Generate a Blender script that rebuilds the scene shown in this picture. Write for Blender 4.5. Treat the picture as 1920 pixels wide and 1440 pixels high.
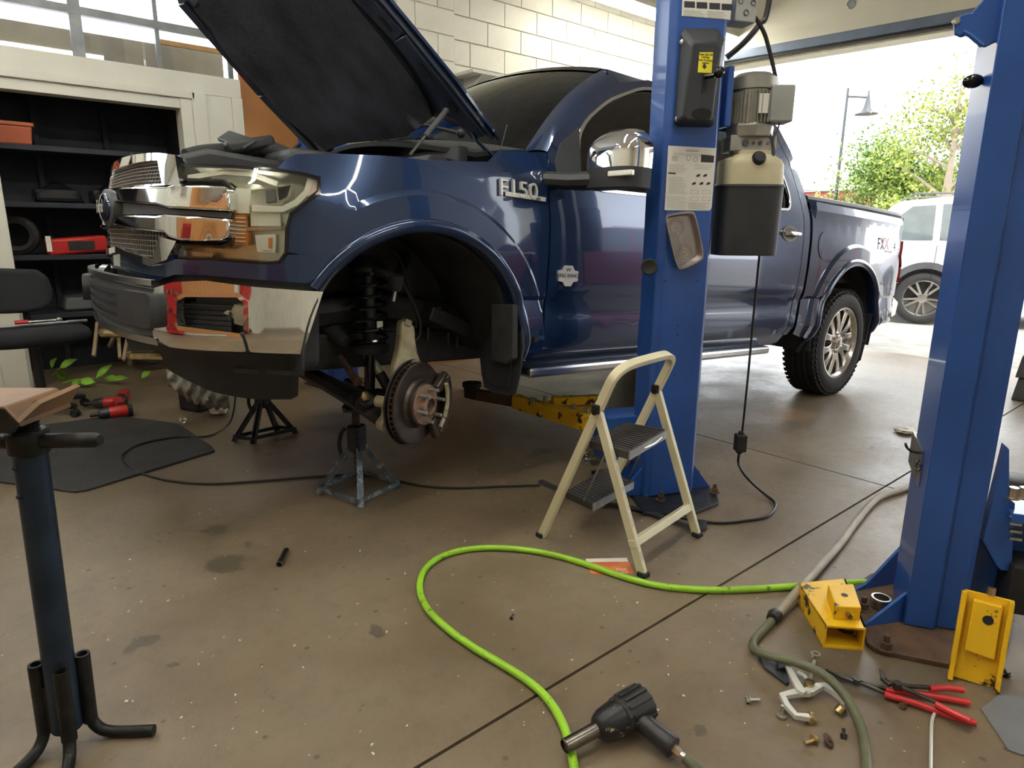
import bpy, bmesh, math, random
import numpy as np
from mathutils import Vector, Matrix
from mathutils.geometry import delaunay_2d_cdt
for o in list(bpy.data.objects): bpy.data.objects.remove(o)
SC = bpy.context.scene
COL = SC.collection
random.seed(4)
# ------------------------------------------------------------------ camera (solved from floor joints, verticals and the truck)
FPX, PITCH, ROLL, YAW, CAMH = 1238.947, 0.231544, 0.007965, 0.862231, 1.23339
def _cam_axes():
    fw = np.array([math.cos(YAW)*math.cos(PITCH), math.sin(YAW)*math.cos(PITCH), -math.sin(PITCH)])
    r = np.array([math.sin(YAW), -math.cos(YAW), 0.]); u = np.cross(r, fw)
    c, s = math.cos(ROLL), math.sin(ROLL)
    return c*r + s*u, -s*r + c*u, fw
CR, CU, CF = _cam_axes()
CC = np.array([0., 0., CAMH])
cd = bpy.data.cameras.new('camera'); cam = bpy.data.objects.new('camera', cd); COL.objects.link(cam)
cd.sensor_width = 36; cd.lens = FPX/1920*36; cd.clip_start = .02; cd.clip_end = 300
cam.matrix_world = Matrix(((CR[0], CU[0], -CF[0], 0), (CR[1], CU[1], -CF[1], 0), (CR[2], CU[2], -CF[2], CAMH), (0, 0, 0, 1)))
SC.camera = cam
# ------------------------------------------------------------------ world, exposure
W = bpy.data.worlds.new('world'); SC.world = W; W.use_nodes = True
wb = W.node_tree.nodes['Background']; wb.inputs[0].default_value = (.93, .97, 1, 1); wb.inputs[1].default_value = 5.6
SC.view_settings.view_transform = 'Standard'; SC.view_settings.look = 'None'
SC.view_settings.gamma = 1; SC.view_settings.use_curve_mapping = False
SC.view_settings.exposure = 0.32
sd = bpy.data.lights.new('sun', 'SUN'); sun = bpy.data.objects.new('sun', sd); COL.objects.link(sun)
sd.energy = 4.0; sd.angle = .35; sd.color = (1, .95, .87); sun.rotation_euler = (math.radians(28), math.radians(-18), 0); sun.location = (12, 3, 12)
FLUO = 50.0      # emission of the fluorescent tubes
# ------------------------------------------------------------------ pixel helpers: a pixel gives a ray, a plane gives the distance
def ray(px, py):
    d = CR*((px-960)/FPX) + CU*(-(py-720)/FPX) + CF
    return CC, d
def onpl(px, py, P0, n):
    C, d = ray(px, py); n = np.array(n, float); P0 = np.array(P0, float)
    t = ((P0-C)@n)/(d@n); return Vector((C+t*d).tolist())
def fl(px, py, z=0.): return onpl(px, py, (0, 0, z), (0, 0, 1))
# ------------------------------------------------------------------ materials
MATS = {}
def mat(name, col, rough=.5, metal=0., coat=0., var=.12, scale=6., bump=0., bscale=60., col2=None, mixs=None, spec=.5,
        emit=None, trans=0., alpha=1., ior=1.45, wear=None, wearcol=(.05, .03, .02), wears=9., coords='Object', rvar=0.):
    if name in MATS: return MATS[name]
    m = bpy.data.materials.new(name); m.use_nodes = True; nt = m.node_tree; N = nt.nodes; L = nt.links
    b = N['Principled BSDF']
    b.inputs['Roughness'].default_value = rough; b.inputs['Metallic'].default_value = metal
    b.inputs['Coat Weight'].default_value = coat; b.inputs['Coat Roughness'].default_value = .04
    b.inputs['Specular IOR Level'].default_value = spec; b.inputs['IOR'].default_value = ior
    b.inputs['Transmission Weight'].default_value = trans; b.inputs['Alpha'].default_value = alpha
    tc = N.new('ShaderNodeTexCoord')
    n1 = N.new('ShaderNodeTexNoise'); n1.inputs['Scale'].default_value = scale; n1.inputs['Detail'].default_value = 6
    L.new(tc.outputs[coords], n1.inputs['Vector'])
    mx = N.new('ShaderNodeMix'); mx.data_type = 'RGBA'
    c2 = col2 or tuple(c*(1-var) for c in col); c1 = col if col2 else tuple(min(1, c*(1+var*.6)) for c in col)
    mx.inputs[6].default_value = (*c1, 1); mx.inputs[7].default_value = (*c2, 1)
    rp = N.new('ShaderNodeMapRange'); rp.inputs[1].default_value = .35; rp.inputs[2].default_value = .65
    L.new(n1.outputs['Fac'], rp.inputs[0]); L.new(rp.outputs[0], mx.inputs[0])
    out = mx.outputs[2]
    if wear is not None:
        n3 = N.new('ShaderNodeTexNoise'); n3.inputs['Scale'].default_value = wears; n3.inputs['Detail'].default_value = 9; n3.inputs['Roughness'].default_value = .65
        L.new(tc.outputs[coords], n3.inputs['Vector'])
        r3 = N.new('ShaderNodeMapRange'); r3.inputs[1].default_value = wear; r3.inputs[2].default_value = wear+.03
        L.new(n3.outputs['Fac'], r3.inputs[0])
        m3 = N.new('ShaderNodeMix'); m3.data_type = 'RGBA'; m3.inputs[7].default_value = (*wearcol, 1)
        L.new(r3.outputs[0], m3.inputs[0]); L.new(out, m3.inputs[6]); out = m3.outputs[2]
    L.new(out, b.inputs['Base Color'])
    if rvar:
        r4 = N.new('ShaderNodeMapRange'); r4.inputs[1].default_value = .3; r4.inputs[2].default_value = .7
        r4.inputs[3].default_value = max(.02, rough-rvar); r4.inputs[4].default_value = rough+rvar
        L.new(n1.outputs['Fac'], r4.inputs[0]); L.new(r4.outputs[0], b.inputs['Roughness'])
    if bump:
        n2 = N.new('ShaderNodeTexNoise'); n2.inputs['Scale'].default_value = bscale; n2.inputs['Detail'].default_value = 5
        L.new(tc.outputs[coords], n2.inputs['Vector'])
        bp = N.new('ShaderNodeBump'); bp.inputs['Strength'].default_value = bump; bp.inputs['Distance'].default_value = .01
        L.new(n2.outputs['Fac'], bp.inputs['Height']); L.new(bp.outputs[0], b.inputs['Normal'])
    if emit:
        b.inputs['Emission Color'].default_value = (*emit[0], 1); b.inputs['Emission Strength'].default_value = emit[1]
    MATS[name] = m; return m
def thinglass(name, col, rough=.0, tint=.75, refl=1.45):
    """thin pane: fresnel reflection over tinted transparency"""
    if name in MATS: return MATS[name]
    m = bpy.data.materials.new(name); m.use_nodes = True; nt = m.node_tree; N = nt.nodes; L = nt.links
    N.remove(N['Principled BSDF']); out = N['Material Output']
    tr = N.new('ShaderNodeBsdfTransparent'); tr.inputs[0].default_value = (col[0]*tint, col[1]*tint, col[2]*tint, 1)
    gl = N.new('ShaderNodeBsdfGlossy'); gl.inputs['Roughness'].default_value = rough
    lw = N.new('ShaderNodeLayerWeight'); lw.inputs[0].default_value = .5
    pw = N.new('ShaderNodeMath'); pw.operation = 'POWER'; pw.inputs[1].default_value = 4.0; L.new(lw.outputs['Facing'], pw.inputs[0])
    fr = N.new('ShaderNodeMath'); fr.operation = 'MULTIPLY_ADD'; fr.inputs[1].default_value = .9; fr.inputs[2].default_value = ((refl-1)/(refl+1))**2; L.new(pw.outputs[0], fr.inputs[0])
    ns = N.new('ShaderNodeTexNoise'); ns.inputs['Scale'].default_value = 3
    ma = N.new('ShaderNodeMath'); ma.operation = 'MULTIPLY_ADD'; ma.inputs[1].default_value = .03
    L.new(ns.outputs['Fac'], ma.inputs[0]); L.new(fr.outputs[0], ma.inputs[2])
    mx = N.new('ShaderNodeMixShader'); L.new(ma.outputs[0], mx.inputs[0]); L.new(tr.outputs[0], mx.inputs[1]); L.new(gl.outputs[0], mx.inputs[2])
    L.new(mx.outputs[0], out.inputs[0]); MATS[name] = m; return m
# ------------------------------------------------------------------ mesh helpers
def frame(d, up=(0, 0, 1)):
    d = Vector(d).normalized(); u = Vector(up)
    if abs(d.dot(u.normalized())) > .98: u = Vector((1, 0, 0)) if abs(d.x) < .9 else Vector((0, 1, 0))
    x = u.cross(d).normalized(); y = d.cross(x).normalized()
    return x, y, d
def rootmat(o):
    M = o.matrix_basis.copy()
    while o.parent: o = o.parent; M = o.matrix_basis @ M
    return M
class MB:
    def __init__(s): s.v = []; s.f = []
    def add(s, vs, fs):
        n = len(s.v); s.v += [Vector(v) for v in vs]; s.f += [tuple(i+n for i in f) for f in fs]; return s
    def box(s, c, size, rz=0., M=None, taper=1.):
        hx, hy, hz = [q/2 for q in size]; vs = []
        R = M or Matrix.Rotation(rz, 3, 'Z')
        for z in (-1, 1):
            t = taper if z > 0 else 1
            for x, y in ((-1, -1), (1, -1), (1, 1), (-1, 1)): vs.append(Vector(c) + R @ Vector((x*hx*t, y*hy*t, z*hz)))
        return s.add(vs, [(3, 2, 1, 0), (4, 5, 6, 7), (0, 1, 5, 4), (1, 2, 6, 5), (2, 3, 7, 6), (3, 0, 4, 7)])
    def beam(s, p0, p1, w, h, up=(0, 0, 1)):
        x, y, d = frame(Vector(p1)-Vector(p0), up); vs = []
        for p in (Vector(p0), Vector(p1)):
            for a, b in ((-1, -1), (1, -1), (1, 1), (-1, 1)): vs.append(p + x*(a*w/2) + y*(b*h/2))
        return s.add(vs, [(3, 2, 1, 0), (4, 5, 6, 7), (0, 1, 5, 4), (1, 2, 6, 5), (2, 3, 7, 6), (3, 0, 4, 7)])
    def cyl(s, p0, p1, r0, r1=None, seg=16, caps=True):
        r1 = r0 if r1 is None else r1; x, y, d = frame(Vector(p1)-Vector(p0)); vs = []
        for p, r in ((Vector(p0), r0), (Vector(p1), r1)):
            for i in range(seg):
                a = 2*math.pi*i/seg; vs.append(p + x*(r*math.cos(a)) + y*(r*math.sin(a)))
        fs = [(i, (i+1) % seg, seg+(i+1) % seg, seg+i) for i in range(seg)]
        if caps: fs += [tuple(range(seg-1, -1, -1)), tuple(range(seg, 2*seg))]
        return s.add(vs, fs)
    def lathe(s, prof, p0, axis, seg=24, caps=True, up=(0, 0, 1), a0=0., a1=2*math.pi):
        """prof: list of (distance along axis, radius)"""
        x, y, d = frame(axis, up); p0 = Vector(p0); vs = []; full = abs(a1-a0-2*math.pi) < 1e-6
        n = seg if full else seg+1
        for t, r in prof:
            for i in range(n):
                a = a0+(a1-a0)*i/seg; vs.append(p0 + d*t + x*(r*math.cos(a)) + y*(r*math.sin(a)))
        fs = []
        for k in range(len(prof)-1):
            for i in range(seg):
                j = (i+1) % n if full else i+1
                fs.append((k*n+i, k*n+j, (k+1)*n+j, (k+1)*n+i))
        if caps and full:
            if prof[0][1] > 1e-5: fs.append(tuple(range(n-1, -1, -1)))
            if prof[-1][1] > 1e-5: fs.append(tuple(range((len(prof)-1)*n, len(prof)*n)))
        return s.add(vs, fs)
    def tube(s, pts, r, seg=10, caps=True, flat=None):
        pts = [Vector(p) for p in pts]; n = len(pts); vs = []; rs = r if isinstance(r, (list, tuple)) else [r]*n
        d0 = (pts[1]-pts[0]).normalized(); x, y, _ = frame(d0)
        for k in range(n):
            if k == 0: d = (pts[1]-pts[0])
            elif k == n-1: d = (pts[-1]-pts[-2])
            else: d = (pts[k+1]-pts[k]).normalized() + (pts[k]-pts[k-1]).normalized()
            d = d.normalized()
            if d.length < .5: d = d0
            x = (x - d*x.dot(d)).normalized(); y = d.cross(x).normalized(); d0 = d
            for i in range(seg):
                a = 2*math.pi*i/seg; vs.append(pts[k] + x*(rs[k]*math.cos(a)) + y*(rs[k]*math.sin(a)*(flat or 1)))
        fs = [(k*seg+i, k*seg+(i+1) % seg, (k+1)*seg+(i+1) % seg, (k+1)*seg+i) for k in range(n-1) for i in range(seg)]
        if caps: fs += [tuple(range(seg-1, -1, -1)), tuple(range((n-1)*seg, n*seg))]
        return s.add(vs, fs)
    def prism(s, poly, o, ux, uy, depth):
        """polygon of (a,b) in frame o,ux,uy extruded by depth along ux x uy"""
        o, ux, uy = Vector(o), Vector(ux), Vector(uy); n = ux.cross(uy).normalized()*depth; k = len(poly)
        vs = [o+ux*a+uy*b for a, b in poly]; vs += [v+n for v in vs]
        fs = [tuple(range(k-1, -1, -1)), tuple(range(k, 2*k))] + [(i, (i+1) % k, k+(i+1) % k, k+i) for i in range(k)]
        return s.add(vs, fs)
    def poly3(s, pts, n, depth):
        """3-D planar outline pushed by depth along n"""
        pts = [Vector(p) for p in pts]; n = Vector(n).normalized()*depth; k = len(pts)
        fs = [tuple(range(k-1, -1, -1)), tuple(range(k, 2*k))] + [(i, (i+1) % k, k+(i+1) % k, k+i) for i in range(k)]
        return s.add(pts+[p+n for p in pts], fs)
    def ball(s, c, r, seg=14, rings=8, M=None):
        rx, ry, rz = (r, r, r) if isinstance(r, (int, float)) else r; c = Vector(c); vs = []
        R = M or Matrix.Identity(3)
        for k in range(rings+1):
            t = math.pi*k/rings
            for i in range(seg):
                a = 2*math.pi*i/seg
                vs.append(c + R @ Vector((rx*math.sin(t)*math.cos(a), ry*math.sin(t)*math.sin(a), -rz*math.cos(t))))
        return s.add(vs, [(k*seg+i, k*seg+(i+1) % seg, (k+1)*seg+(i+1) % seg, (k+1)*seg+i) for k in range(rings) for i in range(seg)])
    def grid(s, P, nu, nv, cu=False):
        vs = [P(i/(nu if cu else nu-1), j/(nv-1)) for j in range(nv) for i in range(nu)]
        fs = []
        for j in range(nv-1):
            for i in range(nu if cu else nu-1):
                k = (i+1) % nu; fs.append((j*nu+i, j*nu+k, (j+1)*nu+k, (j+1)*nu+i))
        return s.add(vs, fs)
    def xf(s, M):
        s.v = [M @ v for v in s.v]; return s
    def build(s, name, m, parent=None, world=True, smooth=True, bevel=0., solid=0., subd=0, angle=35, weld=True, off=-1, bseg=2):
        vs = s.v
        if parent is not None and world:
            I = rootmat(parent).inverted(); vs = [I @ v for v in vs]
        me = bpy.data.meshes.new(name); me.from_pydata([tuple(v) for v in vs], [], s.f)
        bm = bmesh.new(); bm.from_mesh(me)
        if weld: bmesh.ops.remove_doubles(bm, verts=bm.verts, dist=1e-5)
        bmesh.ops.recalc_face_normals(bm, faces=bm.faces)
        if smooth:
            for f in bm.faces: f.smooth = True
            ca = math.radians(angle)
            for e in bm.edges:
                if len(e.link_faces) != 2 or e.calc_face_angle(0) > ca: e.smooth = False
        bm.to_mesh(me); bm.free()
        o = bpy.data.objects.new(name, me); COL.objects.link(o)
        if m: me.materials.append(m)
        if parent is not None: o.parent = parent
        if solid:
            q = o.modifiers.new('solid', 'SOLIDIFY'); q.thickness = solid; q.offset = off
        if bevel:
            q = o.modifiers.new('bevel', 'BEVEL'); q.width = bevel; q.segments = bseg; q.limit_method = 'ANGLE'; q.angle_limit = math.radians(40)
        if subd:
            q = o.modifiers.new('sub', 'SUBSURF'); q.levels = q.render_levels = subd
        return o
def tag(o, label, cat=None, group=None, kind=None):
    o['label'] = label
    if cat: o['category'] = cat
    if group: o['group'] = group
    if kind: o['kind'] = kind
    return o
def thing(name, label, cat, loc=(0, 0, 0), rz=0., group=None, M=None):
    o = bpy.data.objects.new(name, None); COL.objects.link(o); o.empty_display_size = .1
    o.matrix_basis = M if M is not None else Matrix.Translation(Vector(loc)) @ Matrix.Rotation(rz, 4, 'Z')
    return tag(o, label, cat, group)
def struct(o): o['kind'] = 'structure'; return o
def dup(root, M, label=None):
    r = root.copy(); COL.objects.link(r); r.matrix_basis = M
    if label: r['label'] = label
    for ch in list(root.children):
        c = ch.copy(); COL.objects.link(c); c.parent = r
        for g in list(ch.children):
            d = g.copy(); COL.objects.link(d); d.parent = c
    return r
def copypart(src, M, parent):
    c = src.copy(); COL.objects.link(c); c.parent = parent; c.matrix_basis = M; return c
def catmull(pts, n=8, closed=False):
    P = [Vector(p) for p in pts]; out = []; N = len(P)
    for i in range(N if closed else N-1):
        a, b, c, d = (P[(i-1) % N], P[i], P[(i+1) % N], P[(i+2) % N]) if closed else (P[max(i-1, 0)], P[i], P[i+1], P[min(i+2, N-1)])
        for k in range(n):
            t = k/n; t2 = t*t; t3 = t2*t
            out.append(.5*((2*b) + (c-a)*t + (2*a-5*b+4*c-d)*t2 + (3*b-a-3*c+d)*t3))
    if not closed: out.append(P[-1])
    return out
def textmesh(body, size=1., ext=0., align='CENTER', shear=0.):
    c = bpy.data.curves.new('txt', 'FONT'); c.body = body; c.size = size; c.extrude = ext; c.align_x = align; c.align_y = 'CENTER'; c.shear = shear
    c.resolution_u = 3
    o = bpy.data.objects.new('txt', c); COL.objects.link(o)
    dg = bpy.context.evaluated_depsgraph_get(); me = bpy.data.meshes.new_from_object(o.evaluated_get(dg))
    vs = [v.co.copy() for v in me.vertices]; fs = [tuple(p.vertices) for p in me.polygons]
    bpy.data.objects.remove(o); bpy.data.curves.remove(c); bpy.data.meshes.remove(me)
    return vs, fs
def text_on(body, m, parent, o, ux, uy, size, ext=.001, name='lettering', align='CENTER', sx=1., shear=0.):
    vs, fs = textmesh(body, size, ext, align, shear); ux, uy = Vector(ux).normalized(), Vector(uy).normalized(); n = ux.cross(uy)
    mb = MB(); mb.add([Vector(o)+ux*(v.x*sx)+uy*v.y+n*(v.z+ext) for v in vs], fs)
    return mb.build(name, m, parent, smooth=False, weld=False)
def _ins(x, y, lp):
    c = False; j = len(lp)-1
    for i in range(len(lp)):
        if ((lp[i][1] > y) != (lp[j][1] > y)) and (x < (lp[j][0]-lp[i][0])*(y-lp[i][1])/(lp[j][1]-lp[i][1]+1e-12)+lp[i][0]): c = not c
        j = i
    return c
def chaikin(P, k=2):
    for _ in range(k):
        Q = []
        for i in range(len(P)):
            a, b = P[i], P[(i+1) % len(P)]; Q += [(a[0]*.75+b[0]*.25, a[1]*.75+b[1]*.25), (a[0]*.25+b[0]*.75, a[1]*.25+b[1]*.75)]
        P = Q
    return P
def cdt_fill(outer, holes=(), step=.05, lines=()):
    """triangulate outline with holes and inner grid points; returns 2-D verts, tris"""
    def dense(lp):
        out = []
        for i in range(len(lp)):
            a, b = lp[i], lp[(i+1) % len(lp)]; L = math.hypot(b[0]-a[0], b[1]-a[1]); k = max(1, int(math.ceil(L/step)))
            for j in range(k): out.append((a[0]+(b[0]-a[0])*j/k, a[1]+(b[1]-a[1])*j/k))
        return out
    loops = [dense(outer)] + [dense(h) for h in holes]
    V = []; F = []
    for lp in loops:
        n = len(V); V += lp; F.append(list(range(n, n+len(lp))))
    ES = []
    for ln in lines:     # crease lines kept as edges, only where they run inside
        prev = None
        for i in range(len(ln)-1):
            a, b = ln[i], ln[i+1]; k = max(1, int(math.ceil(math.hypot(b[0]-a[0], b[1]-a[1])/(step*.8))))
            for j in range(k+(1 if i == len(ln)-2 else 0)):
                p = (a[0]+(b[0]-a[0])*j/k, a[1]+(b[1]-a[1])*j/k)
                if _ins(p[0], p[1], loops[0]) and not any(_ins(p[0], p[1], h) for h in loops[1:]) and min((q[0]-p[0])**2+(q[1]-p[1])**2 for lp in loops for q in lp) > .0001:
                    V.append(p)
                    if prev is not None: ES.append((prev, len(V)-1))
                    prev = len(V)-1
                else: prev = None
    B = np.array(V)
    inside = _ins
    x0, y0 = B.min(0); x1, y1 = B.max(0)
    xs = np.arange(x0+step/2, x1, step); ys = np.arange(y0+step/2, y1, step)
    for k, y in enumerate(ys):
        for x in xs:
            x_ = x+(step/2 if k % 2 else 0)
            if inside(x_, y, loops[0]) and not any(inside(x_, y, h) for h in loops[1:]):
                if ((B[:, 0]-x_)**2+(B[:, 1]-y)**2).min() > (step*.75)**2: V.append((x_, y))
    E_ = [(f[i], f[(i+1) % len(f)]) for f in F for i in range(len(f))]+ES
    r = delaunay_2d_cdt([Vector(v) for v in V], E_, [], 0, 1e-6)
    vs, fs = r[0], r[2]
    tri = []
    for f in fs:
        c = sum((vs[i] for i in f), Vector((0, 0)))/len(f)
        if inside(c.x, c.y, loops[0]) and not any(inside(c.x, c.y, h) for h in loops[1:]): tri.append(tuple(f))
    return [(v.x, v.y) for v in vs], tri
# ------------------------------------------------------------------ shared materials
def concrete():
    m = bpy.data.materials.new('concrete_floor'); m.use_nodes = True; nt = m.node_tree; N = nt.nodes; L = nt.links; b = N['Principled BSDF']
    g = N.new('ShaderNodeNewGeometry'); pos = g.outputs['Position']
    def noise(sc, det=8, ro=.6, vec=None, dist=0.):
        n = N.new('ShaderNodeTexNoise'); n.inputs['Scale'].default_value = sc; n.inputs['Detail'].default_value = det
        n.inputs['Roughness'].default_value = ro; n.inputs['Distortion'].default_value = dist; L.new(vec or pos, n.inputs['Vector']); return n.outputs['Fac']
    def mr(v, a, c, d=0., e=1.):
        r = N.new('ShaderNodeMapRange'); r.inputs[1].default_value = a; r.inputs[2].default_value = c; r.inputs[3].default_value = d; r.inputs[4].default_value = e
        L.new(v, r.inputs[0]); return r.outputs[0]
    def mix(f, a, c, blend='MIX'):
        x = N.new('ShaderNodeMix'); x.data_type = 'RGBA'; x.blend_type = blend
        for k, q in ((6, a), (7, c)):
            if isinstance(q, tuple): x.inputs[k].default_value = (*q, 1)
            else: L.new(q, x.inputs[k])
        if isinstance(f, float): x.inputs[0].default_value = f
        else: L.new(f, x.inputs[0])
        return x.outputs[2]
    base = mix(mr(noise(1.1, 6, .55), .35, .65), (.135, .098, .058), (.195, .148, .092))
    base = mix(mr(noise(3.3, 9, .7, dist=.6), .42, .7, 0., .55), base, (.095, .068, .040))
    base = mix(mr(noise(.55, 4, .5), .45, .72, 0., .7), base, (.22, .185, .14))
    base = mix(mr(noise(14, 10, .75), .5, .78, 0., .45), base, (.055, .043, .030))
    # oil spots and drips
    base = mix(mr(noise(2.1, 6, .6, dist=1.4), .685, .70, 0., .72), base, (.07, .055, .038))
    mp = N.new('ShaderNodeMapping'); mp.inputs['Scale'].default_value = (3, 9, 1); mp.inputs['Rotation'].default_value = (0, 0, .5); L.new(pos, mp.inputs[0])
    base = mix(mr(noise(4.0, 4, .5, mp.outputs[0], 1.), .70, .72, 0., .65), base, (.09, .07, .05))
    # stains with a shape of their own: oil, rust, drips
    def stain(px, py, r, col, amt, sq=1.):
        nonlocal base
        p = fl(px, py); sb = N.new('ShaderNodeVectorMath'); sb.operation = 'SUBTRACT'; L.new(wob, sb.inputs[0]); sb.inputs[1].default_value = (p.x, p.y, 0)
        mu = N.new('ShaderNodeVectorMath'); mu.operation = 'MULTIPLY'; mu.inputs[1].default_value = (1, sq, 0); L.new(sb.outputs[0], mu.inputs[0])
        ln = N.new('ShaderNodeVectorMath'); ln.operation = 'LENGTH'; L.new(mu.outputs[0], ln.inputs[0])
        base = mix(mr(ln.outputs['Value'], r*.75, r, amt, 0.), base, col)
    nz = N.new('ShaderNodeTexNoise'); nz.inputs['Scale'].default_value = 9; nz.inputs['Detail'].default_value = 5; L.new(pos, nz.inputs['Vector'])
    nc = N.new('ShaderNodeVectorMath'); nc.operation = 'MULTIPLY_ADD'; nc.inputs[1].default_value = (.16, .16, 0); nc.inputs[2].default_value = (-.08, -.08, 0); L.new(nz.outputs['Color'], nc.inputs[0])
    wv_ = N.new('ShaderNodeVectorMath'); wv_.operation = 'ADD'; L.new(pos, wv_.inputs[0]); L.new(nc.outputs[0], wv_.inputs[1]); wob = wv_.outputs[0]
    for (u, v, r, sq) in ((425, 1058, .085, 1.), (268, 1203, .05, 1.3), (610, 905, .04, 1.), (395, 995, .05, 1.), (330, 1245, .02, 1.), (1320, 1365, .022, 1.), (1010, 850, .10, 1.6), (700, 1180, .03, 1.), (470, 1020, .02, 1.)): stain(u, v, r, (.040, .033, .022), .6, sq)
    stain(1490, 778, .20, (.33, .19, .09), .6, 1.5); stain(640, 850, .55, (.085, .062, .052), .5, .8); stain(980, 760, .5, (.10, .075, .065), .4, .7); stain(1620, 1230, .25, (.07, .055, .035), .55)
    # light scratches and specks
    mp2 = N.new('ShaderNodeMapping'); mp2.inputs['Scale'].default_value = (2, 60, 1); mp2.inputs['Rotation'].default_value = (0, 0, -.7); L.new(pos, mp2.inputs[0])
    base = mix(mr(noise(1.5, 5, .6, mp2.outputs[0]), .72, .76, 0., .28), base, (.5, .45, .38))
    vo = N.new('ShaderNodeTexVoronoi'); vo.inputs['Scale'].default_value = 17; vo.inputs['Randomness'].default_value = 1; L.new(pos, vo.inputs['Vector'])
    base = mix(mr(vo.outputs['Distance'], .035, .055, .6, 0.), base, (.62, .58, .52))
    vk = N.new('ShaderNodeTexVoronoi'); vk.inputs['Scale'].default_value = 9.7; L.new(pos, vk.inputs['Vector'])
    base = mix(mr(vk.outputs['Distance'], .06, .09, .75, 0.), base, (.05, .04, .03))
    L.new(base, b.inputs['Base Color'])
    rr = N.new('ShaderNodeMath'); rr.operation = 'ADD'; L.new(mr(noise(2.2, 7, .65), .3, .7, .30, .52), rr.inputs[0]); L.new(mr(noise(30, 6), .3, .7, -.04, .06), rr.inputs[1])
    L.new(rr.outputs[0], b.inputs['Roughness']); b.inputs['Specular IOR Level'].default_value = .6
    bp = N.new('ShaderNodeBump'); bp.inputs['Strength'].default_value = .16; bp.inputs['Distance'].default_value = .01
    L.new(noise(45, 8, .7), bp.inputs['Height']); L.new(bp.outputs[0], b.inputs['Normal'])
    MATS['concrete'] = m; return m
concrete()
mat('joint', (.03, .02, .015), .9)
mat('asphalt', (.25, .235, .21), .9, bump=.5, bscale=90, scale=3, var=.25)
mat('blockpaint', (.66, .64, .54), .55, bump=.25, bscale=70, var=.08, scale=3)
mat('mortar', (.56, .54, .45), .8, bump=.3)
mat('whitewood', (.66, .66, .58), .5, bump=.06, bscale=30, var=.06, scale=2)
mat('plywood', (.50, .235, .075), .5, col2=(.34, .14, .04), scale=1.7, bump=.05)
mat('walldark', (.10, .09, .08), .85)
mat('creamwall', (.60, .57, .46), .7, bump=.1)
mat('ceil', (.70, .68, .62), .8)
mat('steelgrey', (.30, .32, .33), .45, .2, var=.2)
mat('creampanel', (.62, .60, .50), .55, var=.05, scale=2)
mat('seal', (.13, .17, .24), .55)
mat('black', (.012, .012, .014), .55, var=.3)
mat('blackgloss', (.008, .008, .01), .12)
mat('blackplastic', (.028, .03, .034), .5, bump=.12, bscale=300, var=.2)
mat('darkgrey', (.07, .073, .08), .5, var=.2)
mat('tube', (1, 1, .95), .4, emit=((1, .96, .86), FLUO))
mat('paper', (.70, .69, .62), .6, var=.05)
mat('ink', (.03, .03, .035), .6)
mat('liftblue', (.018, .075, .30), .33, coat=.35, var=.18, scale=3, bump=.03, bscale=25, wear=.70, wearcol=(.02, .03, .07), wears=7)
mat('liftyellow', (.72, .43, .012), .42, var=.12, wear=.575, wearcol=(.035, .02, .012), wears=13, bump=.08, bscale=40)
mat('rust', (.10, .055, .03), .75, col2=(.05, .03, .02), scale=15, bump=.2)
mat('steel', (.45, .45, .44), .32, 1., var=.25, scale=20)
mat('zinc', (.58, .56, .50), .3, 1., var=.2, scale=30)
mat('brasszinc', (.55, .42, .22), .3, 1., var=.25, scale=30)
mat('darksteel', (.055, .058, .065), .38, .75, var=.35, scale=15)
mat('rubber', (.018, .018, .019), .72, bump=.1, bscale=120)
mat('cable', (.012, .012, .013), .42)
mat('glasspane', (.8, .85, .85), .1)
thinglass('winglass', (.96, .98, 1), 0., .95)
def plank_mat():
    return MATS['whitewood']
# ------------------------------------------------------------------ floor
def boxo(name, lo, hi, m, parent=None, bevel=0.):
    mb = MB(); mb.box([(a+b)/2 for a, b in zip(lo, hi)], [b-a for a, b in zip(lo, hi)]); return mb.build(name, MATS[m], parent, smooth=False, bevel=bevel)
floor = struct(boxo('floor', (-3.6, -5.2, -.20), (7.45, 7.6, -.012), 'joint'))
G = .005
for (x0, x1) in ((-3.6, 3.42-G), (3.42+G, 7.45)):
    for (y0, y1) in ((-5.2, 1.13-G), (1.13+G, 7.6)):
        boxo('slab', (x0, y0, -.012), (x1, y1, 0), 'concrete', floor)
gr = struct(boxo('ground', (7.45, -30, -.25), (60, 60, -.005), 'asphalt'))
# ------------------------------------------------------------------ left wall of painted block
YW = 5.2
wl = struct(boxo('wall_left', (3.12, YW+.012, 0), (7.45, YW+.25, 4.3), 'mortar'))
bmk = MB(); bmk.box((0, 0, 0), (.398, .03, .195)); bl0 = bmk.build('block', MATS['blockpaint'], wl, smooth=False, bevel=.004)
first = True
def block(x, z, y=YW, sx=1.):
    global first
    M = Matrix.Translation((x, y+.010, z)) @ Matrix.Diagonal((sx, 1, 1, 1))
    if first: bl0.matrix_basis = M; first = False
    else: copypart(bl0, M, wl)
for k in range(21):
    z = .10+k*.203+.014
    if z < .9: continue
    off = .203*(k % 2)
    for i in range(11):
        x = 3.72+.203+off+i*.406
        if x > 7.3: continue
        if i == 0 and k % 2: block(3.72+.10, z, sx=.49)
        block(x, z)
    # pier that stands slightly proud
    if k % 2: block(3.33, z, YW-.06, 1.0); block(3.62, z, YW-.06, .42)
    else: block(3.22, z, YW-.06, .42); block(3.51, z, YW-.06, 1.0)
boxo('pier', (3.12, YW-.055, 0), (3.715, YW+.02, 4.3), 'mortar', wl)
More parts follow.
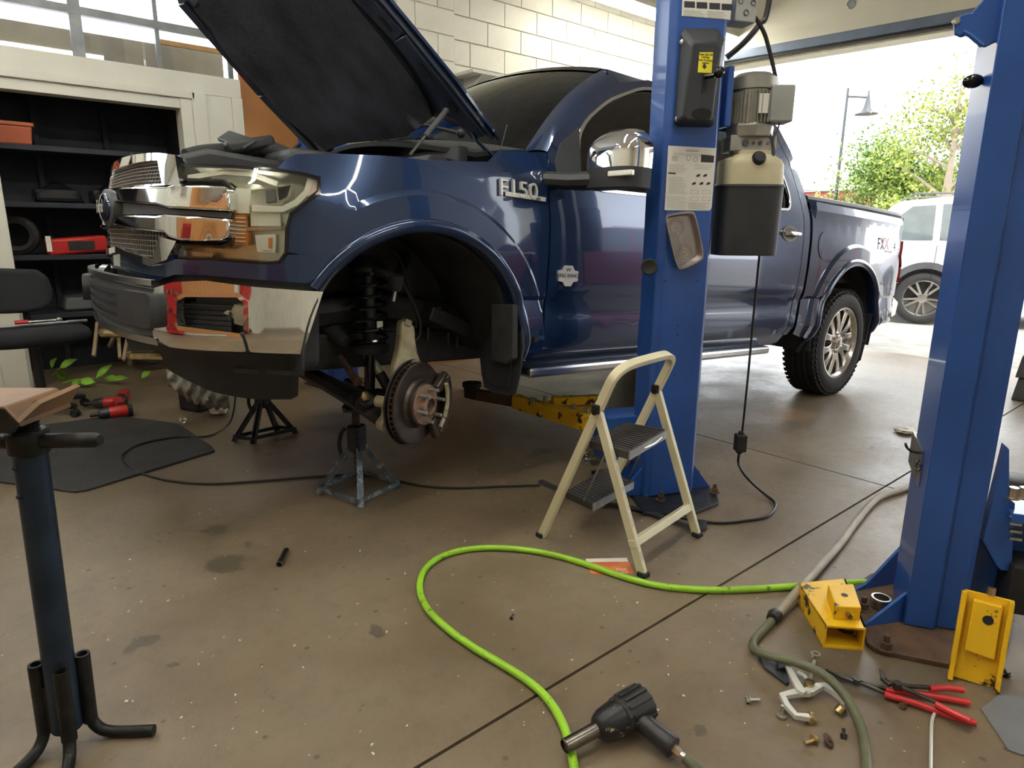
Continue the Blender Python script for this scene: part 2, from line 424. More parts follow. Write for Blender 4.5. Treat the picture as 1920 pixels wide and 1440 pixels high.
# wall that runs back to the window bay, the window wall, wall behind the camera
struct(boxo('wall_alcove', (3.06, YW+.25, 0), (3.12, 7.3, 4.3), 'creamwall'))
YB = 7.0
struct(boxo('wall_back', (-3.6, YB, 0), (3.12, YB+.2, 2.40), 'walldark'))
struct(boxo('wall_window_head', (-3.6, YB, 3.75), (3.12, YB+.2, 4.3), 'creamwall'))
struct(boxo('wall_window_side', (2.60, YB, 2.40), (3.12, YB+.2, 3.75), 'creamwall'))
struct(boxo('wall_front', (-3.8, -5.4, 0), (-3.6, 7.3, 4.3), 'creamwall'))
struct(boxo('wall_right', (-3.6, -5.4, 0), (7.45, -5.2, 4.3), 'creamwall'))
struct(boxo('ceiling', (-3.8, -5.4, 4.3), (7.7, 7.3, 4.4), 'ceil'))
# wood panelling on the wall behind the camera (seen in the chrome)
wp = struct(boxo('trim_1', (-3.6, -.5, .2), (-3.585, 4.6, 2.5), 'walldark'))
pb = MB(); pb.box((0, 0, 0), (.03, .235, 2.25)); pb0 = pb.build('plank', MATS['plywood'], wp, smooth=False, bevel=.003)
for i in range(21):
    M = Matrix.Translation((-3.57, -.38+i*.24, 1.35))
    if i == 0: pb0.matrix_basis = M
    else: copypart(pb0, M, wp)
# window of the bay: steel bars and panes
wn = struct(boxo('window_1', (-3.6, YB+.03, 2.40), (2.60, YB+.09, 2.46), 'steelgrey'))
def wbar(x0, x1, z0, z1, d=.05): boxo('window_bar', (x0, YB+.06-d/2, z0), (x1, YB+.06+d/2, z1), 'steelgrey', wn)
wx = [-.6, .25, 1.165, 1.79, 2.42]
zb = [2.46, 2.99, 3.72]
for i, x in enumerate(wx): wbar(x-(.045 if i == 2 else .018), x+(.045 if i == 2 else .018), 2.46, 3.75)
wbar(-3.6, 2.60, 2.955, 3.02, .06); wbar(-3.6, 2.6, 3.69, 3.75)
wbar(2.52, 2.60, 2.46, 3.75)
px_ = [-3.6]+wx+[2.56]
for i in range(len(px_)-1):
    for j in range(2):
        mb = MB(); mb.box(((px_[i]+px_[i+1])/2, YB+.06, (zb[j]+zb[j+1])/2), (px_[i+1]-px_[i]-.03, .005, zb[j+1]-zb[j]-.03)); mb.build('pane', MATS['winglass'], wn, smooth=False)
# boards leaning outside against that window
mat('greyboard', (.50, .42, .29), .8, col2=(.34, .28, .20), scale=2.5, bump=.1)
mat('orangeboard', (.55, .28, .09), .7)
BZ = onpl(150, 58, (0, YB+.2, 0), (0, 1, 0)).z; BX = onpl(418, 110, (0, YB+.2, 0), (0, 1, 0)).x
for (x0, x1, z0, z1, m_, lb) in ((-1.2, BX, 2.2, BZ, 'greyboard', 'weathered grey board stacked outside against the window'), (1.85, BX+.02, BZ+.002, BZ+.05, 'orangeboard', 'orange board lying on top of the weathered board outside the window')):
    mb = MB(); mb.box(((x0+x1)/2, YB+.23, (z0+z1)/2), (x1-x0, .05, z1-z0)); o = mb.build('board', MATS[m_], None, smooth=False, bevel=.006); tag(o, lb, 'board', 'boards outside the window')
# ------------------------------------------------------------------ rear wall with the two bay doors
WR = math.radians(6)
def wr(u, z, d=0.):   # point on rear wall: u along wall from anchor, d outwards
    return Vector((7.22-math.sin(WR)*u+math.cos(WR)*d, 2.4+math.cos(WR)*u+math.sin(WR)*d, z))
def wrbox(name, u0, u1, z0, z1, d0, d1, m, parent=None, bevel=0.):
    mb = MB(); vs = [wr(u, z, d) for z in (z0, z1) for (u, d) in ((u0, d0), (u1, d0), (u1, d1), (u0, d1))]
    mb.add(vs, [(3, 2, 1, 0), (4, 5, 6, 7), (0, 1, 5, 4), (1, 2, 6, 5), (2, 3, 7, 6), (3, 0, 4, 7)])
    return mb.build(name, MATS[m], parent, smooth=False, bevel=bevel)
struct(wrbox('wall_rear_head', -8.2, 3.2, 3.02, 4.3, .12, .34, 'creamwall'))
struct(wrbox('wall_rear_pier', -2.6, -1.3, 0, 3.02, .12, .34, 'creamwall'))
struct(wrbox('wall_rear_corner', 2.5, 3.2, 0, 3.02, .12, .34, 'creamwall'))
struct(wrbox('wall_rear_end', -8.2, -6.9, 0, 3.02, .12, .34, 'creamwall'))
for n_, (u0, u1) in enumerate(((-1.32, 2.52), (-6.92, -2.58))):
    dr = struct(wrbox('door_%d' % (n_+1), u0, u1, 3.16, 3.85, .05, .10, 'creampanel'))
    wrbox('door_seal', u0, u1, 3.07, 3.16, .03, .11, 'seal', dr, .01)
    wrbox('seal_lip', u0, u1, 3.045, 3.07, .055, .085, 'black', dr)
    if n_ == 0:
        c = wr(.90, 3.40, .05); ax = (wr(.9, 3.4, 0)-wr(.9, 3.4, .1)).normalized()
        mb = MB(); mb.lathe([(0, .045), (.006, .045), (.010, .036), (.006, .033), (.006, 0)], c, ax, 24); mb.build('lock_plate', MATS['steelgrey'], dr)
# ------------------------------------------------------------------ fluorescent fixtures
def fixture(x0, x1, y, z, label, g='ceiling strip lights'):
    t = thing('strip_light', label, 'light', ((x0+x1)/2, y, z), 0, g); L = x1-x0
    mb = MB(); mb.prism([(-.11, .0), (.11, .0), (.06, .07), (-.06, .07)], (-L/2, 0, 0), (0, 1, 0), (0, 0, 1), L); mb.build('housing', MATS['whitewood'], t, world=False, smooth=False)
    for s in (-.05, .05):
        mb = MB(); mb.cyl((-L/2+.02, s, -.022), (L/2-.02, s, -.022), .017, seg=10); mb.build('fluorescent_tube', MATS['tube'], t, world=False)
    for e in (-1, 1):
        mb = MB(); mb.cyl((e*L*.35, 0, .07), (e*L*.35, 0, 4.3-z), .006, seg=6); mb.build('hanger', MATS['steelgrey'], t, world=False)
    return t
pA = onpl(1157, 4, (0, 4.55, 0), (0, 1, 0)); pB = onpl(1231, 24, (0, 4.55, 0), (0, 1, 0))
zf = (pA.z+pB.z)/2
fixture(pA.x-.45, pA.x+2.0, 4.55, zf, 'white fluorescent strip light hanging beside the painted block wall')
fixture(.2, 2.65, .9, 3.9, 'white fluorescent strip light over the bay floor, not beside a wall')
fixture(.2, 2.65, -2.4, 3.9, 'white fluorescent strip light over the neighbouring bay')
fixture(-2.8, -.4, .9, 3.9, 'white fluorescent strip light by the wood panelled wall')
fixture(-.2, 2.2, 2.7, 3.9, 'added white fluorescent strip light brightening the bay high above the truck hood')  # unseen fixture, added for more light over the truck front
fixture(-2.8, -.4, 4.2, 3.9, 'added white fluorescent strip light brightening the left side near the storage cupboard')  # second added fixture out of view, lifts the light on the left
# ================================================================== pickup truck
TX, TY, TTH, TPS = 5.141962, 3.122497, 0.0568698, -0.0204493
TM = Matrix.Translation((TX, TY, .405)) @ Matrix.Rotation(TPS, 4, 'Z') @ Matrix.Rotation(TTH, 4, 'Y') @ Matrix.Translation((-3.683, 0, -.405))
TI = TM.inverted()
CT = np.array(TI @ Vector(CC.tolist()))
TI3 = np.array(TI.to_3x3())
def tray(px, py): return CT, TI3 @ ray(px, py)[1]
def tpl(px, py, P0, n):
    C, d = tray(px, py); n = np.array(n, float); t = ((np.array(P0, float)-C)@n)/(d@n); return Vector((C+t*d).tolist())
def ty(px, py, y): return tpl(px, py, (0, y, 0), (0, 1, 0))
def tx(px, py, x): return tpl(px, py, (x, 0, 0), (1, 0, 0))
FC = (-.025, .520); RC = (3.683, .495)
def sm(a, b, x):
    t = min(1, max(0, (x-a)/(b-a))); return t*t*(3-2*t)
DZ = [(.30, .14), (.42, .07), (.48, .03), (.56, 0), (.66, .008), (.742, .018), (.762, .004), (.95, 0), (1.12, .006), (1.27, .022), (1.33, .04), (1.40, .062), (1.9, .245), (2.3, .40)]
def dside(x, z):
    d = np.interp(z, [a for a, _ in DZ], [b for _, b in DZ])
    if x > 3.0: d -= .03*sm(1.25, 1.36, z)
    for cx, cz in (FC, RC):
        r = math.hypot(x-cx, z-cz); d -= .020*(1-min(1, max(0, (r-.622)/.02)))*(1 if z > .5 else sm(.40, .5, z))
    return float(d)
class Wrap:
    def __init__(s, pts, df):
        P = catmull([(a, b, 0) for a, b in pts], 10); s.P = np.array([(p.x, p.y) for p in P]); s.df = df
        seg = np.hypot(*np.diff(s.P, axis=0).T); s.s = np.concatenate([[0], np.cumsum(seg)])
        T = np.gradient(s.P, axis=0); T /= np.hypot(T[:, 0], T[:, 1])[:, None]; s.N = np.stack([T[:, 1], -T[:, 0]], 1)   # outward
        if s.N[0, 0] > 0: s.N = -s.N
    def at(s, q, z, off=0.):
        sg = -1 if q < 0 else 1; a = abs(q)
        x = np.interp(a, s.s, s.P[:, 0]); y = np.interp(a, s.s, s.P[:, 1]); nx = np.interp(a, s.s, s.N[:, 0]); ny = np.interp(a, s.s, s.N[:, 1])
        o = off - s.df(x, z)
        return Vector((x+nx*o, sg*(y+ny*o), z))
    def sx(s, x):   # arc position of a side point at x
        return float(np.interp(x, s.P[:, 0], s.s))
    def hit(s, px, py, off=0.):
        C, d = tray(px, py); z = 1.0
        for it in range(6):
            O = np.array([off-s.df(x, z) for x in s.P[:, 0]]); Q = s.P+s.N*O[:, None]
            best = None
            e = np.diff(Q, axis=0); w = Q[:-1]-C[:2]
            den = d[0]*e[:, 1]-d[1]*e[:, 0]
            with np.errstate(all='ignore'):
                t = (w[:, 0]*e[:, 1]-w[:, 1]*e[:, 0])/den; u = (w[:, 0]*d[1]-w[:, 1]*d[0])/den
            ok = (u >= -1e-6) & (u <= 1+1e-6) & (t > .3)
            if not ok.any(): # nearest approach
                k = int(np.argmin(np.abs(np.cross(d[:2]/np.hypot(*d[:2]), Q-C[:2])))); tt = ((Q[k]-C[:2])@d[:2])/(d[:2]@d[:2]); q = s.s[k]
            else:
                k = np.where(ok)[0]; k = k[np.argmin(t[k])]; tt = t[k]; q = s.s[k]+u[k]*(s.s[k+1]-s.s[k])
            z = C[2]+tt*d[2]
        return float(q), float(z)
PLAN = [(-.897, 0), (-.89, -.25), (-.86, -.46), (-.80, -.64), (-.70, -.79), (-.585, -.888), (-.45, -.955), (-.2, -.995), (.3, -1.0), (1.5, -1.005), (3.5, -1.005), (4.3, -.99), (4.62, -.95), (4.75, -.86), (4.80, -.6), (4.80, 0)]
def dbody(x, z):
    f = sm(-.45, -.15, x)
    fr = max(0, z-1.08)*.28
    return f*dside(x, z)+(1-f)*fr
BODY = Wrap(PLAN, dbody)
BPLAN = [(-1.0, 0), (-.985, -.3), (-.94, -.54), (-.85, -.75), (-.72, -.89), (-.56, -.965), (-.40, -.99), (0, -1.0)]
BUMP = Wrap(BPLAN, lambda x, z: .25*max(0, .60-z))
truck = thing('pickup_truck', 'dark blue crew cab pickup truck with raised hood and front wheel off', 'truck', M=TM)
mat('paint', (.007, .026, .085), .26, .5, coat=1., var=.10, scale=2)
mat('chrome', (.80, .80, .80), .05, 1., var=.03)
mat('satin', (.55, .55, .55), .25, 1., var=.05)
mat('liner', (.032, .034, .038), .75, bump=.3, bscale=60, var=.4)
mat('frame', (.022, .022, .024), .5, var=.4, scale=12, bump=.15)
mat('castalu', (.44, .40, .27), .5, .35, var=.3, scale=14, bump=.2, wear=.62, wearcol=(.12, .10, .06))
mat('rotor', (.095, .075, .065), .38, .8, var=.2, scale=20)
mat('hubrust', (.33, .215, .16), .6, .35, col2=(.17, .10, .07), scale=25, bump=.2)
mat('stud', (.40, .46, .44), .4, .9)
mat('tyre', (.022, .022, .023), .7, bump=.25, bscale=90, var=.2)
mat('alloy', (.62, .60, .57), .22, 1., var=.08)
mat('alloydark', (.18, .18, .18), .35, .8)
mat('lampback', (.60, .60, .52), .18, .65, var=.12, scale=9)
mat('lampwhite', (.80, .80, .74), .2, .1)
mat('amber', (.62, .17, .02), .25)
mat('tailred', (.55, .015, .02), .12, coat=1.)
mat('tailpale', (.8, .62, .6), .12, coat=1.)
mat('fxred', (.60, .07, .035), .35)
mat('badge', (.72, .72, .70), .35, .5)
mat('seatleather', (.085, .035, .018), .5)
mat('insul', (.040, .047, .068), .85, bump=.4, bscale=35, var=.5, scale=4)
thinglass('lens', (.97, .98, .95), .02, .97)
thinglass('tinted', (.16, .18, .19), .0, .5, 1.5)
thinglass('windscreen', (.50, .58, .56), .0, .8, 1.5)
MT = MATS
def panel(name, m, outline, holes=(), wrap=BODY, off=0., thick=.006, step=.05, parent=None, mirror=True, smooth=True, lines=(), angle=50):
    vs, fs = cdt_fill(outline, holes, step, lines); res = []
    for sg in ((1, -1) if mirror else (1,)):
        mb = MB(); mb.add([wrap.at(q, z, off) for q, z in vs] if sg == 1 else [Vector((p.x, -p.y, p.z)) for p in (wrap.at(q, z, off) for q, z in vs)], fs)
        me = mb.build(name, MT[m], parent or truck, world=False, smooth=smooth, angle=angle)
        # make every normal point outwards before giving it thickness
        c = Vector((1.9, 0, .9)); me2 = me.data; p0 = me2.polygons[len(me2.polygons)//2]
        acc = sum((pp.normal.dot(pp.center-c)*pp.area for pp in me2.polygons))
        if acc < 0: me2.flip_normals()
        q = me.modifiers.new('solid', 'SOLIDIFY'); q.thickness = thick; q.offset = -1; q.use_rim = True
        res.append(me)
    return res
def H(px, py, wrap=BODY, off=0.): return wrap.hit(px, py, off)
def HL(pts, wrap=BODY, off=0.): return [wrap.hit(a, b, off) for a, b in pts]
SX = BODY.sx
def arc(c, r, a0, a1, n):
    out = []
    for i in range(n+1):
        a = math.radians(a0+(a1-a0)*i/n); out.append((SX(c[0]+r*math.cos(a)), c[1]+r*math.sin(a)))
    return out
# ---- fender
hl_edge = [(518, 316), (573, 325), (601, 331), (602, 362), (575, 383), (549, 402), (541, 428), (539, 473)]
door_seam = [(1015, 655), (1020, 560), (1030, 425), (1027, 360), (1024, 286)]
fo = HL(hl_edge) + arc(FC, .532, 136, -7, 34) + HL([(979, 680)]) + HL(door_seam) + HL([(975, 284), (938, 280)]) + HL([(915, 303), (889, 303), (800, 300), (722, 292), (618, 288), (556, 289), (540, 296)])
def creases(c): return [arc(c, .643, 200, -20, 60), arc(c, .621, 200, -20, 60)]
ZL = [[(0.2, zz), (7, zz)] for zz in (.56, .66, .742, .762, .95, 1.12, 1.27, 1.33, 1.40)]
panel('fender', 'paint', fo, step=.035, lines=creases(FC)+ZL[2:4], angle=14)
def lipring(c, a0, a1, n=48, r0=.483, r1=.537, name='wheel_arch_trim'):
    prof = [(r1, -.004), (r1-.002, .006), (r1-.012, .016), (r1-.030, .018), (r0+.004, .010), (r0, 0.), (r0, -.06)]
    for sg in (1, -1):
        mb = MB()
        def P(u, v):
            k = v*(len(prof)-1); i = min(int(k), len(prof)-2); t = k-i; r = prof[i][0]*(1-t)+prof[i+1][0]*t; o = prof[i][1]*(1-t)+prof[i+1][1]*t
            a = math.radians(a0+(a1-a0)*u); p = BODY.at(SX(c[0]+r*math.cos(a)), c[1]+r*math.sin(a), o); return Vector((p.x, sg*p.y if True else 0, p.z))
        mb.grid(P, n, len(prof)); mb.build(name, MT['paint'], truck, world=False, angle=60)
lipring(FC, 149, -7)
lipring(RC, 196, -20)
# ---- lower fascia in body colour below the lamps, across the front
half = [(0, .868)] + HL([(216, 474), (285, 499), (314, 488), (326, 470), (335, 486), (400, 488), (505, 496), (527, 494), (541, 477), (628, 478)]) + arc(FC, .532, 137.5, 148, 4) + HL([(592, 532), (525, 527), (391, 516), (333, 515), (300, 527), (283, 521)]) + [(0, .79)]
def sym(h): return h + [(-q, z) for q, z in reversed(h) if abs(q) > 1e-6]
panel('front_fascia', 'paint', sym(half), off=.012, mirror=False, step=.05)
# ---- doors
zt = 1.875
fd = HL([(1018, 656), (1023, 560), (1033, 425), (1030, 360), (1027, 286), (1042, 250), (1087, 207), (1135, 170), (1163, 155)]) + [(SX(1.45), zt), (SX(1.735), zt+.005), (SX(1.735), .50)]
win1 = HL([(1088, 352), (1083, 300), (1086, 237), (1135, 191), (1165, 178)]) + [(SX(1.42), 1.835), (SX(1.67), 1.84), (SX(1.67), 1.285), (SX(1.2), 1.262)]
win1 = chaikin(win1)
panel('front_door', 'paint', fd, [win1], step=.05, lines=ZL)
rd = [(SX(1.745), .50), (SX(1.745), zt+.005), (SX(2.3), zt), (SX(2.66), zt-.035), (SX(2.80), 1.62), (SX(2.845), 1.40), (SX(2.87), 1.2), (SX(2.86), .80), (SX(2.80), .55), (SX(2.78), .51)]
win2 = [(SX(1.81), 1.285), (SX(1.81), 1.84), (SX(2.28), 1.835), (SX(2.52), 1.79), (SX(2.66), 1.60), (SX(2.72), 1.40), (SX(2.70), 1.32), (SX(2.64), 1.30)]
win2 = chaikin(win2)
panel('rear_door', 'paint', rd, [win2], step=.06, lines=ZL)
cq = [(SX(2.785), .50), (SX(2.81), .55), (SX(2.867), .80), (SX(2.877), 1.2), (SX(2.852), 1.40), (SX(2.808), 1.62), (SX(2.668), zt-.03), (SX(2.69), 1.862), (SX(2.76), 1.835), (SX(2.86), 1.70), (SX(2.915), 1.50), (SX(2.94), 1.37), (SX(2.955), 1.2), (SX(2.945), .80), (SX(2.88), .56), (SX(2.84), .50)]
panel('cab_corner', 'paint', cq, step=.05)
# ---- window surrounds (bright trim) and glass
def ribbon(name, m, loop, w, wrap=BODY, off=.004, closed=False, mirror=True, h=.006, parent=None, yflip=False):
    """raised strip along a path of (s,z)"""
    for sg in ((1, -1) if mirror else (1,)):
        n = len(loop); mb = MB(); ring = []
        for i in range(n):
            a = loop[(i-1) % n] if (closed or i > 0) else loop[0]; b = loop[(i+1) % n] if (closed or i < n-1) else loop[-1]
            t = Vector((b[0]-a[0], b[1]-a[1])); t.normalize(); nn = Vector((-t.y, t.x))*w/2; q, z = loop[i]
            r = [wrap.at(q+nn.x, z+nn.y, off-h), wrap.at(q+nn.x*.9, z+nn.y*.9, off), wrap.at(q-nn.x*.9, z-nn.y*.9, off), wrap.at(q-nn.x, z-nn.y, off-h)]
            ring.append([Vector((p.x, sg*p.y, p.z)) for p in r])
        vs = [p for r in ring for p in r]; fs = []
        for i in range(n if closed else n-1):
            j = (i+1) % n
            for k in range(3): fs.append((i*4+k, i*4+k+1, j*4+k+1, j*4+k))
        mb.add(vs, fs); mb.build(name, MT[m], parent or truck, world=False, angle=60)
ribbon('window_trim', 'satin', win1, .016, closed=True, off=.006)
ribbon('window_trim', 'satin', win2, .016, closed=True, off=.006)
panel('side_window', 'tinted', win1, off=-.012, thick=.004, step=.08)
panel('side_window', 'tinted', win2, off=-.012, thick=.004, step=.08)
# sail panel ahead of the door glass
panel('sail_panel', 'blackplastic', HL([(1046, 345), (1041, 300), (1052, 268), (1085, 238), (1089, 300), (1090, 352), (1072, 353)], off=.008), off=.008, thick=.012, step=.05)
# ---- bed side
bo = [(SX(2.975), 1.385)] + [(SX(2.99), 1.2), (SX(2.975), .80), (SX(2.915), .56), (SX(2.93), .50), (SX(3.12), .46)] + arc(RC, .532, 184, -8, 34) + HL([(1640, 612), (1682, 601), (1688, 585), (1692, 534), (1692, 500), (1690, 480), (1693, 452), (1703, 450), (1700, 430), (1691, 411)])
panel('bed_side', 'paint', bo, step=.04, lines=creases(RC)+ZL[2:], angle=14)
rail = [(SX(2.97), 1.40), (SX(3.8), 1.402), (SX(4.4), 1.402)] + [H(1691, 406)]
for sg in (1, -1):
    mb = MB(); mb.tube([Vector((p.x, sg*p.y, p.z)) for p in [BODY.at(q, z, -.03) for q, z in rail]], .028, 8); mb.build('bed_rail_cap', MT['blackplastic'], truck, world=False)
mb = MB(); mb.box((3.86, 0, 1.385), (1.74, 1.78, .04)); mb.build('tonneau_cover', MT['black'], truck, world=False, smooth=False, bevel=.01)
# tailgate and lamps
mb = MB(); mb.box((4.79, 0, 1.05), (.05, 1.62, .66)); mb.build('tailgate', MT['paint'], truck, world=False, smooth=False, bevel=.02)
tl = HL([(1693, 452), (1706, 453), (1711, 470), (1707, 497), (1704, 530), (1692, 531), (1691, 500), (1689, 480)], off=.01)
panel('tail_lamp', 'tailred', tl, off=.014, thick=.05, step=.04)
# rear bumper
mb = MB(); mb.prism([(4.76, .55), (4.90, .58), (4.92, .70), (4.80, .74)], (0, -.88, 0), (1, 0, 0), (0, 0, 1), -1.76); mb.build('rear_bumper', MT['chrome'], truck, world=False, bevel=.015)
# ---- fuel door, badges
c = H(1547, 460); rr_ = .095
panel('fuel_door', 'paint', [(c[0]+rr_*math.cos(a), c[1]+rr_*math.sin(a)) for a in [i*math.pi/14 for i in range(28)]], off=.0035, thick=.003, step=.05, mirror=False)
def badge(px, py, body, m, size, shear=0., ext=.004, sx=1., name='badge_lettering', off=.008):
    q, z = H(px, py); p = BODY.at(q, z, off); p1 = BODY.at(q+.05, z, off); p2 = BODY.at(q, z+.03, off)
    vs, fs = textmesh(body, size, ext, 'CENTER', shear); ux = (p1-p).normalized(); uy = (p2-p).normalized(); n = ux.cross(uy)
    mb = MB(); mb.add([p+ux*(v.x*sx)+uy*v.y+n*v.z for v in vs], fs); return mb.build(name, MT[m], truck, world=False, smooth=False, weld=False)
badge(970, 357, 'F150', 'badge', .098, 0., .007, 1.12)
badge(972, 357, 'F150', 'black', .100, 0., .003, 1.14, off=.0035)
q, z = H(1003, 372); p = BODY.at(q-.06, z, .006)
mb = MB(); mb.beam(BODY.at(q-.17, z+.004, .008), BODY.at(q+.055, z, .008), .004, .018); mb.build('badge_bar', MT['badge'], truck, world=False, smooth=False)
badge(1006, 374, 'W', 'ink', .026, off=.012, ext=.001)
q0, z0 = H(1063, 517)
bo2 = [(-.055, -.022), (-.03, -.025), (-.018, -.043), (.018, -.043), (.03, -.025), (.055, -.022), (.055, .020), (.032, .024), (.02, .042), (-.02, .042), (-.032, .024), (-.055, .020)]
panel('badge_plate', 'badge', [(q0+a*1.1, z0+b*1.1) for a, b in bo2], off=.012, thick=.012, step=.05, mirror=False)
badge(1063, 517, 'KING RANCH', 'ink', .0245, off=.0125, ext=.0008)
badge(1063, 506, 'W', 'ink', .022, off=.0125, ext=.0008, sx=1.4)
badge(1656, 458, 'FX', 'fxred', .13, .0, .0015, .95, off=.016)
badge(1681, 463, '4', 'badge', .12, .0, .0015, .9, off=.016)
badge(1668, 472, 'OFF ROAD', 'badge', .026, 0., .001, 1.3, off=.010)
# rear-door handle
q, z = H(1480, 438); 
for dq, mm, hw, hh, o_ in ((0, 'chrome', .095, .05, .006), (0, 'black', .075, .036, .007)):
    panel('handle_cup', mm, [(q+hw*math.cos(a)*(1 if abs(math.cos(a)) < .9 else 1), z+hh*math.sin(a)) for a in [i*math.pi/12 for i in range(24)]], off=o_, thick=.006, step=.06, mirror=False)
mb = MB(); mb.tube([BODY.at(q-.08, z, .01), BODY.at(q-.06, z, .035), BODY.at(q+.06, z, .035), BODY.at(q+.09, z, .012)], .017, 8, flat=.8); mb.build('door_handle', MT['chrome'], truck, world=False)
# parking sensor dot on fender
p = BODY.at(*H(994, 637), .002); mb = MB(); mb.lathe([(0, .02), (.004, .02), (.005, .013), (.003, .012), (.003, 0)], p, (0, -1, 0), 18); mb.build('parking_sensor', MT['blackgloss'], truck, world=False)
# ---- rocker, step bar
for sg in (1, -1):
    mb = MB(); mb.prism([(-.955, .50), (-.90, .42), (-.84, .42), (-.84, .56), (-.97, .56)], (.50, 0, 0), (0, sg, 0), (0, 0, 1), 2.36*sg); mb.build('rocker', MT['paint'], truck, world=False)
    mb = MB(); mb.box((1.60, sg*.915, .405), (2.10, .14, .05)); mb.build('step_bar', MT['satin'], truck, world=False, smooth=False, bevel=.015)
# dark inner body so seams read as gaps
mb = MB(); mb.box((1.76, 0, .92), (2.26, 1.80, .80)); mb.box((3.86, 0, 1.10), (1.72, 1.70, .5)); mb.build('inner_body', MT['black'], truck, world=False, smooth=False)
mb = MB(); mb.box((1.9, 0, .47), (5.2, .95, .16)); mb.build('chassis', MT['frame'], truck, world=False, smooth=False, bevel=.01)
# ---- roof, windscreen, pillars
def roofz(x, y): 
    k = 1-(y/.76)**2
    return 1.868+.135*k**.8*(.55+.45*sm(1.05, 1.7, x)) - .03*sm(2.3, 2.85, x) if k > 0 else 1.868-.03*sm(2.3, 2.85, x)
def roofx(u, y): return (1.155-.085*(1-(y/.74)**2))*(1-u)+2.80*u
mb = MB(); mb.grid(lambda u, v: Vector((roofx(u, -.755+1.51*v), -.755+1.51*v, roofz(roofx(u, -.755+1.51*v), -.755+1.51*v))), 20, 22); mb.build('roof', MT['paint'], truck, world=False, solid=.02, angle=60)
def ws(u, v):   # v: -1..1 across, u 0 bottom 1 top
    yb, yt = .80*v, .715*v
    xb = .40+.20*v*v; zb_ = 1.475-.075*v*v; xt = 1.075+.08*v*v; zt_ = roofz(roofx(0, yt), yt)-.004
    x = xb+(xt-xb)*u; z = zb_+(zt_-zb_)*u; b = .045*math.sin(math.pi*u)
    return Vector((x-b*.5, yb+(yt-yb)*u, z+b*.8))
mb = MB(); mb.grid(lambda a, b: ws(b, -1+2*a), 22, 14); mb.build('windscreen', MT['windscreen'], truck, world=False, solid=.005, angle=60)
mb = MB(); mb.grid(lambda a, b: ws(.93+.07*b, -1+2*a)+Vector((-.003, 0, .004)), 22, 3); mb.build('windscreen_band', MT['blackgloss'], truck, world=False)
frame_edge = HL([(1026, 284), (1042, 250), (1087, 207), (1135, 170), (1163, 155)])
fe = [BODY.at(q, z, .0) for q, z in frame_edge]
def along(P, t):
    k = t*(len(P)-1); i = min(int(k), len(P)-2); return P[i].lerp(P[i+1], k-i)
for sg in (1, -1):
    mb = MB()
    def PP(a, b):
        p0 = ws(b, -1.0); p1 = along(fe, b); p = p0.lerp(p1, a); p += Vector((-.3, -.8, .3)).normalized()*(.018*math.sin(math.pi*a)); return Vector((p.x, sg*p.y, p.z))
    mb.grid(PP, 6, 12); mb.build('front_pillar', MT['paint'], truck, world=False, solid=.01, angle=60)
    fx_ = [p.x for p in fe]+[1.45]; fz_ = [p.z for p in fe]+[zt]
    zf_ = lambda x: float(np.interp(x, fx_, fz_))-.04*sm(2.3, 2.75, x)
    mb = MB()   # drip rail between door frame and roof
    mb.grid(lambda a, b: Vector((1.15+1.6*b, sg*((-.752)*(1-a)+BODY.at(SX(1.15+1.6*b), zf_(1.15+1.6*b)).y*a), (roofz(1.15+1.6*b, .752))*(1-a)+zf_(1.15+1.6*b)*a)), 4, 16); mb.build('roof_rail', MT['paint'], truck, world=False, angle=60)
mb = MB(); mb.grid(lambda a, b: Vector((2.79+.12*b, (-.76-.14*b)*(1-2*a), 1.80-.40*b)), 8, 6); mb.build('back_window', MT['tinted'], truck, world=False)
mb = MB(); mb.box((2.93, 0, 1.1), (.03, 1.84, .62)); mb.build('cab_back', MT['paint'], truck, world=False, smooth=False)
# antenna fin on roof
mb = MB(); mb.prism([(0, 0), (.15, 0), (.12, .07), (.07, .075)], (1.50, -.0, 1.985), (1, 0, 0), (0, 0, 1), .03); mb.build('antenna_fin', MT['paint'], truck, world=False, bevel=.006)
# cabin: dash, seats, wheel
mb = MB(); mb.prism([(.62, 1.10), (.75, 1.40), (1.0, 1.38), (1.12, 1.20), (1.10, 1.0)], (0, -.78, 0), (1, 0, 0), (0, 0, 1), -1.56); mb.build('dashboard', MT['black'], truck, world=False, bevel=.02)
for y in (-.42, .42):
    mb = MB(); mb.box((1.58, y, 1.30), (.14, .52, .60), M=Matrix.Rotation(.2, 3, 'Y')); mb.build('seat_back', MT['seatleather'], truck, world=False, smooth=True, bevel=.05)
    mb = MB(); mb.box((1.70, y, 1.68), (.10, .28, .17), M=Matrix.Rotation(.15, 3, 'Y')); mb.build('headrest', MT['seatleather'], truck, world=False, smooth=True, bevel=.04)
mb = MB(); mb.lathe([(0, .19), (.012, .205), (.024, .19), (.012, .175), (0, .19)], (1.12, -.42, 1.30), (-.9, 0, .45), 28, caps=False); mb.build('steering_wheel', MT['black'], truck, world=False)
mb = MB(); mb.box((2.45, 0, 1.30), (.16, 1.4, .55)); mb.build('rear_seat', MT['seatleather'], truck, world=False, smooth=True, bevel=.05)
